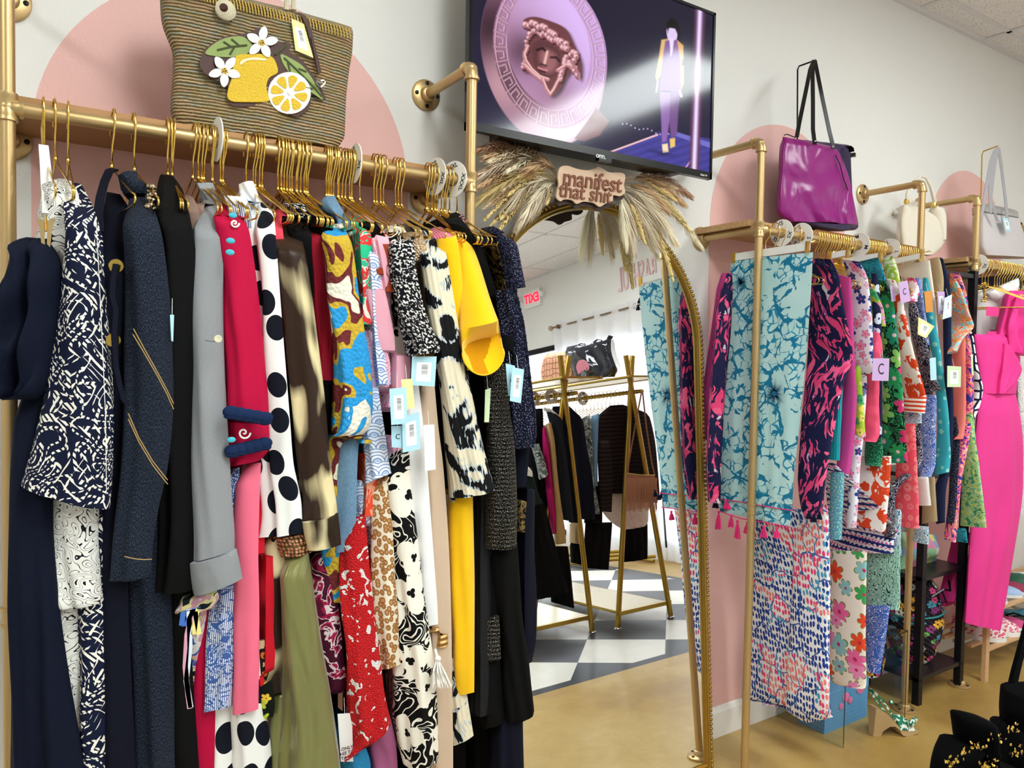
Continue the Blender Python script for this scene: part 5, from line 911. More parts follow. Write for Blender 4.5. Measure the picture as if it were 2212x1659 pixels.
for pts in (k1([(1390, 322), (1480, 300), (1580, 290)]), k1([(1430, 268), (1480, 300)]), k1([(1480, 250), (1530, 292)]), k1([(1470, 350), (1500, 300)]), k2([(335, 370), (420, 450), (500, 530), (580, 620)]), k2([(360, 400), (375, 460)]), k2([(430, 440), (480, 460)]), k2([(520, 570), (470, 560)]), k2([(280, 350), (350, 290)])):
    mb = MB(); mb.tube([at(x, y, LY-.0045) for x, y in pts], .0024, 6); mb.build('vein', M_gd, b)
app('lemon', M_ye, k2([(30, 360), (90, 350), (190, 350), (260, 370), (290, 430), (290, 470), (240, 500), (220, 560), (240, 640), (190, 655), (60, 655), (0, 650), (-28, 620), (-20, 560), (0, 500), (10, 420)]), .0022, .004)
app('lemon_shine', mat('painted_shine', 'e6ddb0', .4), k2([(55, 400), (80, 380), (150, 368), (220, 378), (215, 388), (140, 384), (95, 392), (60, 415)]), .0062, .001)  # pale arc is a highlight put into the lemon's colour
c = (500+368/2.9625, 598/2.9625); app('slice_rind', M_wl, ell(c[0], c[1], 46, 45, 20), .0022, .0042, 0)
for k in range(8):
    a0 = 2*PI*k/8+.25; P = [(c[0]+r_*math.cos(a0+d), c[1]+r_*math.sin(a0+d)*.98) for r_, d in ((12, 0), (30, -.30), (38, -.22), (40, 0), (38, .22), (30, .30))]; app('slice_segment', M_ye, P, .0062, .0018, 3)
mb = MB(); mb.lathe([(.004, 0), (.0038, .002), (.002, .003)], at(c[0], c[1], LY-.0062), (0, -1, 0), 16); mb.build('slice_core', M_wl, b)
def blossom(cx, cy, r_, rot):
    for k in range(5):
        a = 2*PI*k/5+rot; ux, uy = math.cos(a), math.sin(a); P = [(cx+ux*r_*f+uy*r_*w, cy+uy*r_*f-ux*r_*w) for f, w in ((.15, .1), (.5, .27), (.85, .2), (1.05, 0), (.85, -.2), (.5, -.27), (.15, -.1))]; app('petal', M_wl, P, .0064, .0022, 3)
    mb = MB()
    for k in range(14): a = k*2.4; rr = .0012*math.sqrt(k)*1.6; p = at(cx, cy, LY-.0095); mb.ball((p[0]+rr*math.cos(a), p[1], p[2]+rr*math.sin(a)), .0017, 8, 5)
    mb.build('blossom_centre', M_gold, b)
blossom(565, 92, 34, -1.4); blossom(485, 153, 34, .35)
mb = MB(); P = at(486, 24, BYY-.06); mb.lathe([(.021, 0), (.022, .008), (.017, .014), (.004, .017)], P, (0, -1, 0), 20); mb.build('rope_button', mat('cotton_rope', 'd6cbb0', .9, bump=lambda g: (g.noise(g.obj(), 300, 2), .8, .003)), b)
mb = MB(); mb.lathe([(.008, .0), (.009, .018), (.006, .022)], P, (-.4, -1, 0), 12); mb.build('toggle', M_bl, b)
mb = MB(); mb.ribbon([tuple(at(x, y, BYY-.066)) for x, y in ((640, 28), (655, 34), (668, 62), (676, 100), (684, 130), (690, 158))], (1, 0, .25), .010, .003); mb.tube([at(x, y, BYY-.07) for x, y in ((672, 80), (680, 120), (688, 160))], .0016, 5); mb.build('leather_strap', M_bl, b)
mb = MB(); hp = [(693+9*math.sin(t)**3*1.0, 180-(8*math.cos(t)-3*math.cos(2*t)-1.2*math.cos(3*t))*.9) for t in np.linspace(0, 2*PI, 30)]; mb.tube([at(x, y, BYY-.072) for x, y in hp], .0022, 6, cap=False); mb.build('heart_charm', mat('silver', 'c9c9cc', .12, 1), b)
price_tag(b, [(629, 40), (656, 52), (677, 125), (638, 109)], BYY-.069, 'yellow')
for Yh in (-.075,):
    mb = MB(); mb.tube([at(x, y, BYY-.05) for x, y in ((618, 22), (622, -40), (600, -140), (560, -170), (520, -150), (500, -60))], .006, 8); mb.tube([at(x, y, BYY-.05) for x, y in ((634, 22), (634, -40), (608, -150), (560, -182), (515, -160), (492, -60))], .006, 8); mb.build('braided_handle', MATS['cotton_rope'], b)
def bag_stand(px, ytop, yb, xr, m, label, Y):
    mb = MB(); P0 = at(px, yb, Y); P0[2] = RZ+.034; pts = [P0, at(px+1, ytop+8, Y), at(px+4, ytop, Y), at(xr, ytop-(xr-px)*.15*2.2, Y-.05)]
    mb.tube(pts, .0032, 8); mb.b2((P0[0]-.05, Y-.06, RZ+.0342), (P0[0]+.05, Y+.05, RZ+.039)); e_ = tag(mb.build('bag_stand', m, None), label, 'stand'); rebase(e_)
# ------------------------------------------------------------ purple, cream and grey bags
M_pur = mat('magenta_satin', '8c0f74', .3, spec=.45, bump=lambda g: (g.m('ADD', g.m('MULTIPLY', g.noise(g.uv(6, 4), 1, 2, 1), 5), g.m('MULTIPLY', g.xyz(flowers('000000', ['ffffff'], '000000', 17, .42, 8, rnd=.35)(g))[0], .55)), .8, .008))
M_pdk = mat('dark_purple_nylon', '2f2246', .4)
b = empty('purple_tote_bag', at(1770, 492, -.2), 'shiny magenta tote bag with embossed flowers and black straps', 'bag')
piece('front', M_pur, [(1690, 296, 1800, 318), (1686, 330, 1812, 345), (1684, 380, 1825, 378), (1679, 425, 1836, 420), (1680, 460, 1844, 462), (1700, 480, 1848, 487)], Y=-.21, skew=.03, dep=.03, back=.05, flat=.5, shr=.9, fold=.008, nf=2.2, parent=b, nr=50, nc=40)
piece('back', M_pdk, [(1700, 300, 1831, 314), (1700, 350, 1832, 330), (1695, 420, 1836, 420), (1690, 478, 1848, 488), (1720, 484, 1840, 498)], Y=-.15, skew=.02, dep=.03, back=.06, flat=.5, shr=.9, parent=b, nr=24)
piece('base', M_pdk, [(1708, 480, 1846, 488), (1740, 490, 1820, 500)], Y=-.215, skew=.03, dep=.028, back=.04, flat=.5, parent=b, nr=6, fold=0)
for pts in ([(1721, 296), (1726, 268), (1740, 200), (1750, 150), (1757, 132)], [(1760, 312), (1756, 280), (1756, 220), (1755, 150), (1758, 130)], [(1801, 322), (1792, 285), (1776, 210), (1764, 150), (1760, 130)]):
    mb = MB(); mb.ribbon([tuple(at(x, y, -.245+.02*i)) for i, (x, y) in enumerate(pts)], (1, -.4, 0), .016, .003); mb.build('strap', M_black, b)
for x, y in ((1761, 305), (1799, 317)): mb = MB(); mb.ball(at(x, y, -.262), .0035, 10, 6); mb.build('stud', mat('nickel', 'cfcfcf', .2, 1), b)
mb = MB(); mb.ribbon([tuple(at(x, y, -.2)) for x, y in ((1832, 316), (1838, 320), (1840, 328))], (.3, -1, 0), .02, .003); mb.box(at(1843, 335, -.2), (.009, .009, .007), rz=.4); mb.build('zip_tab', M_black, b)
mb = MB(); mb.tube([at(x, y, -.235) for x, y in ((1805, 335), (1814, 355), (1822, 385), (1832, 412))], .002, 6); mb.build('zip', M_black, b)
mb = MB(); mb.tube([at(x, y, -.225) for x, y in ((1694, 292), (1700, 290), (1718, 297))], .002, 6); mb.build('zip', M_black, b)
bag_stand(1722, 143, 480, 1763, M_blackmat, 'black wire bag stand holding the magenta tote straps', -.10)
cre = mat('cream_leather', 'e6dccb', .5); b = empty('cream_shoulder_bag', at(1990, 545, -.13), 'cream crescent shoulder bag with gold handle rings behind the pipe elbow', 'bag')
piece('body', cre, [(1948, 444, 1956, 444), (1944, 455, 2004, 462), (1939, 480, 2020, 475), (1936, 505, 2034, 500), (1938, 525, 2036, 520), (1952, 545, 2024, 540), (1966, 552, 2005, 552)], Y=-.14, skew=.01, dep=.035, back=.05, flat=.7, fold=.001, parent=b)
piece('flap', cre, [(1952, 444, 1960, 444), (1946, 470, 1972, 462), (1946, 500, 1976, 500), (1950, 540, 1974, 548)], Y=-.165, skew=.01, dep=.015, back=.02, fold=0, parent=b)
piece('lobe', cre, [(2012, 446, 2022, 444), (2012, 460, 2036, 460), (2016, 480, 2038, 490), (2024, 520, 2036, 520)], Y=-.15, skew=.01, dep=.03, back=.03, fold=0, parent=b)
mb = MB(); mb.tube([at(x, y, -.15) for x, y in ((1957, 436), (1960, 415), (1972, 395), (1990, 380), (2000, 384), (2010, 402), (2018, 430), (2020, 442))], [.006, .0055, .005, .005, .005, .007, .009, .006], 10); mb.build('handle', cre, b)
for x, y in ((1958, 437), (2018, 444)): mb = MB(); mb.lathe([(.010, -.008), (.011, 0), (.010, .012)], at(x, y, -.155), (0, 0, 1), 14); mb.build('ring', M_gold, b)
mb = MB(); random.seed(5)
for cx, cy in ((1930, 465), (2030, 450), (1975, 440)):
    for k in range(260):
        a = random.uniform(0, 2*PI); r_ = random.uniform(8, 26); p = at(cx, cy, -.09); q_ = at(cx+r_*math.cos(a), cy+r_*math.sin(a), -.09+random.uniform(-.03, .03)); n_ = np.array([.0006, 0, .0006]); mb.add([p-n_, p+n_, q_], [(0, 1, 2)])
fu = mb.build('feather_trim', mat('white_feathers', 'efe8df', .9), None, smooth=False); tag(fu, 'fluffy white feather trim behind the cream shoulder bag', 'feathers'); rebase(fu)
gry = mat('pale_grey_leather', 'cfc8ca', .45); b = empty('grey_tote_bag', at(2160, 557, -.16), 'pale grey tote bag with a silver glitter top band', 'bag')
piece('body', gry, [(2114, 455, 2192, 468), (2114, 500, 2202, 500), (2116, 535, 2220, 540), (2124, 552, 2232, 558)], Y=-.19, skew=.02, dep=.03, back=.08, flat=.4, shr=.95, fold=.001, parent=b)
piece('glitter_band', mat('silver_glitter', '9b9695', .35, .6, pat=dots('5c5856', 'f4f4f4', 420, .42, 1)), [(2114, 438, 2190, 454), (2114, 458, 2193, 472)], Y=-.192, skew=.02, dep=.031, back=.08, flat=.4, shr=.95, fold=0, parent=b, nr=4)
for pts in ([(2120, 470), (2128, 420), (2140, 350), (2150, 322)], [(2140, 460), (2138, 400), (2146, 345), (2154, 318)], [(2155, 478), (2140, 430), (2148, 360), (2156, 318)], [(2176, 478), (2172, 430), (2162, 350), (2157, 320)]):
    mb = MB(); mb.ribbon([tuple(at(x, y, -.235)) for x, y in pts], (1, -.6, 0), .014, .003); mb.build('strap', mat('grey_strap', 'a6a3a8', .5), b)
price_tag(b, [(2165, 470), (2178, 472), (2184, 500), (2172, 498)], -.238, 'blue')
bag_stand(2120, 327, 440, 2156, M_gold, 'thin gold wire bag stand holding the pale grey tote straps', -.10)
# ------------------------------------------------------------ right racks: hangers, discs
def rx(px, z=RZ): # x on the rail of a point seen at px
    d = ray(px, 500+(px-1650)*.105); return CAMP[0]+d[0]*((PY-CAMP[1])/d[1])
HM2 = hanger_mesh('wire_hanger_small', .165)
def dr(px, txt, lb, yaw=0): size_disc((rx(px), PY, RZ), txt, lb, yaw, random.uniform(-.05, .05))
dr(1689, 'XS', 'white XS size disc on the middle rack rail'); dr(1731, 'S', 'white S size disc on the middle rack rail'); dr(1855, 'M', 'white M size disc on the middle rack rail'); dr(1921, 'L', 'white L size disc on the middle rack rail'); dr(2112, 'XL', 'white XL size disc at the start of the far right rail')
for n_, x0, x1, lb, gr in ((2, 1668, 1696, 'gold hanger beside the XS disc holding the coral print scarf', 'hangers by the XS disc'), (2, 1715, 1748, 'gold hanger beside the S disc', 'hangers by the S disc'), (16, 1760, 1842, 'gold hanger in the long packed row left of the M disc', 'hangers left of the M disc'),
 (12, 1866, 1908, 'gold hanger in the row between the M and L discs', 'hangers between M and L'), (10, 1930, 1978, 'gold hanger in the packed row right of the L disc', 'hangers right of the L disc')):
    for k in range(n_): hang(rx(x0+(x1-x0)*(k+.5)/n_), ordl(lb, k, n_), gr, random.uniform(-.1, .1), tilt=random.uniform(-.04, .04), me=HM2)
for n_, x0, x1, lb, gr in ((3, 2120, 2140, 'gold hanger in the trio beside the far right XL disc', 'hangers by the far XL disc'), (12, 2148, 2212, 'gold hanger in the row under the pale grey tote', 'hangers under the grey tote')):
    for k in range(n_): hang(rx(x0+(x1-x0)*(k+.5)/n_), ordl(lb, k, n_), gr, random.uniform(.5, .7), tilt=random.uniform(-.04, .04))
def bar_hanger(x0, y0, x1, y1, label, Y1=-.47, bw=.022, px=None):   # white bar with gold clips
    P1 = atX(x1, y1, px) if px else at(x1, y1, Y1); P0 = atX(x0, y0, P1[0]); e_ = empty('clip_hanger', (P1[0], (P0[1]+P1[1])/2, P1[2]-.02), label, 'hanger')
    mb = MB(); c_ = (P0+P1)/2; mb.box(c_, (.006, abs(P1[1]-P0[1])/2, bw/2), rx=math.atan2(P1[2]-P0[2], P1[1]-P0[1]) if P1[1] > P0[1] else math.atan2(P0[2]-P1[2], P0[1]-P1[1])); mb.build('bar', M_white, e_, smooth=False)
    mb = MB(); hx = P1[0]; top = RZ+PR+.004; mb.tube([(hx, PY+.019, RZ-.02)]+[(hx, PY+.0175*math.cos(t), RZ+.0175*math.sin(t)) for t in np.linspace(0, PI, 9)]+[(hx, PY-.017, RZ-.02), (hx, PY, RZ-.04), (hx, PY, c_[2]+bw/2)], .0019, 6); mb.build('hook', M_gold, e_)
    for P in (P0, P1):
        s = 1 if P is P0 else -1; mb = MB()
        for k in range(4): mb.tube([(P[0]-.008, P[1]+(k-1.5)*.0045, P[2]+.016), (P[0]-.010, P[1]+(k-1.5)*.0045, P[2]-.022)], .0018, 5)
        mb.tube([(P[0]-.004, P[1]-.01, P[2]+.012), (P[0]+.012, P[1]-.012, P[2]+.018), (P[0]+.03, P[1]-.012, P[2]+.016), (P[0]+.03, P[1]+.012, P[2]+.016), (P[0]-.004, P[1]+.01, P[2]+.012)], .0014, 5); mb.build('clip', M_gold, e_)
    return e_
# ------------------------------------------------------------ right rack garments
cm('coral_scarf', 'bfe0e0', .8, pat=branches('cfeaea', '1f7aa0', '2d8fb4', 15, .075, 'a3d4d8'), bump=weave(.3, 300)); cm('hot_pink', 'f03b86', .8)
cm('anemone', '1f7fa8', .8, pat=lambda g: g.mix(g.gt(g.m('SINE', g.m('MULTIPLY', g.m('ARCTAN2', g.xyz(g.uv())[1], g.xyz(g.uv())[0]), 30)), 0), '1c6f98', '8cc6d4'))
cm('magenta_knit', 'c0448d', .85, bump=fab); cm('navy_pink_leaf', '1a1b3f', .7, pat=lambda g: g.mix(g.gt(g.noise(g.v('MULTIPLY', g.warp(g.uv(), 7, .13), (16, 5, 1)), 2.6, 2, 1.5), .535), '1b1c42', g.ramp(g.noise(g.uv(), 16, 1), [(0, 'e8447a'), (.5, 'f2608c'), (.62, 'b03a86'), (.66, 'd9c9cf')])))
cm('navy_tassel', '151a38', .8); cm('turquoise', '1f9ba6', .8, bump=ribs(700, .3)); cm('white_floral', 'efe9f0', .7, pat=flowers('efe9f2', ['f28fb0', '2a3f86', 'f4b6cb', '6f8fc6'], 'e0507c', 26, .46, 5, '4a5aa0'))
cm('lime_print', 'bcd24a', .7, pat=flowers('a9cf3f', ['e89ac0', '3fa06a', 'eee06a'], '1f6a50', 24, .5, 4)); cm('pink_puffer', 'ea5377', .5, bump=lambda g: (g.noise(g.uv(4, 14), 1, 1), 1, .03)); cm('navy_white_leaf', '171c3e', .7, pat=flowers('171c3e', ['cfd4e8'], '171c3e', 18, .34, 2))
cm('tropical', '12261c', .6, pat=flowers('0f1d18', ['c22f66', '2a9a5c', '8fd06a', '1f8a68', 'd6407a'], 'f0c0d0', 15, .68, 6, rnd=1, warp=.02, base=contour('0f1d18', '2f9a62', 22, 5, .16, 2))); cm('teal_swirl', '2b8fa5', .6, pat=contour('2d95aa', '0f4a66', 18, 7, .13, 2.5)); cm('ikat', 'f2ebe4', .8, pat=brush('f3ece6', 'e04a26', None, 15, 1, 1, .5, (6, 6))); cm('ikat_stripe', 'f2ebe4', .8, pat=stripes(['f3ece6', 'e04a26'], 62, True, .004))
cm('anchor_navy', '141a35', .75, pat=contour('141a35', 'e9e6e8', 30, 6, .08, 2.5)); cm('teal_sheer', '3aaab6', .55, pat=flowers('38a8b5', ['9fdcc8'], '38a8b5', 22, .22, 6)); cm('cream_twill', 'ece2d4', .8, bump=fab); cm('khaki', 'b29b78', .85, bump=fab); cm('navy_twill', '1b2342', .8, bump=fab)
cm('shell_print', 'f0b070', .7, pat=blobs([(0, '7fcbd6'), (.42, 'f7d9c6'), (.47, 'f0733f'), (.52, 'f6b63c'), (.56, 'f28aa0'), (.62, '8ad0d8')], 18, 2.5)); cm('coral_pants', 'f07f76', .8, bump=fab); cm('bright_mix', 'e8508a', .7, pat=blobs([(0, '2d3fa0'), (.42, 'ee5f96'), (.5, 'f6a05c'), (.56, 'e9d3e6'), (.6, 'd63a8c')], 26, 2))
cm('lattice', 'f0f0f2', .8, pat=lambda g: g.mix(g.lt(g.vor(g.uv(), 26, 'DISTANCE_TO_EDGE', .5)['Distance'], .12), 'eff0f3', '161b38')); cm('green_patch', '7fbf8a', .7, pat=blobs([(0, '3f9a78'), (.42, 'a7d88a'), (.5, 'f0dc6a'), (.53, '6cc0a0'), (.6, 'cfe6a0')], 20, 2)); cm('pucci', '35a0b0', .7, pat=contour('d8e6ea', '2c6f98', 18, 8, .2, 3))
cm('blue_pink_coral', 'e8eef6', .7, pat=lambda g: g.mix(g.lt(g.vor(g.warp(g.uv(1, .5), 30, .01), 75, 'F1', .45)['Distance'], .37), g.mix(g.lt(g.vor(g.warp(g.uv(1, .8), 14, .06), 14, 'DISTANCE_TO_EDGE')['Distance'], .035), 'f4f3f8', '4a6cb4'), g.ramp(g.noise(g.uv(), 7, 0, 1), [(0, '1f3f96'), (.45, '4fa0cc'), (.51, 'f0427e'), (.6, 'f58a8a')])))
cm('tropical_light', 'f3ecdc', .7, pat=flowers('f3eadb', ['ee4f2a', 'ef6aa6', '3fa55a', '8ec6c8', 'f08fc0'], 'c02a5a', 13, .55, 6, '7a8a3a', warp=.02)); cm('border_print', '20307a', .7, pat=lambda g: g.mix(g.gt(g.m('SINE', g.m('MULTIPLY', g.xyz(g.uv())[1], 260)), .2), g.mix(g.lt(g.vor(g.uv(1, .8), 45, 'F1', .1)['Distance'], .35), '26337f', 'eef0f6'), g.mix(g.lt(g.vor(g.uv(), 60, 'F1', .1)['Distance'], .3), 'eef0f6', 'e0609a')))
cm('mint_print', 'a9dccb', .8, pat=lambda g: g.mix(g.band(g.noise(g.uv(2.2, .9), 18, 0, 2), 6, .14), 'a8dcca', '1f2f3a')); cm('blue_vine', '3f63b8', .7, pat=contour('3c60b4', 'eef0f6', 24, 5, .07, 2.5)); cm('coral_lace', 'f4566a', .8, pat=flowers('f4586c', ['f98c8c', 'f77a80'], 'e03a54', 26, .5, 12, 'ea3f5a', .4))
cm('white_tweed', 'ecebe9', .9, bump=weave(.8, 160)); cm('blue_mix', '3f62b4', .7, pat=contour('3f66ba', 'dfe6f4', 40, 6, .12, 2)); cm('green_sequin', '0f6a4c', .4, pat=dots('0c5a3f', '5fc090', 160, .25, 1)); cm('teal_lace', '6fb7b4', .7, pat=dots('5f9fb8', 'a8e0b8', 120, .25, 1)); cm('pink_drip', 'f2bcd0', .7, pat=brush('f7e4ea', 'e85a92', None, 24)); cm('lime_leaf', 'd9e6a0', .7, pat=blobs([(0, 'eef0d0'), (.5, 'a8d048'), (.6, 'eceecc')], 20, 1))
cm('hotpink_crepe', 'ee3f96', .6, bump=fab); cm('white_denim', 'efefee', .85, bump=fab); cm('white_lace', 'f0ecec', .85, bump=lambda g: (g.noise(g.uv(), 40, 2, 2), 1, .01)); cm('lavender', 'a590c8', .7)
F_ = dict(sheet=.01, dep=.012, back=.012, shr=1, fold=.004, Y=-.46)
def rg_(name, label, cat, parts, **k): return garment(name, label, cat, [(a, b_, c_, dict(F_, **d_)) for a, b_, c_, d_ in parts])
# scarf, clipped across a bar
sc_ = empty('print_scarf', at(1640, 1100, -.3), 'pale aqua scarf with blue coral branches and hot pink tassels', 'scarf')
piece('cloth', C['coral_scarf'], [(1580, 562, 1757, 545), (1576, 640, 1752, 640), (1568, 760, 1742, 770), (1560, 880, 1730, 900), (1552, 1000, 1716, 1030), (1548, 1076, 1712, 1102)], parent=sc_, planeX=2.165, face=(-1, 0, 0), A=atX, dep=.004, back=.004, shr=1, fold=.003, nf=5, nc=44)
piece('lower_layer', C['coral_scarf'], [(1556, 1060, 1712, 1080), (1556, 1104, 1708, 1138)], parent=sc_, planeX=2.165, face=(-1, 0, 0), A=atX, dep=.003, back=.003, shr=1, fold=.003, nr=10)
for pts in ([(1548, 1077), (1600, 1084), (1660, 1095), (1713, 1103)], [(1556, 1105), (1600, 1120), (1660, 1130), (1708, 1139)]):
    X_ = 2.156; mb = MB(); mb.tube([atX(x, y, X_) for x, y in pts], .0018, 6); mb.build('edging', C['hot_pink'], sc_)
def tassel(P, L, m, par, w=.012, n=26):
    mb = MB(); mb.ball(P, w*.42, 8, 6)
    for k in range(n):
        a = random.uniform(0, 2*PI); r_ = w*math.sqrt(random.random()); mb.tube([P, P+np.array([r_*.6*math.cos(a), r_*.6*math.sin(a), -L*.4]), P+np.array([r_*math.cos(a), r_*math.sin(a), -L*random.uniform(.9, 1)])], [.0012, .0016, .0016], 4)
    return mb.build('tassel', m, par)
for x, y, yb in ((1553, 1106, 1145), (1568, 1082, 1100), (1580, 1114, 1140), (1593, 1126, 1165), (1614, 1130, 1153), (1650, 1138, 1162), (1678, 1142, 1163), (1573, 1090, 1100)):
    P = atX(x, y, X_); Q_ = atX(x, yb, X_); tassel(P, P[2]-Q_[2], C['hot_pink'], sc_)
P_ = atX(1672, 850, X_-.002); mb = MB()     # anemone
for k in range(90):
    a = random.uniform(0, 2*PI); r_ = random.uniform(.5, 1.05)*.058; d_ = np.array([0, math.cos(a), math.sin(a)]); n_ = np.array([0, -math.sin(a), math.cos(a)])*.0011; mb.add([P_+d_*.004-n_, P_+d_*.004+n_, P_+d_*r_], [(0, 1, 2)])
mb.lathe([(.009, 0), (0, .0006)], P_, (-1, 0, 0), 12); mb.build('sea_urchin_print', mat('print_blue', '1c6b94', .8), sc_, smooth=False)
P_ = atX(1600, 610, X_-.0015); mb = MB()
for k in range(60):
    a = random.uniform(0, 2*PI); r_ = random.uniform(.5, 1.05)*.05; d_ = np.array([0, math.cos(a), math.sin(a)]); n_ = np.array([0, -math.sin(a), math.cos(a)])*.0013; mb.add([P_-n_, P_+n_, P_+d_*r_], [(0, 1, 2)])
mb.build('sea_urchin_print', mat('print_blue_pale', '4aa0c0', .8), sc_, smooth=False)
bar_hanger(1588, 556, 1748, 532, 'white bar hanger with gold clips holding the coral print scarf', -.475, .026, 2.165)
bar_hanger(1795, 553, 1835, 545, 'short white bar hanger with gold clips behind the pink leaf print top', -.44, .02)
bar_hanger(1818, 565, 1905, 552, 'white bar hanger with gold clips above the teal swirl skirt', -.44, .02)
bar_hanger(1925, 566, 1995, 552, 'white bar hanger with gold clips holding the cream trousers', -.44, .02)
rg_('magenta_cardigan', 'magenta knit cardigan behind the coral print scarf at the mirror side', 'cardigan', [('body', 'magenta_knit', [(590, 1560, 1578), (640, 1552, 1576), (720, 1540, 1572), (850, 1522, 1562), (950, 1519, 1545)], dict(sheet=False, Y=-.07, skew=.01, dep=.02, back=.03)), ('sleeve', 'magenta_knit', [(1808, 592, 1836, 600), (1812, 660, 1840, 660), (1822, 740, 1842, 740), (1824, 800, 1845, 800), (1822, 850, 1848, 850), (1818, 900, 1846, 900), (1812, 960, 1842, 960), (1808, 1022, 1832, 1024)], {})])
g = rg_('leaf_print_blouse', 'navy blouse with hot pink leaf print and navy tassels right of the scarf', 'blouse', [
 ('body', 'navy_pink_leaf', [(1755, 558, 1795, 560), (1754, 600, 1812, 600), (1750, 660, 1822, 660), (1746, 720, 1834, 720), (1744, 770, 1841, 772), (1740, 820, 1822, 830), (1734, 880, 1810, 885), (1728, 960, 1795, 960), (1724, 1040, 1782, 1040), (1732, 1100, 1776, 1092), (1745, 1120, 1770, 1112)], dict(Y=-.475)),
 ('back_panel', 'navy_pink_leaf', [(590, 1570, 1580), (660, 1552, 1578), (740, 1545, 1574), (860, 1536, 1562), (1000, 1528, 1554), (1085, 1534, 1548)], dict(sheet=False, Y=-.15, skew=.0, dep=.02, back=.02))])
for x, y in ((1768, 560), (1778, 562), (1794, 572), (1800, 590)): tassel(atX(x, y, 2.2), .02, C['navy_tassel'], g, .010)
for x, y in ((1748, 1105), (1758, 1112), (1770, 1106)): tassel(atX(x, y, 2.2), .025, C['navy_tassel'], g, .010)
for x, y in ((1574, 600), (1569, 650), (1556, 700), (1548, 735), (1564, 625), (1540, 1040), (1546, 1080)): tassel(at(x, y, -.14), .03, C['navy_tassel'], g, .014)
rg_('turquoise_leggings', 'plain turquoise ribbed leggings hanging below the leaf print blouse', 'leggings', [('leg', 'turquoise', [(1800, 820, 1818, 820), (1790, 900, 1816, 900), (1784, 990, 1812, 995)], dict(Y=-.45))])
rg_('white_floral_top', 'white ruffle-cuff top with pink and blue flowers', 'top', [('body', 'white_floral', [(1818, 560, 1855, 565), (1834, 600, 1872, 600), (1838, 660, 1880, 660), (1840, 730, 1884, 730), (1846, 790, 1886, 792), (1850, 806, 1889, 808)], {}), ('cuff', 'white_floral', [(1846, 800, 1890, 800), (1850, 808, 1893, 812)], dict(dep=.02, fold=.012, nr=6)), ('lower', 'white_floral', [(1852, 812, 1872, 812), (1848, 900, 1866, 900), (1838, 1000, 1856, 1000), (1830, 1140, 1848, 1140)], dict(Y=-.44))])
rg_('lime_print_top', 'lime and pink patterned top edge beside the pink puffer vest', 'top', [('body', 'lime_print', [(1844, 790, 1856, 790), (1846, 860, 1862, 860), (1845, 930, 1866, 945)], dict(Y=-.45)), ('shoulder', 'lime_print', [(1878, 620, 1884, 620), (1882, 660, 1905, 665), (1882, 705, 1912, 705)], dict(Y=-.455))])
rg_('pink_puffer_vest', 'coral pink quilted puffer vest', 'vest', [('body', 'pink_puffer', [(1884, 715, 1898, 720), (1884, 760, 1896, 760), (1872, 810, 1890, 810), (1866, 870, 1894, 870), (1862, 930, 1896, 940), (1868, 952, 1890, 955)], dict(dep=.02, fold=.01))])
rg_('navy_leaf_top', 'navy top with scattered white leaves beside the puffer vest', 'top', [('body', 'navy_white_leaf', [(1884, 590, 1893, 592), (1890, 700, 1900, 700), (1894, 800, 1902, 800), (1884, 860, 1904, 860), (1890, 940, 1902, 945)], dict(Y=-.45)), ('hem', 'green_sequin', [(1872, 940, 1905, 945), (1868, 980, 1906, 985), (1870, 1004, 1900, 1008)], dict(Y=-.44))])
rg_('teal_swirl_skirt', 'teal skirt with dark wave swirls clipped at the waist', 'skirt', [('body', 'teal_swirl', [(1830, 572, 1896, 556), (1850, 600, 1912, 600), (1880, 650, 1918, 650)], dict(Y=-.44))])
rg_('tropical_shirt', 'dark green tropical shirt with pink lilies and palm leaves', 'shirt', [('body', 'tropical', [(1880, 602, 1908, 606), (1888, 640, 1928, 640), (1900, 700, 1934, 700), (1908, 760, 1942, 760), (1908, 840, 1948, 840), (1906, 920, 1954, 920), (1904, 1000, 1960, 1000)], {})])
rg_('lime_trousers', 'white trousers printed with lime leaves above the ikat shirt', 'trousers', [('waist', 'lime_leaf', [(1906, 560, 1928, 554), (1916, 600, 1940, 590), (1930, 630, 1946, 625)], dict(Y=-.44))])
rg_('ikat_shirt', 'white shirt with orange red ikat print and striped cuff', 'shirt', [('sleeve', 'ikat', [(1914, 602, 1932, 606), (1930, 650, 1944, 650), (1934, 710, 1960, 710), (1944, 770, 1974, 770), (1950, 830, 1994, 838), (1952, 862, 2000, 858)], dict(dep=.02, Y=-.475)), ('cuff', 'ikat_stripe', [(1953, 856, 2000, 854), (1953, 888, 1996, 893)], dict(dep=.022, Y=-.477, nr=6, fold=.001))])
rg_('grey_print_top', 'blue marbled top edge under the striped ikat cuff', 'top', [('hem', 'pucci', [(1955, 885, 1990, 890), (1955, 918, 1990, 914)], dict(Y=-.45, nr=6))])
rg_('pink_tie_dye_tee', 'pink tie-dye tee sleeve beside the anchor print top', 'tee', [('sleeve', 'pink_drip', [(1960, 600, 1972, 600), (1964, 630, 1984, 625), (1968, 655, 1972, 650)], dict(Y=-.46))])
rg_('anchor_print_top', 'navy top with white rope and anchor print, ruffled sleeve', 'top', [('sleeve', 'anchor_navy', [(1964, 655, 1976, 655), (1968, 710, 1990, 710), (1982, 770, 2006, 770), (1990, 820, 2020, 820), (2000, 848, 2032, 842)], dict(dep=.02, fold=.008, Y=-.475))])
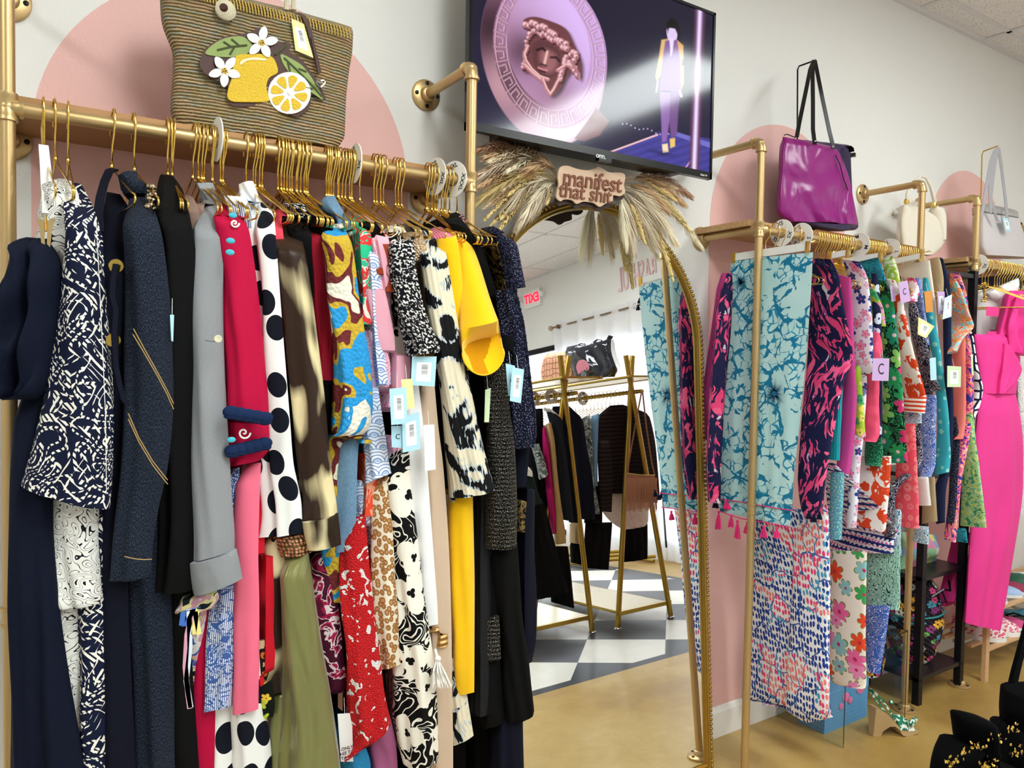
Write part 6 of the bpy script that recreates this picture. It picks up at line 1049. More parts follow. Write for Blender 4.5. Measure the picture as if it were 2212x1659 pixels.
rg_('blue_print_top', 'bright blue floral print top right of the anchor print top', 'top', [('shoulder', 'blue_mix', [(1978, 600, 1985, 600), (1982, 680, 1998, 680), (1992, 740, 2004, 745)], dict(Y=-.45)), ('lower', 'blue_mix', [(1995, 852, 2022, 852), (1988, 920, 2021, 920), (1984, 1000, 2020, 1000), (1988, 1034, 2010, 1030)], dict(Y=-.46))])
rg_('teal_sheer_dress', 'sheer teal tiered dress with pale medallions', 'dress', [('body', 'teal_sheer', [(1994, 600, 2002, 600), (2004, 700, 2018, 700), (2014, 770, 2030, 770), (2024, 850, 2040, 850), (2026, 920, 2048, 920), (2022, 980, 2052, 980), (2020, 1028, 2048, 1020)], dict(fold=.008))])
rg_('cream_trousers', 'cream twill trousers with a wide waistband, clipped to a white bar', 'trousers', [('waist', 'cream_twill', [(1928, 576, 2008, 562), (1952, 604, 2012, 592), (1990, 660, 2020, 660), (2008, 740, 2026, 740), (2022, 840, 2034, 840), (2034, 920, 2042, 920)], dict(Y=-.445))])
rg_('khaki_shorts', 'khaki shorts with dark waistband hanging right of the cream trousers', 'shorts', [('body', 'khaki', [(2006, 560, 2028, 555), (2014, 600, 2036, 600), (2020, 650, 2036, 650), (2026, 690, 2036, 690)], dict(Y=-.445)), ('leg', 'khaki', [(1995, 1030, 2018, 1030), (1992, 1132, 2024, 1126)], dict(Y=-.44))])
rg_('navy_trousers', 'plain navy trousers between the khaki shorts and shell print top', 'trousers', [('body', 'navy_twill', [(2030, 556, 2036, 560), (2038, 640, 2052, 640), (2040, 760, 2054, 760), (2044, 900, 2058, 900), (2040, 1000, 2052, 1000), (2018, 1060, 2042, 1060), (2024, 1132, 2040, 1126)], dict(Y=-.45))])
rg_('shell_print_blouse', 'aqua blouse with orange and yellow shell print', 'top', [('shoulder', 'shell_print', [(2044, 600, 2062, 602), (2050, 640, 2080, 640), (2050, 680, 2094, 680), (2048, 700, 2102, 706), (2050, 740, 2080, 728), (2048, 765, 2062, 758)], dict(dep=.025, Y=-.475))])
rg_('bright_print_dress', 'pink, orange and blue mixed print dress', 'dress', [('shoulder', 'bright_mix', [(2050, 590, 2072, 590), (2070, 640, 2088, 640), (2078, 680, 2090, 690)], dict(Y=-.45)), ('body', 'bright_mix', [(2082, 720, 2092, 720), (2084, 800, 2100, 800), (2085, 880, 2100, 880), (2066, 960, 2090, 960), (2056, 1040, 2076, 1040), (2040, 1160, 2064, 1172)], dict(Y=-.45))])
rg_('coral_trousers', 'coral trousers under the shell print top', 'trousers', [('leg', 'coral_pants', [(2064, 730, 2084, 728), (2052, 780, 2085, 780), (2048, 860, 2086, 860), (2058, 920, 2084, 920), (2060, 950, 2078, 948)], dict(Y=-.46, fold=.006))])
rg_('lattice_dress', 'white and navy lattice print dress at the rack end', 'dress', [('body', 'lattice', [(2088, 716, 2098, 716), (2094, 780, 2106, 780), (2102, 830, 2121, 835), (2102, 870, 2116, 870), (2090, 910, 2102, 905)], dict(Y=-.45))])
rg_('patchwork_dress', 'green and yellow patchwork animal print dress', 'dress', [('body', 'green_patch', [(2085, 900, 2098, 890), (2080, 960, 2106, 960), (2078, 1040, 2118, 1040), (2074, 1135, 2130, 1140)], dict(Y=-.455, dep=.02))])
rg_('teal_print_shorts', 'teal print shorts under the patchwork dress', 'shorts', [('leg', 'teal_swirl', [(2050, 1140, 2086, 1142), (2040, 1165, 2090, 1172)], dict(Y=-.44, nr=8)), ('leg', 'pucci', [(1975, 1135, 2005, 1138), (1972, 1168, 2006, 1176)], dict(Y=-.44, nr=8))])
rg_('navy_speckle_dress', 'dark teal speckled dress strip beside the coral trousers', 'dress', [('body', 'navy_lace', [(2050, 900, 2064, 900), (2054, 960, 2072, 960), (2052, 1060, 2066, 1060), (2046, 1130, 2058, 1130)], dict(Y=-.445))])
# lower tier
rg_('long_coral_print_dress', 'long blue and pink coral print dress hanging below the scarf', 'dress', [
 ('skirt', 'blue_pink_coral', [(1616, 1100, 1770, 1100), (1614, 1200, 1782, 1190), (1612, 1300, 1788, 1290), (1606, 1400, 1790, 1390), (1602, 1490, 1790, 1490), (1601, 1506, 1796, 1550)], dict(Y=-.44, fold=.012, nf=6, dep=.02)),
 ('skirt_front', 'blue_pink_coral', [(1716, 1110, 1786, 1090), (1712, 1250, 1790, 1250), (1704, 1380, 1788, 1380), (1698, 1500, 1788, 1500), (1700, 1534, 1790, 1540), (1742, 1562, 1795, 1550)], dict(Y=-.465, fold=.010, nf=4, dep=.03))])
rg_('border_print_skirt', 'navy and white border print skirt below the orange ikat shorts', 'skirt', [('body', 'border_print', [(1780, 1000, 1800, 1000), (1790, 1140, 1930, 1130), (1792, 1180, 1930, 1172), (1793, 1190, 1930, 1196)], dict(Y=-.44))])
rg_('tropical_trousers', 'cream trousers with large pink and orange tropical flowers', 'trousers', [('leg', 'tropical_light', [(1795, 1190, 1872, 1190), (1793, 1300, 1870, 1300), (1792, 1400, 1869, 1400), (1795, 1470, 1870, 1474), (1830, 1482, 1868, 1488)], dict(Y=-.45, fold=.006))])
rg_('ikat_shorts', 'white and orange ikat shorts hanging below the tropical shirt', 'shorts', [('leg', 'ikat', [(1858, 985, 1925, 985), (1846, 1060, 1920, 1060), (1839, 1130, 1912, 1150)], dict(Y=-.465, fold=.003))])
rg_('teal_lace_dress', 'aqua and green lace print dress left of the ikat shorts', 'dress', [('body', 'teal_lace', [(1795, 1020, 1822, 1020), (1794, 1100, 1818, 1100), (1794, 1164, 1816, 1166)], dict(Y=-.455))])
rg_('coral_lace_shorts', 'coral lace shorts with scalloped hem', 'shorts', [('leg', 'coral_lace', [(1936, 915, 1976, 915), (1936, 1000, 1980, 1000), (1934, 1080, 1984, 1080), (1940, 1136, 1984, 1142)], dict(Y=-.46))])
rg_('white_tweed_shorts', 'white textured shorts beside the coral lace shorts', 'shorts', [('leg', 'white_tweed', [(1982, 1030, 2004, 1030), (1984, 1092, 2010, 1092)], dict(Y=-.455, nr=10))])
rg_('mint_print_skirt', 'mint skirt with black scalloped border pattern', 'skirt', [('body', 'mint_print', [(1872, 1190, 1944, 1180), (1871, 1250, 1944, 1250), (1870, 1300, 1944, 1302), (1872, 1312, 1942, 1318)], dict(Y=-.45, fold=.006))])
rg_('blue_vine_trousers', 'blue trousers with white vine print below the mint skirt', 'trousers', [('leg', 'blue_vine', [(1870, 1308, 1922, 1308), (1870, 1380, 1912, 1380), (1870, 1448, 1900, 1456)], dict(Y=-.44))])
rg_('black_pattern_top', 'black and white abstract print strip between coral shorts and white shorts', 'top', [('body', 'anchor_navy', [(1972, 920, 1985, 920), (1976, 1000, 1988, 1000), (1914, 1060, 1936, 1060), (1912, 1160, 1930, 1160)], dict(Y=-.44))])
rg_('lilac_slip', 'pale aqua lilac swirl print slip below the coral lace shorts', 'slip', [('body', 'pucci', [(1930, 1100, 1945, 1100), (1930, 1160, 1944, 1165), (1932, 1200, 1944, 1200)], dict(Y=-.43))])
# far right rack garments facing the room
g = garment('white_denim_dress', 'white denim dress with a ruffled sleeve and pink label', 'dress', [('body', 'white_denim', [(2108, 628, 2150, 622), (2106, 680, 2168, 670), (2106, 740, 2175, 740), (2108, 820, 2180, 820)], dict(Y=-.25, back=.05)), ('ruffle', 'white_denim', [(2125, 635, 2200, 600), (2150, 660, 2190, 650), (2155, 700, 2185, 690), (2140, 712, 2170, 712)], dict(Y=-.30, fold=.02, back=.03))])
for q_ in ([(2131, 662), (2159, 664), (2156, 684), (2130, 682)], [(2132, 716), (2152, 716), (2152, 724), (2132, 724)]): plate('label', TAGC['pink'], q_, -.325, .001, g)
g = garment('pink_jumpsuit', 'hot pink jumpsuit with a ruffled shoulder strap on the far right rack', 'jumpsuit', [
 ('bodice', 'hotpink_crepe', [(2104, 722, 2178, 722), (2108, 760, 2200, 770), (2114, 800, 2196, 800), (2118, 850, 2190, 850)], dict(Y=-.33, skew=.0, dep=.03, back=.06, fold=.003)),
 ('leg', 'hotpink_crepe', [(2116, 848, 2192, 848), (2106, 950, 2205, 950), (2102, 1060, 2206, 1060), (2094, 1180, 2190, 1180), (2088, 1280, 2172, 1280), (2084, 1345, 2155, 1361)], dict(Y=-.335, skew=.0, dep=.035, back=.06, fold=.008, nf=3)),
 ('strap', 'hotpink_crepe', [(2180, 628, 2212, 628), (2166, 690, 2200, 690), (2158, 724, 2185, 728)], dict(Y=-.33, skew=0, dep=.02)),
 ('ruffle', 'hotpink_crepe', [(2195, 640, 2225, 640), (2180, 690, 2225, 690), (2176, 712, 2230, 715), (2180, 760, 2225, 770)], dict(Y=-.36, skew=0, dep=.018, fold=.014, nf=4, nc=40)),
 ('leg', 'hotpink_crepe', [(2075, 1150, 2095, 1150), (2056, 1220, 2085, 1220), (2040, 1310, 2060, 1300)], dict(Y=-.25, dep=.02)),
 ('peplum', 'hotpink_crepe', [(2170, 742, 2180, 745), (2165, 790, 2206, 798), (2160, 830, 2186, 835), (2158, 850, 2168, 850)], dict(Y=-.37, skew=0, dep=.008, fold=.004))])
garment('white_lace_dress', 'white embossed lace dress at the right edge', 'dress', [('body', 'white_lace', [(2196, 720, 2230, 720), (2198, 900, 2240, 900), (2205, 1000, 2260, 1000), (2196, 1110, 2260, 1120)], dict(Y=-.27, skew=0, back=.05))])
garment('floral_camisole', 'dark floral camisole tops bunched behind the white denim dress', 'camisole', [('body', 'navy_lace', [(2112, 600, 2200, 590), (2110, 640, 2205, 640), (2112, 700, 2200, 700)], dict(Y=-.2, back=.05))])
mb = MB()
for k in range(9): mb.lathe([(.006, -.0015), (.0075, 0), (.006, .0015)], at(2127+math.sin(k)*1.5, 612+k*4, -.32), (math.cos(k*1.6), .3, math.sin(k*1.6)), 10)
for k in range(3): mb.ball(at(2122+k*3, 650, -.32), .006, 8, 6)
o = tag(mb.build('chain_necklace', M_gold, None), 'gold chain necklace hanging at the neck of the white denim dress', 'necklace'); rebase(o)
# tags on the right rack
O = bpy.data.objects
price_tag(O['white_floral_top'], [(1886, 774), (1921, 774), (1919, 823), (1883, 822)], -.50, 'lilac', False, script=True)
price_tag(O['cream_trousers'], [(1940, 610), (1960, 606), (1967, 650), (1946, 656)], -.50, 'lilac', False, script=True)
price_tag(O['cream_trousers'], [(1996, 630), (2013, 628), (2015, 674), (2000, 675)], -.485, 'orange', False)
price_tag(O['anchor_print_top'], [(1984, 685), (2018, 705), (2000, 731), (1982, 722)], -.50, 'yellow')
price_tag(O['khaki_shorts'], [(2024, 630), (2040, 630), (2042, 678), (2027, 679)], -.475, 'lilac'); price_tag(O['navy_trousers'], [(2040, 644), (2056, 636), (2055, 684), (2036, 690)], -.49, 'paleblue')
price_tag(O['coral_trousers'], [(2046, 790), (2076, 792), (2075, 836), (2046, 836)], -.50, 'green'); price_tag(O['teal_sheer_dress'], [(2008, 774), (2021, 772), (2023, 820), (2010, 822)], -.49, 'blue', False); price_tag(O['tropical_shirt'], [(1922, 618), (1930, 616), (1935, 650), (1926, 652)], -.48, 'lilac', False)
price_tag(O['lattice_dress'], [(2097, 766), (2101, 766), (2103, 810), (2099, 810)], -.48, 'green', False)
# ------------------------------------------------------------ black shelving, quilted bags
sh = empty('shelving_unit', (3.43, -.14, 0), 'black metal shelving unit between the middle and far right racks', 'shelving'); X0, X1, Y0, Y1 = 3.235, 3.615, -.285, -.02
for x in (X0+.015, X1-.015):
    for y in (Y0+.015, Y1-.015): mb = MB(); mb.b2((x-.015, y-.015, 0), (x+.015, y+.015, 1.90)); mb.build('post', M_blackmat, sh, smooth=False)
for z in (.12, .56, 1.0, 1.44, 1.885): mb = MB(); mb.b2((X0, Y0+.004, z-.018), (X1, Y1, z)); mb.build('shelf', mat('black_shelf', '17171c', .3), sh, smooth=False)
mb = MB()
for z in (.11, .55): mb.ball((X0+.015, Y0-.001, z), .004, 8, 5); mb.ball((X1-.015, Y0-.001, z), .004, 8, 5)
mb.build('bolt', M_screw, sh)
quilt = mat('quilted_floral', '4a2a48', .85, pat=flowers('1d1420', ['d94a86', 'e8b23c', '6fae5a', 'f0ece0', '4b9ab4', '8a3a7a'], '2a1020', 26, .52, 7, '120c14'), bump=lambda g: (g.m('SINE', g.m('MULTIPLY', g.m('ADD', g.xyz(g.uv())[0], g.xyz(g.uv())[1]), 300)), .6, .004))
b = empty('quilted_bag', (3.42, -.15, .12), 'dark floral quilted drawstring bag on the bottom black shelf', 'bag')
def ringloft(prof, cx, cy, m, name, par, sx=1, sy=1, n=36, wob=.0):
    mb = MB(); vs = []; uv = []
    for r_, z in prof:
        for j in range(n): t = 2*PI*j/n; rr = r_*(1+wob*math.sin(5*t+z*20)); vs.append((cx+rr*sx*math.cos(t), cy+rr*sy*math.sin(t), z)); uv.append((j/n*.5, z))
    k = len(prof); mb.add(vs, [(i*n+j, i*n+(j+1) % n, (i+1)*n+(j+1) % n, (i+1)*n+j) for i in range(k-1) for j in range(n)]+[tuple(range(n))[::-1], tuple((k-1)*n+j for j in range(n))]); mb.uv = uv; return mb.build(name, m, par)
ringloft([(.07, .1205), (.10, .15), (.125, .22), (.135, .30), (.128, .34), (.115, .365), (.12, .40), (.105, .46), (.07, .50), (.085, .53), (.06, .545)], 3.425, -.155, quilt, 'body', b, 1.1, .8, wob=.03)
mb = MB(); mb.tube([(3.425+.135*math.cos(t)*1.12, -.155+.118*math.sin(t)*.9, .352) for t in np.linspace(0, 2*PI, 30)], .004, 6); mb.build('piping', mat('teal_piping', '2f8a8a', .7), b)
mb = MB(); mb.tube([(3.36, -.26, .45), (3.42, -.28, .48), (3.50, -.27, .46), (3.545, -.24, .49)], .005, 6); mb.tube([(3.40, -.27, .47), (3.38, -.285, .43), (3.44, -.285, .42), (3.42, -.275, .47)], .004, 6); mb.build('drawstring', M_black, b)
b = empty('quilted_bag', (3.02, -.16, .0), 'plum floral quilted duffel bag seen through the acrylic riser', 'bag')
ringloft([(.05, .13), (.085, .14), (.10, .20), (.10, .26), (.085, .32), (.05, .35)], 3.06, -.14, quilt, 'body', b, 1.0, .8, wob=.03)
b = empty('patchwork_pillow', (3.43, -.15, .56), 'pastel diamond patchwork pouch on the upper black shelf', 'pouch')
pw = mat('patchwork', 'd8d48a', .8, pat=lambda g: g.ramp(g.xyz(g.vor(g.uv(1, 1), 26, 'F1', .15)['Color'])[0], [(0, 'e6dc86'), (.25, 'e28fb0'), (.45, '9fd0a0'), (.65, '8fb8d8'), (.85, 'f0ead8')]))
mb = MB(); vs = []; uv = []; n = 24
for i, t in enumerate(np.linspace(0, 1, 9)):
    for j in range(n): a = 2*PI*j/n; w_ = .155*(abs(math.cos(a))**.6)*(1 if math.cos(a) > 0 else -1)*(1-.12*math.sin(PI*t)); d_ = .05*math.sin(a)*math.sin(PI*min(max(t, .06), .94)); vs.append((3.43+w_, -.16+d_, .5605+.17*t+(.05*(w_/.155+1)*.5*-t))); uv.append((w_, t*.17))
mb.add(vs, [(i*n+j, i*n+(j+1) % n, (i+1)*n+(j+1) % n, (i+1)*n+j) for i in range(8) for j in range(n)]+[tuple(range(n))[::-1], tuple(8*n+j for j in range(n))]); mb.uv = uv; mb.build('body', pw, b)
# ------------------------------------------------------------ acrylic riser, box, sandal
acr = mat('clear_acrylic', 'f4fafc', .03, Transmission_Weight=1.0, IOR=1.42, spec=.4); e = empty('acrylic_riser', (2.84, -.17, 0), 'clear acrylic riser table on the floor under the middle rack', 'riser')
for x in (2.632, 3.058): mb = MB(); mb.b2((x-.003, -.325, .0), (x+.003, -.03, .372)); mb.build('side_panel', acr, e, smooth=False)
mb = MB(); mb.b2((2.629, -.325, .372), (3.061, -.03, .378)); mb.build('top_panel', acr, e, smooth=False)
bx = mat('blue_box_card', '5f9ccb', .7, pat=lambda g: g.mix(g.lt(g.vor(g.uv(), 60, 'F1', 0)['Distance'], .12), '5f9ccb', '3f78ac'))
e = empty('storage_box', (2.81, -.165, 0), 'blue dotted cardboard box with a pink flower lid on the floor', 'box')
mb = MB(); mb.b2((2.665, -.222, .0005), (2.955, -.10, .16)); mb.build('body', bx, e, smooth=False, uvax=(0, 2)); mb = MB(); mb.b2((2.662, -.224, .13), (2.958, -.098, .168)); mb.build('lid', bx, e, smooth=False, uvax=(0, 2))
for cx, cz, r_ in ((2.80, .12, .02), (2.83, .10, .015), (2.90, .14, .03), (2.77, .09, .014)): 
    mb = MB(); mb.lathe([(r_, 0), (r_*.8, .0015)], (cx, -.2245, cz), (0, -1, 0), 12); mb.build('printed_flower', mat('pink_print', 'e27aa8', .7), e)
def wedge():
    e = empty('wedge_sandal', (2.875, -.335, 0), 'green and white slingback wedge sandal standing on the floor', 'shoe'); d = np.array([.112, -.012, 0]); L_ = np.linalg.norm(d)
    hx = np.array([2.822, -.322, 0]); ux = np.array([.93, -.36, 0]); ux /= np.linalg.norm(ux); uy = np.array([-ux[1], ux[0], 0]); Ls = .19
    def P(s, t, z): return hx+ux*s*Ls+uy*t+np.array([0, 0, z])
    prof = [(0, .0005, .115), (.08, .0005, .112), (.16, .0005, .105), (.22, .02, .098), (.3, .045, .085), (.42, .045, .060), (.52, .03, .040), (.6, .006, .028), (.7, .0005, .022), (.85, .001, .019), (1, .008, .017)]
    wd = lambda s: .024+.014*math.sin(min(1, s*1.15)*PI*.75)
    vs = []
    for s, z0, z1 in prof:
        tp = .55 if s < .3 else 1
        for z, k in ((z0, tp), (z1, 1)): vs += [P(s, -wd(s)*k, z), P(s, wd(s)*k, z)]
    fs = []
    for i in range(len(prof)-1):
        a = i*4; b_ = a+4; fs += [(a, b_, b_+2, a+2), (a+1, a+3, b_+3, b_+1), (a+2, b_+2, b_+3, a+3), (a, a+1, b_+1, b_)]
    fs += [(0, 2, 3, 1), (len(vs)-4, len(vs)-3, len(vs)-1, len(vs)-2)]; mb = MB(); mb.add(vs, fs); mb.build('wedge_sole', mat('espadrille', 'bd9f72', .8, bump=lambda g: (g.m('SINE', g.m('MULTIPLY', g.xyz(g.obj())[2], 1500)), .25, .002)), e, ang=30)
    gm = mat('green_white_satin', '2f8a6a', .4, pat=lambda g: g.mix(g.gt(g.noise(g.obj(), 60, 2), .52), '1f7a5c', 'e6ece2'))
    mb = MB(); mb.ribbon([tuple(P(.62, -.04, .03)), tuple(P(.60, -.025, .06)), tuple(P(.6, 0, .07)), tuple(P(.6, .025, .06)), tuple(P(.62, .04, .03))], ux, .035, .003); mb.ribbon([tuple(P(.82, -.036, .02)), tuple(P(.8, -.02, .045)), tuple(P(.8, .02, .045)), tuple(P(.82, .036, .02))], ux, .028, .003); mb.build('toe_strap', gm, e)
    mb = MB(); mb.ribbon([tuple(P(.45, -.03, .07)), tuple(P(.2, -.032, .13)), tuple(P(.0, -.022, .175)), tuple(P(-.04, 0, .182)), tuple(P(.0, .022, .175)), tuple(P(.2, .032, .13)), tuple(P(.45, .03, .07))], (0, 0, 1), .012, .003); mb.build('slingback', gm, e)
    mb = MB(); mb.ball(P(.95, -.02, .055), .014, 10, 6, sc=(1.3, .6, .9)); mb.ball(P(.8, -.04, .055), .016, 10, 6, sc=(1.2, .6, .9)); mb.ball(P(.3, -.035, .145), .009, 8, 6); mb.build('bow', gm, e)
    mb = MB()
    for s in (0,): mb.add([P(.02, -.018, .116), P(.02, .018, .116), P(.3, .026, .088), P(.3, -.026, .088)], [(0, 1, 2, 3)])
    mb.build('insole', mat('insole', '3a3f3a', .7), e, smooth=False)
wedge()
# ------------------------------------------------------------ wooden shoe rack and shoes
M_pine = mat('pine_wood', 'd8b084', .55, pat=lambda g: g.mix(g.noise(g.obj(3, 30, 30), 3, 3), 'e2bd92', 'c4946a'))
e = empty('shoe_rack', (4.3, -.2, 0), 'light pine slatted shoe rack at the right under the pink jumpsuit', 'shoe rack'); SX0, SX1, SYF, SYB = 3.765, 4.9, -.31, -.04
for x in (SX0, SX1):
    for y in (SYF, SYB): mb = MB(); mb.b2((x-.02, y-.009, 0), (x+.012, y+.009, .46)); mb.build('leg', M_pine, e, smooth=False)
for z in (.15, .33):
    for y in (SYF+.01, SYF+.075, SYF+.14, SYF+.2, SYB): mb = MB(); mb.b2((SX0-.30 if False else SX0, y-.011, z-.014), (SX1, y+.011, z)); mb.build('slat', M_pine, e, smooth=False)
def sole_outline(L, W, n=28): 
    out = []
    for i in range(n): t = 2*PI*i/n; s = .5-.5*math.cos(t); w = W*(.36+.16*math.sin(s*PI*1.0)+.10*s)*math.sin(t)*1.25; out.append((s*L, w))
    return out
def shoe(kind, x, y, z, rz, m, label, L=.235, W=.085, m2=None):
    e = empty({'flat': 'flat_shoe', 'slide': 'slide_sandal', 'clog': 'clog', 'flip': 'flip_flop', 'sneaker': 'sneaker'}[kind], (x, y, z), label, 'shoe'); c, s_ = math.cos(rz), math.sin(rz)
    W3 = lambda a, b_, h: (x+a*c-b_*s_, y+a*s_+b_*c, z+h); o = sole_outline(L, W); h = .014 if kind != 'sneaker' else .022
    mb = MB(); mb.prism([W3(a, b_, .0005) for a, b_ in o], (0, 0, h)); mb.build('sole', m2 or M_white, e, smooth=False)
    if kind == 'flip':
        mb = MB(); mb.tube([W3(L*.74, 0, h), W3(L*.66, 0, h+.018), W3(L*.5, W*.3, h+.02), W3(L*.35, W*.42, h)], .004, 6); mb.tube([W3(L*.66, 0, h+.018), W3(L*.5, -W*.3, h+.02), W3(L*.35, -W*.42, h)], .004, 6); mb.build('thong', m, e); return
    if kind == 'slide':
        mb = MB(); vs = [W3(L*(.5+.3*u), W*.5*math.cos(t), h+.045*math.sin(t)*(1.15-.5*u)) for u in (0, .5, 1) for t in np.linspace(0, PI, 11)]; vs += [(a, b_, c_-.004) for a, b_, c_ in vs]
        fs = [(i*11+j, i*11+j+1, (i+1)*11+j+1, (i+1)*11+j) for i in range(2) for j in range(10)]; mb.add(vs, fs+[tuple(v+33 for v in f)[::-1] for f in fs]); mb.build('band', m, e); return
    # closed upper
    rings = []; n = 16; st_ = [.02, .12, .25, .4, .55, .7, .82, .92, .98]; hh = {'clog': [.02, .03, .035, .055, .06, .055, .045, .035, .02], 'flat': [.05, .055, .04, .03, .032, .036, .03, .022, .012], 'sneaker': [.06, .065, .055, .06, .065, .055, .042, .032, .018]}[kind]
    for s, H_ in zip(st_, hh):
        w = W*(.36+.16*math.sin(s*PI)+.10*s)*math.sin(math.acos(1-2*s))*1.25 if 0 < s < 1 else .01
        rings.append([W3(s*L, w*math.cos(t), h+H_*max(0, math.sin(t))**.8) for t in np.linspace(0, PI, n)])
    mb = MB(); vs = [p for r_ in rings for p in r_]; mb.add(vs, [(i*n+j, i*n+j+1, (i+1)*n+j+1, (i+1)*n+j) for i in range(len(rings)-1) for j in range(n-1)]); mb.uv = [(p[0], p[2]+p[1]) for p in vs]; mb.build('upper', m, e)
    if kind in ('flat', 'sneaker'):
        mb = MB(); rim = [(W3(L*.25+L*.2*math.cos(t), W*.27*math.sin(t), h+(.056 if kind == 'sneaker' else .046))) for t in np.linspace(0, 2*PI, 21)[:-1]]; mb.add(rim, [tuple(range(20))]); mb.build('opening', mat('shoe_inside', '5a2a34', .9), e, smooth=False)
pf = mat('pink_floral_canvas', 'd8497a', .8, pat=flowers('f2e4e6', ['d8305a', 'e8608a', 'c22a50'], 'ffffff', 50, .5, 5)); pk = mat('pink_suede', 'e889b5', .8); pc = mat('pink_crochet', 'd8568f', .95, bump=weave(1, 300))
Z1, Z2 = .15, .33; dr_ = R(-50)
shoe('sneaker', 3.86, -.10, Z1, R(-65), pf, 'pink and white floral canvas shoe, leftmost on the lower pine shelf'); shoe('sneaker', 4.0, -.10, Z1, R(-65), pf, 'pink and white floral canvas shoe, second on the lower pine shelf'); shoe('flat', 4.13, -.09, Z1, R(-62), pc, 'pink crochet flat shoe beside the floral canvas pair')
shoe('flip', 4.26, -.09, Z1, R(-60), M_black, 'black sole flip flop on the lower pine shelf', m2=M_black); shoe('flip', 4.40, -.09, Z1, R(-60), mat('sky_blue_rubber', '5ab0cf', .6), 'light blue flip flop on the lower pine shelf', m2=MATS['sky_blue_rubber']); shoe('slide', 4.55, -.08, Z1, R(-60), mat('tan_leather', '8a5a3c', .5), 'tan strapped sandal at the right of the lower pine shelf')
shoe('flat', 3.86, -.10, Z2, R(-60), mat('lavender_suede', 'b8a8d0', .8), 'lavender flat shoe at the left of the upper pine shelf'); shoe('flat', 4.14, -.09, Z2, R(-62), mat('rose_velvet', '9c3f5a', .8), 'rose velvet flat shoe in front on the upper pine shelf'); shoe('flat', 4.04, -.09, Z2, R(-62), mat('ice_blue', 'a9c4e8', .6), 'ice blue flat shoe on the upper pine shelf')
shoe('clog', 4.26, -.09, Z2, R(-62), mat('dark_green_rubber', '2f5f4a', .5), 'dark green clog on the upper pine shelf'); shoe('slide', 4.40, -.08, Z2, R(-60), pk, 'pink suede slide on the upper pine shelf, left one'); shoe('slide', 4.54, -.08, Z2, R(-60), pk, 'pink suede slide on the upper pine shelf, right one')
mb = MB(); mb.tube([(3.95, -.30, .50), (4.2, -.26, .52), (4.4, -.2, .50), (4.55, -.16, .46)], .012, 8); 
shoe('slide', 4.05, -.09, .461, R(-60), MATS['tan_leather'], 'brown sandal hanging over the top of the pine shoe rack') if False else None
# ------------------------------------------------------------ black sequined bow bag in the foreground
FY = -1.47; blk = mat('black_velvet', '030304', .95, spec=.06); e = empty('bow_handbag', at(2110, 2000, FY), 'blurry black velvet handbag bow with gold sequins in the lower right corner', 'bag')
mb = MB(); P = [tuple(at(x, y, FY+.02)) for x, y in ((2330, 1900), (2360, 1600), (2355, 1350), (2335, 1230), (2300, 1185), (2268, 1195), (2250, 1240), (2226, 1330), (2196, 1440), (2168, 1560), (2150, 1640), (2130, 1800))]; mb.ribbon(P, (1, 0, .3), .026, .006); mb.build('strap', blk, e)
def lobe(rows, name, dep=.02, Y=FY): return piece(name, blk, rows, Y=Y, skew=0, dep=dep, back=.03, fold=.006, parent=e, nr=26)
lobe([(2092, 1544, 2104, 1542), (2084, 1556, 2118, 1550), (2082, 1580, 2128, 1574), (2086, 1610, 2132, 1604), (2096, 1640, 2136, 1634), (2105, 1668, 2140, 1660)], 'bow_loop', .028)
lobe([(1596, 2076, 2096), (1606, 2052, 2108), (1624, 2034, 2114), (1650, 2020, 2120), (1700, 2012, 2130), (1750, 2030, 2130)], 'bow_loop', .03, FY+.01); lobe([(1556, 2168, 2200), (1566, 2152, 2228), (1590, 2146, 2240), (1630, 2140, 2246), (1690, 2136, 2250), (1750, 2140, 2240)], 'bow_loop', .03, FY+.012)
lobe([(2060, 1640, 2150, 1640), (2010, 1700, 2240, 1690), (2000, 1850, 2250, 1850), (2010, 2000, 2250, 2000)], 'body', .05)
lobe([(2190, 1500, 2230, 1470), (2180, 1540, 2235, 1540), (2185, 1580, 2235, 1590)], 'bow_tail')
mb = MB(); random.seed(8)
for k in range(150):
    cx, cy = random.choice([(2085, 1630), (2110, 1612), (2120, 1650), (2190, 1570), (2200, 1620), (2060, 1648), (2150, 1598), (2140, 1650)]); p = at(cx+random.gauss(0, 9), cy+random.gauss(0, 6), FY-.028-random.random()*.012); a = Vector((random.gauss(0, .4), -1, random.gauss(0, .4))); mb.lathe([(.0022, 0), (.0001, .0004)], p, a, 6)
mb.build('sequins', mat('gold_sequin', 'e0b850', .15, 1), e)
p = at(2110, 2000, FY); o = box_obj('display_plinth', (p[0]-.12, FY-.1, 0), (p[0]+.14, FY+.12, p[2]-.001), M_white, None, 'white plinth under the black bow handbag, below the picture edge', 'plinth')
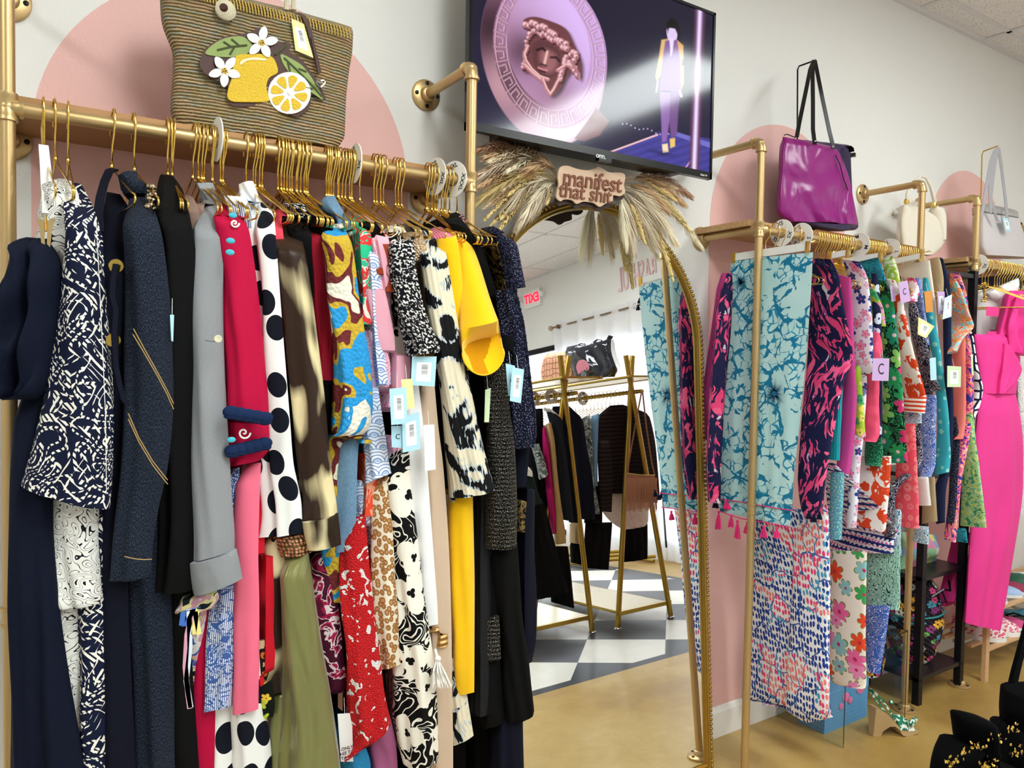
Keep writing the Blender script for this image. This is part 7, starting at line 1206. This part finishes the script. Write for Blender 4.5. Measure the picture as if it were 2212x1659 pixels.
# ------------------------------------------------------------ the other side of the shop, seen in the mirror
def curtain(y0, y1, label):
    mb = MB(); n = 150; rows = 14; vs = []
    for i in range(rows):
        z = .02+(2.535-.02)*i/(rows-1)
        for j in range(n):
            t = j/(n-1); y = y0+(y1-y0)*t; vs.append((XF-.085+.030*math.sin(t*2*PI*5.5)*(1 if z < 2.3 else .8)+.006*math.sin(t*61+z*2), y, z))
    mb.add(vs, [(i*n+j, i*n+j+1, (i+1)*n+j+1, (i+1)*n+j) for i in range(rows-1) for j in range(n-1)]); m = MATS.get('sheer_curtain')
    if not m:
        m = bpy.data.materials.new('sheer_curtain'); m.use_nodes = True; nt = m.node_tree; g = G(nt); b = nt.nodes['Principled BSDF']; b.inputs['Base Color'].default_value = (.9, .88, .89, 1); b.inputs['Roughness'].default_value = .9
        tr = g.n('ShaderNodeBsdfTranslucent'); tr.inputs[0].default_value = (.93, .93, .95, 1); tp = g.n('ShaderNodeBsdfTransparent'); m1 = g.n('ShaderNodeMixShader'); m1.inputs[0].default_value = .45; g.L(b.outputs[0], m1.inputs[1]); g.L(tr.outputs[0], m1.inputs[2])
        m2 = g.n('ShaderNodeMixShader'); m2.inputs[0].default_value = .12; g.L(m1.outputs[0], m2.inputs[1]); g.L(tp.outputs[0], m2.inputs[2]); g.L(m2.outputs[0], nt.nodes['Material Output'].inputs[0]); MATS['sheer_curtain'] = m
    e = empty('curtain', (XF-.085, (y0+y1)/2, .02), label, 'curtain'); mb.build('cloth', m, e)
    for k in range(5):
        yy = y0+(y1-y0)*(k+.6)/5.2; mb = MB(); mb.tube([(XF-.095-.03*abs(math.sin(t))*.3, yy+.026*math.cos(t), 2.476+.026*math.sin(t)) for t in np.linspace(0, 2*PI, 20)], .004, 6, cap=False); mb.build('grommet', mat('chrome', 'cfcfd2', .1, 1), e)
    return e
curtain(-4.97, -3.42, 'white sheer grommet curtain, left panel in the mirror'); curtain(-3.40, -2.25, 'white sheer grommet curtain, right panel in the mirror')
mb = MB(); mb.tube([(XF-.085, -5.0, 2.476), (XF-.085, -2.2, 2.476)], .011, 10); e = empty('curtain_rod', (XF-.085, -3.6, 2.46), 'brushed metal curtain rod with a ball finial above the shop window', 'curtain rod'); mb.build('rod', mat('brushed_bronze', '85745f', .35, .9), e)
mb = MB(); mb.ball((XF-.085, -5.03, 2.476), .03, 14, 10); mb.build('finial', mat('crackle_ball', 'b59c84', .35, .3), e)
mb = MB(); mb.b2((XF-.10, -4.90, 2.455), (XF-.001, -4.885, 2.497)); mb.build('bracket', MATS['brushed_bronze'], e)
# exit sign with emergency lamp heads
e = empty('exit_sign', (XF-.03, -5.42, 2.80), 'lit red EXIT sign with two lamp heads on the wall over the shop door', 'exit sign')
mb = MB(); mb.b2((XF-.045, -5.60, 2.80), (XF-.001, -5.26, 3.0)); mb.build('housing', M_white, e, smooth=False)
text_obj('lettering', 'EXIT', .15, frame((XF-.047, -5.43, 2.90), (0, -1, 0), (0, 0, 1)), mat('exit_red', 'ff1430', .5, emit=('ff1030', 3)), e, off=.004, depth=.001)
for yy in (-5.20, -5.68): mb = MB(); mb.lathe([(.03, 0), (.038, .03), (.036, .035), (0, .037)], (XF-.05, yy, 2.93), (-.8, 0, -.4), 14); mb.tube([(XF-.03, yy*.99-.05, 2.98), (XF-.05, yy, 2.94)], .008, 6); mb.build('lamp_head', M_white, e)
# wall lettering, tall condensed
me_ = text_mesh('BASHFUL', .36, depth=.006, sp=1.05); xs = [v.co.x for v in me_.vertices]; w_ = max(xs)-min(xs); bpy.data.meshes.remove(me_)
F = frame((XF-.008, -3.64, 2.79), (0, -1, 0), (0, 0, 1)) @ Matrix.Diagonal((.56/w_, 1.0, 1, 1))
o = text_obj('wall_lettering', 'BASHFUL', .36, F, mat('pink_letters', 'e6c3c3', .5), None, depth=.006, sp=1.05); tag(o, 'tall pink BASHFUL letters on the wall above the curtain', 'lettering'); rebase(o)
# A-frame garment racks
M_brass = mat('satin_brass', 'a98b3a', .3, .85)
def aframe(feet, tops, yn, yf, label, zr=1.50):
    xc = (tops[0]+tops[1])/2; e = empty('garment_rack', ((feet[0]+feet[1])/2, (yn+yf)/2, 0), label, 'garment rack')
    for y in (yn, yf):
        for fx, tx, d in ((feet[0], tops[0], -.012), (feet[1], tops[1], .012)):
            mb = MB(); mb.tube([(fx, y+d, .012), (tx, y+d, 1.745)], .0175, 12); mb.build('leg', M_brass, e)
            mb = MB(); mb.lathe([(.024, 0), (.024, .006), (.018, .012), (.008, .014)], (fx, y+d, .0005), (0, 0, 1), 14); mb.build('foot', mat('chrome', 'cfcfd2', .1, 1), e)
    mb = MB(); mb.tube([(xc, yn+.10, zr), (xc, yf-.05, zr)], .013, 10); 
    for k in range(40): t = k/39; mb.ball((xc, yn+.05+(yf-yn-.05)*t, zr), .0155, 8, 5)
    mb.build('rail', M_brass, e)
    w0 = .19; mb = MB(); mb.b2((xc-.15, yf-.05, 1.585), (xc+.15, yn+.16, 1.597)); mb.build('top_shelf', M_brass, e, smooth=False)
    for s in (-1, 1): mb = MB(); mb.tube([(xc+s*.155, yn+.17, 1.588), (xc+s*.155, yf-.06, 1.588)], .009, 8); mb.build('shelf_bar', M_brass, e)
    f0 = feet[0]+(tops[0]-feet[0])*.06; f1 = feet[1]+(tops[1]-feet[1])*.06
    mb = MB(); mb.b2((f0, yf, .098), (f1, yn, .106)); mb.build('bottom_shelf', mat('brass_sheet', 'b5a47a', .25, .5), e, smooth=False)
    for y in (yn, yf): mb = MB(); mb.b2((f0-.02, y-.012, .085), (f1+.03, y+.012, .11)); mb.build('cross_bar', M_brass, e, smooth=False)
    for x in (f0, f1): mb = MB(); mb.tube([(x, yn, .098), (x, yf, .098)], .009, 8); mb.build('side_bar', M_brass, e)
    return e
aframe((3.15, 3.59), (3.43, 3.35), -1.90, -3.15, 'brass A-frame garment rack with the navy vinyl bag on top, seen in the mirror')
aframe((2.52, 2.98), (2.95, 2.86), -1.97, -3.15, 'brass A-frame garment rack nearer the long left rack, seen in the mirror')
for n_, X, y0, y1, lb, gr in ((14, 3.39, -2.02, -2.62, 'gold hanger on the rail of the rack under the navy vinyl bag', 'hangers under the vinyl bag'), (8, 2.905, -2.02, -2.4, 'gold hanger on the rail of the second A-frame rack', 'hangers on the second A-frame')):
    for k in range(n_): hang(X, ordl(lb, k, n_, 'right'), gr, PI/2+random.uniform(-.2, .2), z=1.5+.022, y=y0+(y1-y0)*(k+.5)/n_, me=HM2)
def disc_m(X, y, txt, lb): size_disc((X, y, 1.5), txt, lb, PI/2+PI, 0, .05)
disc_m(3.39, -2.42, 'M', 'white size disc on the rail under the navy vinyl bag'); disc_m(2.905, -2.14, 'L', 'white size disc on the second A-frame rack, front one'); disc_m(2.905, -2.34, 'XL', 'white size disc on the second A-frame rack, rear one')
cm('ribbed_brown', '1a1210', .8, pat=lambda g: g.mix(g.gt(g.m('SINE', g.m('MULTIPLY', g.xyz(g.warp(g.uv(), 10, .01))[1], 230)), .2), '120d0c', '2a1d1a')); cm('dark_grey_wool', '1b2026', .85, bump=fab); cm('gold_glitter', 'b89a66', .4, .4, bump=lambda g: (g.noise(g.uv(), 300, 2), .8, .003)); cm('magenta', 'b01460', .7, bump=fab)
cm('grey_floral', '8d9290', .8, pat=blobs([(0, '5d6460'), (.48, 'a9aeaa'), (.58, '3c423f')], 24, 1)); cm('white_print', 'efe3dc', .8, pat=contour('efe1da', '8a5a44', 30, 4, .05, 3)); cm('copper_pleat', 'b5755c', .6, bump=ribs(300, .6)); cm('dark_green', '1d2a27', .8, bump=fab)
mq = dict(A=atm); MF = dict(front=1, dep=.03, back=.05, skew=.02)
def mg(name, label, cat, parts): return garment(name, label, cat, [(a, b_, c_, dict(MF, **d_)) for a, b_, c_, d_ in parts], A=atm)
mg('turtleneck_jacket', 'black navy turtleneck jacket on the second A-frame rack in the mirror', 'jacket', [('body', 'navy_plain', [(1193, 878, 1229, 877), (1194, 892, 1240, 888), (1195, 908, 1258, 908), (1200, 960, 1266, 960), (1205, 1020, 1277, 1020), (1212, 1080, 1284, 1080), (1212, 1120, 1286, 1122)], dict(Y=-1.99))])
mg('red_piped_jacket', 'red jacket edge right of the turtleneck jacket in the mirror', 'jacket', [('body', 'red', [(1236, 895, 1246, 896), (1250, 915, 1261, 915), (1262, 960, 1272, 960), (1268, 1005, 1276, 1002)], dict(Y=-2.03))])
mg('navy_blazer', 'navy blazer with turned cuff overlapping the turtleneck jacket in the mirror', 'blazer', [('body', 'navy_crepe', [(1202, 900, 1212, 902), (1208, 925, 1232, 930), (1216, 980, 1244, 980), (1226, 1060, 1252, 1060), (1230, 1128, 1257, 1130)], dict(Y=-1.975))])
mg('charcoal_blazer', 'charcoal wool blazer beside the gold glitter top in the mirror', 'blazer', [('body', 'dark_grey_wool', [(1180, 890, 1196, 890), (1186, 908, 1212, 905), (1196, 950, 1218, 950), (1202, 1020, 1228, 1020), (1206, 1080, 1234, 1080), (1210, 1122, 1238, 1126)], dict(Y=-1.96))])
mg('white_cardigan', 'white cardigan shoulder behind the blazers in the mirror', 'cardigan', [('body', 'white_denim', [(1175, 880, 1188, 882), (1186, 892, 1206, 897), (1196, 904, 1211, 905)], dict(Y=-1.97))])
mg('magenta_dress', 'magenta dress strip between dark clothes in the mirror', 'dress', [('body', 'magenta', [(1173, 925, 1178, 920), (1172, 960, 1186, 960), (1177, 1030, 1192, 1030), (1184, 1100, 1199, 1100), (1196, 1152, 1204, 1152)], dict(Y=-1.955))])
mg('gold_glitter_top', 'gold glitter long sleeve top beside the magenta dress in the mirror', 'top', [('body', 'gold_glitter', [(1178, 918, 1190, 912), (1184, 950, 1198, 950), (1190, 1020, 1204, 1020), (1197, 1090, 1212, 1090), (1198, 1150, 1220, 1145), (1200, 1176, 1222, 1172)], dict(Y=-1.945))])
mg('grey_floral_jacket', 'grey floral jacket sleeve with white lining in the mirror', 'jacket', [('sleeve', 'grey_floral', [(1150, 960, 1164, 958), (1160, 1000, 1178, 1000), (1166, 1036, 1184, 1024)], dict(Y=-1.93))])
mg('black_dress', 'plain black dress next to the navy lace dress edge in the mirror', 'dress', [('body', 'black_cloth', [(1140, 884, 1172, 882), (1140, 940, 1174, 940), (1140, 1000, 1176, 1000), (1150, 1060, 1180, 1060), (1160, 1110, 1196, 1110)], dict(Y=-2.0))])
mg('green_skirt', 'dark green skirt above the long black coat in the mirror', 'skirt', [('body', 'dark_green', [(1120, 1010, 1148, 1010), (1124, 1060, 1160, 1060), (1128, 1098, 1171, 1086)], dict(Y=-1.92))])
mg('long_black_coat', 'long black coat reaching low over the brass shelf in the mirror', 'coat', [('body', 'black_crepe', [(1128, 1080, 1172, 1078), (1136, 1150, 1192, 1150), (1144, 1230, 1212, 1230), (1150, 1296, 1228, 1278)], dict(Y=-1.95)), ('hem', 'black_cloth', [(1180, 1180, 1226, 1180), (1186, 1250, 1234, 1250), (1190, 1300, 1240, 1314)], dict(Y=-1.985))])
mg('copper_skirt', 'copper pleated skirt corner left of the long black coat in the mirror', 'skirt', [('body', 'copper_pleat', [(1118, 1100, 1134, 1098), (1120, 1150, 1146, 1150), (1122, 1200, 1151, 1180)], dict(Y=-1.90))])
mg('white_hat_flap', 'small white folded collar beside the green skirt in the mirror', 'collar', [('body', 'white_denim', [(1128, 998, 1134, 1000), (1130, 1015, 1149, 1018), (1134, 1026, 1150, 1030)], dict(Y=-1.90, back=.01))])
mg('tan_skirt', 'tan skirt behind the brass leg in the mirror', 'skirt', [('body', 'khaki', [(1232, 1128, 1256, 1128), (1232, 1172, 1256, 1176)], dict(Y=-2.10)), ('lower', 'black_cloth', [(1232, 1172, 1256, 1172), (1234, 1215, 1256, 1220)], dict(Y=-2.12))])
mg('ribbed_top', 'black brown ribbed long sleeve top, front of the first A-frame rack in the mirror', 'top', [('body', 'ribbed_brown', [(1318, 876, 1345, 874), (1300, 890, 1386, 888), (1290, 905, 1402, 900), (1290, 960, 1414, 950), (1291, 1010, 1420, 1010), (1294, 1066, 1424, 1066)], dict(Y=-1.97)), ('sleeve', 'ribbed_brown', [(1292, 950, 1316, 950), (1294, 1040, 1322, 1040), (1297, 1104, 1320, 1106)], dict(Y=-1.955))])
mg('denim_jacket', 'dark blue denim jacket edge left of the ribbed top in the mirror', 'jacket', [('body', 'light_denim', [(1278, 900, 1294, 893), (1277, 930, 1292, 930), (1280, 1000, 1291, 1000), (1286, 1050, 1292, 1050)], dict(Y=-1.985))])
mg('camouflage_jacket', 'grey green jacket edge left of the denim jacket in the mirror', 'jacket', [('body', 'grey_floral', [(1256, 905, 1274, 896), (1262, 940, 1278, 940), (1270, 1000, 1282, 1000), (1272, 1050, 1286, 1050), (1264, 1110, 1296, 1110)], dict(Y=-2.0)), ('lower', 'black_cloth', [(1262, 1040, 1300, 1040), (1262, 1130, 1300, 1130)], dict(Y=-2.01))])
mg('print_blouse', 'white blouse with brown bird print below the ribbed top in the mirror', 'blouse', [('body', 'white_print', [(1298, 1060, 1400, 1058), (1298, 1100, 1400, 1100), (1320, 1128, 1399, 1128), (1345, 1144, 1392, 1136)], dict(Y=-1.995))])
mg('black_skirt', 'black skirt right of the brass leg in the mirror', 'skirt', [('body', 'black_cloth', [(1344, 1130, 1398, 1130), (1344, 1214, 1398, 1206)], dict(Y=-2.02))])
mg('black_velvet_skirt', 'black velvet skirt left of the brass leg in the mirror', 'skirt', [('body', 'black_cloth', [(1264, 1130, 1322, 1128), (1258, 1226, 1314, 1230)], dict(Y=-2.03))])
# fringed bag hanging on the A-frame end
g = empty('fringed_bag', atm(1385, 1100, -1.85), 'tan suede fringed crossbody bag hanging on the A-frame end in the mirror', 'bag'); tan_ = mat('tan_suede', 'a97a5c', .9, bump=ribs(900, .5)); C['tan_suede'] = tan_
piece('body', tan_, [(1352, 1023, 1414, 1027), (1350, 1060, 1420, 1060), (1351, 1086, 1420, 1086)], Y=-1.855, skew=0, dep=.012, back=.02, front=1, A=atm, parent=g, fold=.001)
mb = MB()
for k in range(64):
    x = 1351+68*k/63; top = atm(x, 1032, -1.835); y1 = 1098+random.uniform(-3, 8); b_ = atm(x+random.uniform(-1, 1), y1, -1.836); mb.ribbon([tuple(top), tuple((top+b_)/2+np.array([0, random.uniform(-.003, .003), 0])), tuple(b_)], (1, 0, 0), .0042, .0015)
mb.build('fringe', tan_, g)
for pts in ([(1386, 846), (1372, 920), (1358, 1000), (1356, 1022)], [(1388, 846), (1396, 920), (1408, 1000), (1414, 1025)]): mb = MB(); mb.ribbon([tuple(atm(x, y, -1.855)) for x, y in pts], (1, 0, 0), .011, .003); mb.build('strap', mat('tan_leather_strap', '8d6248', .6), g)
mb = MB(); mb.tube([atm(1353, 1022, -1.845), atm(1384, 1026, -1.842), atm(1415, 1026, -1.845)], .003, 6); mb.build('zip', M_gold, g)
mb = MB(); mb.tube([atm(1375, 846, -1.86), atm(1390, 845, -1.86)], .006, 6); mb.tube([(3.39, -1.90, 1.505), tuple(atm(1388, 845, -1.86))], .006, 6); o = tag(mb.build('rack_hook', M_brass, None), 'brass hook on the A-frame end holding the fringed bag strap', 'hook'); rebase(o)
# bags on the A-frame shelf
vin = mat('navy_vinyl', '0c1122', .08, spec=.9, bump=lambda g: (g.noise(g.uv(10, 8), 1, 2, 1.5), .3, .02)); g = empty('vinyl_bag', (3.37, -2.25, 1.597), 'glossy navy vinyl tote with a pink map shape on the A-frame shelf', 'bag')
piece('body', vin, [(1226, 750, 1320, 730), (1228, 780, 1321, 760), (1240, 800, 1330, 785), (1246, 815, 1332, 800), (1242, 824, 1325, 814)], planeX=3.33, face=(-1, 0, 0), A=atmX, parent=g, dep=.05, back=.08, flat=.5, shr=.9, fold=.012, nf=2)
piece('shrink_wrap_edge', mat('clear_plastic', 'dfe2e6', .1), [(1320, 732, 1324, 732), (1322, 760, 1327, 760), (1328, 785, 1342, 800)], planeX=3.34, face=(-1, 0, 0), A=atmX, parent=g, dep=.01, back=.02)
for pts in ([(1250, 745), (1256, 742), (1264, 743)], [(1284, 738), (1291, 733), (1300, 735)]): mb = MB(); mb.tube([atmX(x, y, 3.3) for x, y in pts], .005, 6); mb.build('handle', M_black, g)
mb = MB(); mb.prism([atmX(x, y, 3.28) for x, y in ((1311, 732), (1316, 724), (1325, 727), (1321, 733))], (-.004, 0, 0)); mb.build('zip_end', M_black, g, smooth=False)
mb = MB(); mb.prism([atmX(x, y, 3.262) for x, y in smooth_poly([(1245, 792), (1250, 780), (1260, 777), (1268, 782), (1273, 790), (1271, 800), (1262, 799), (1255, 804), (1250, 808), (1247, 802)], 4)], (-.002, 0, 0)); mb.build('printed_map', mat('map_pink', 'cf7f95', .4), g, smooth=False)
pch = mat('peach_canvas', 'dfa285', .8, pat=lambda g: g.mix(g.lt(g.vor(g.uv(), 24, 'DISTANCE_TO_EDGE', .4)['Distance'], .07), 'e2a88c', '8a5f4a')); g = empty('peach_bag', (3.37, -2.75, 1.597), 'peach bag with brown geometric print beside the vinyl tote', 'bag')
piece('body', pch, [(1182, 764, 1228, 758), (1174, 785, 1238, 780), (1172, 810, 1240, 806), (1176, 828, 1238, 824)], planeX=3.34, face=(-1, 0, 0), A=atmX, parent=g, dep=.04, back=.08, flat=.6, shr=.9)
# low brass display base by the window
g = empty('display_stand', (4.75, -3.9, 0), 'low brass rail base on the floor by the curtain', 'display base')
for y in (-3.6, -3.75, -3.9): mb = MB(); mb.tube([(4.4, y-.2, .06+abs(y+3.6)*.1), (5.0, y+.1, .06+abs(y+3.6)*.1)], .016, 8); mb.build('rail', M_brass, g)
for x in (4.42, 4.98): mb = MB(); mb.tube([(x, -3.5-.2*(x < 4.6), .02), (x, -4.1+.1*(x > 4.6), .02)], .016, 8); mb.build('foot', M_brass, g)
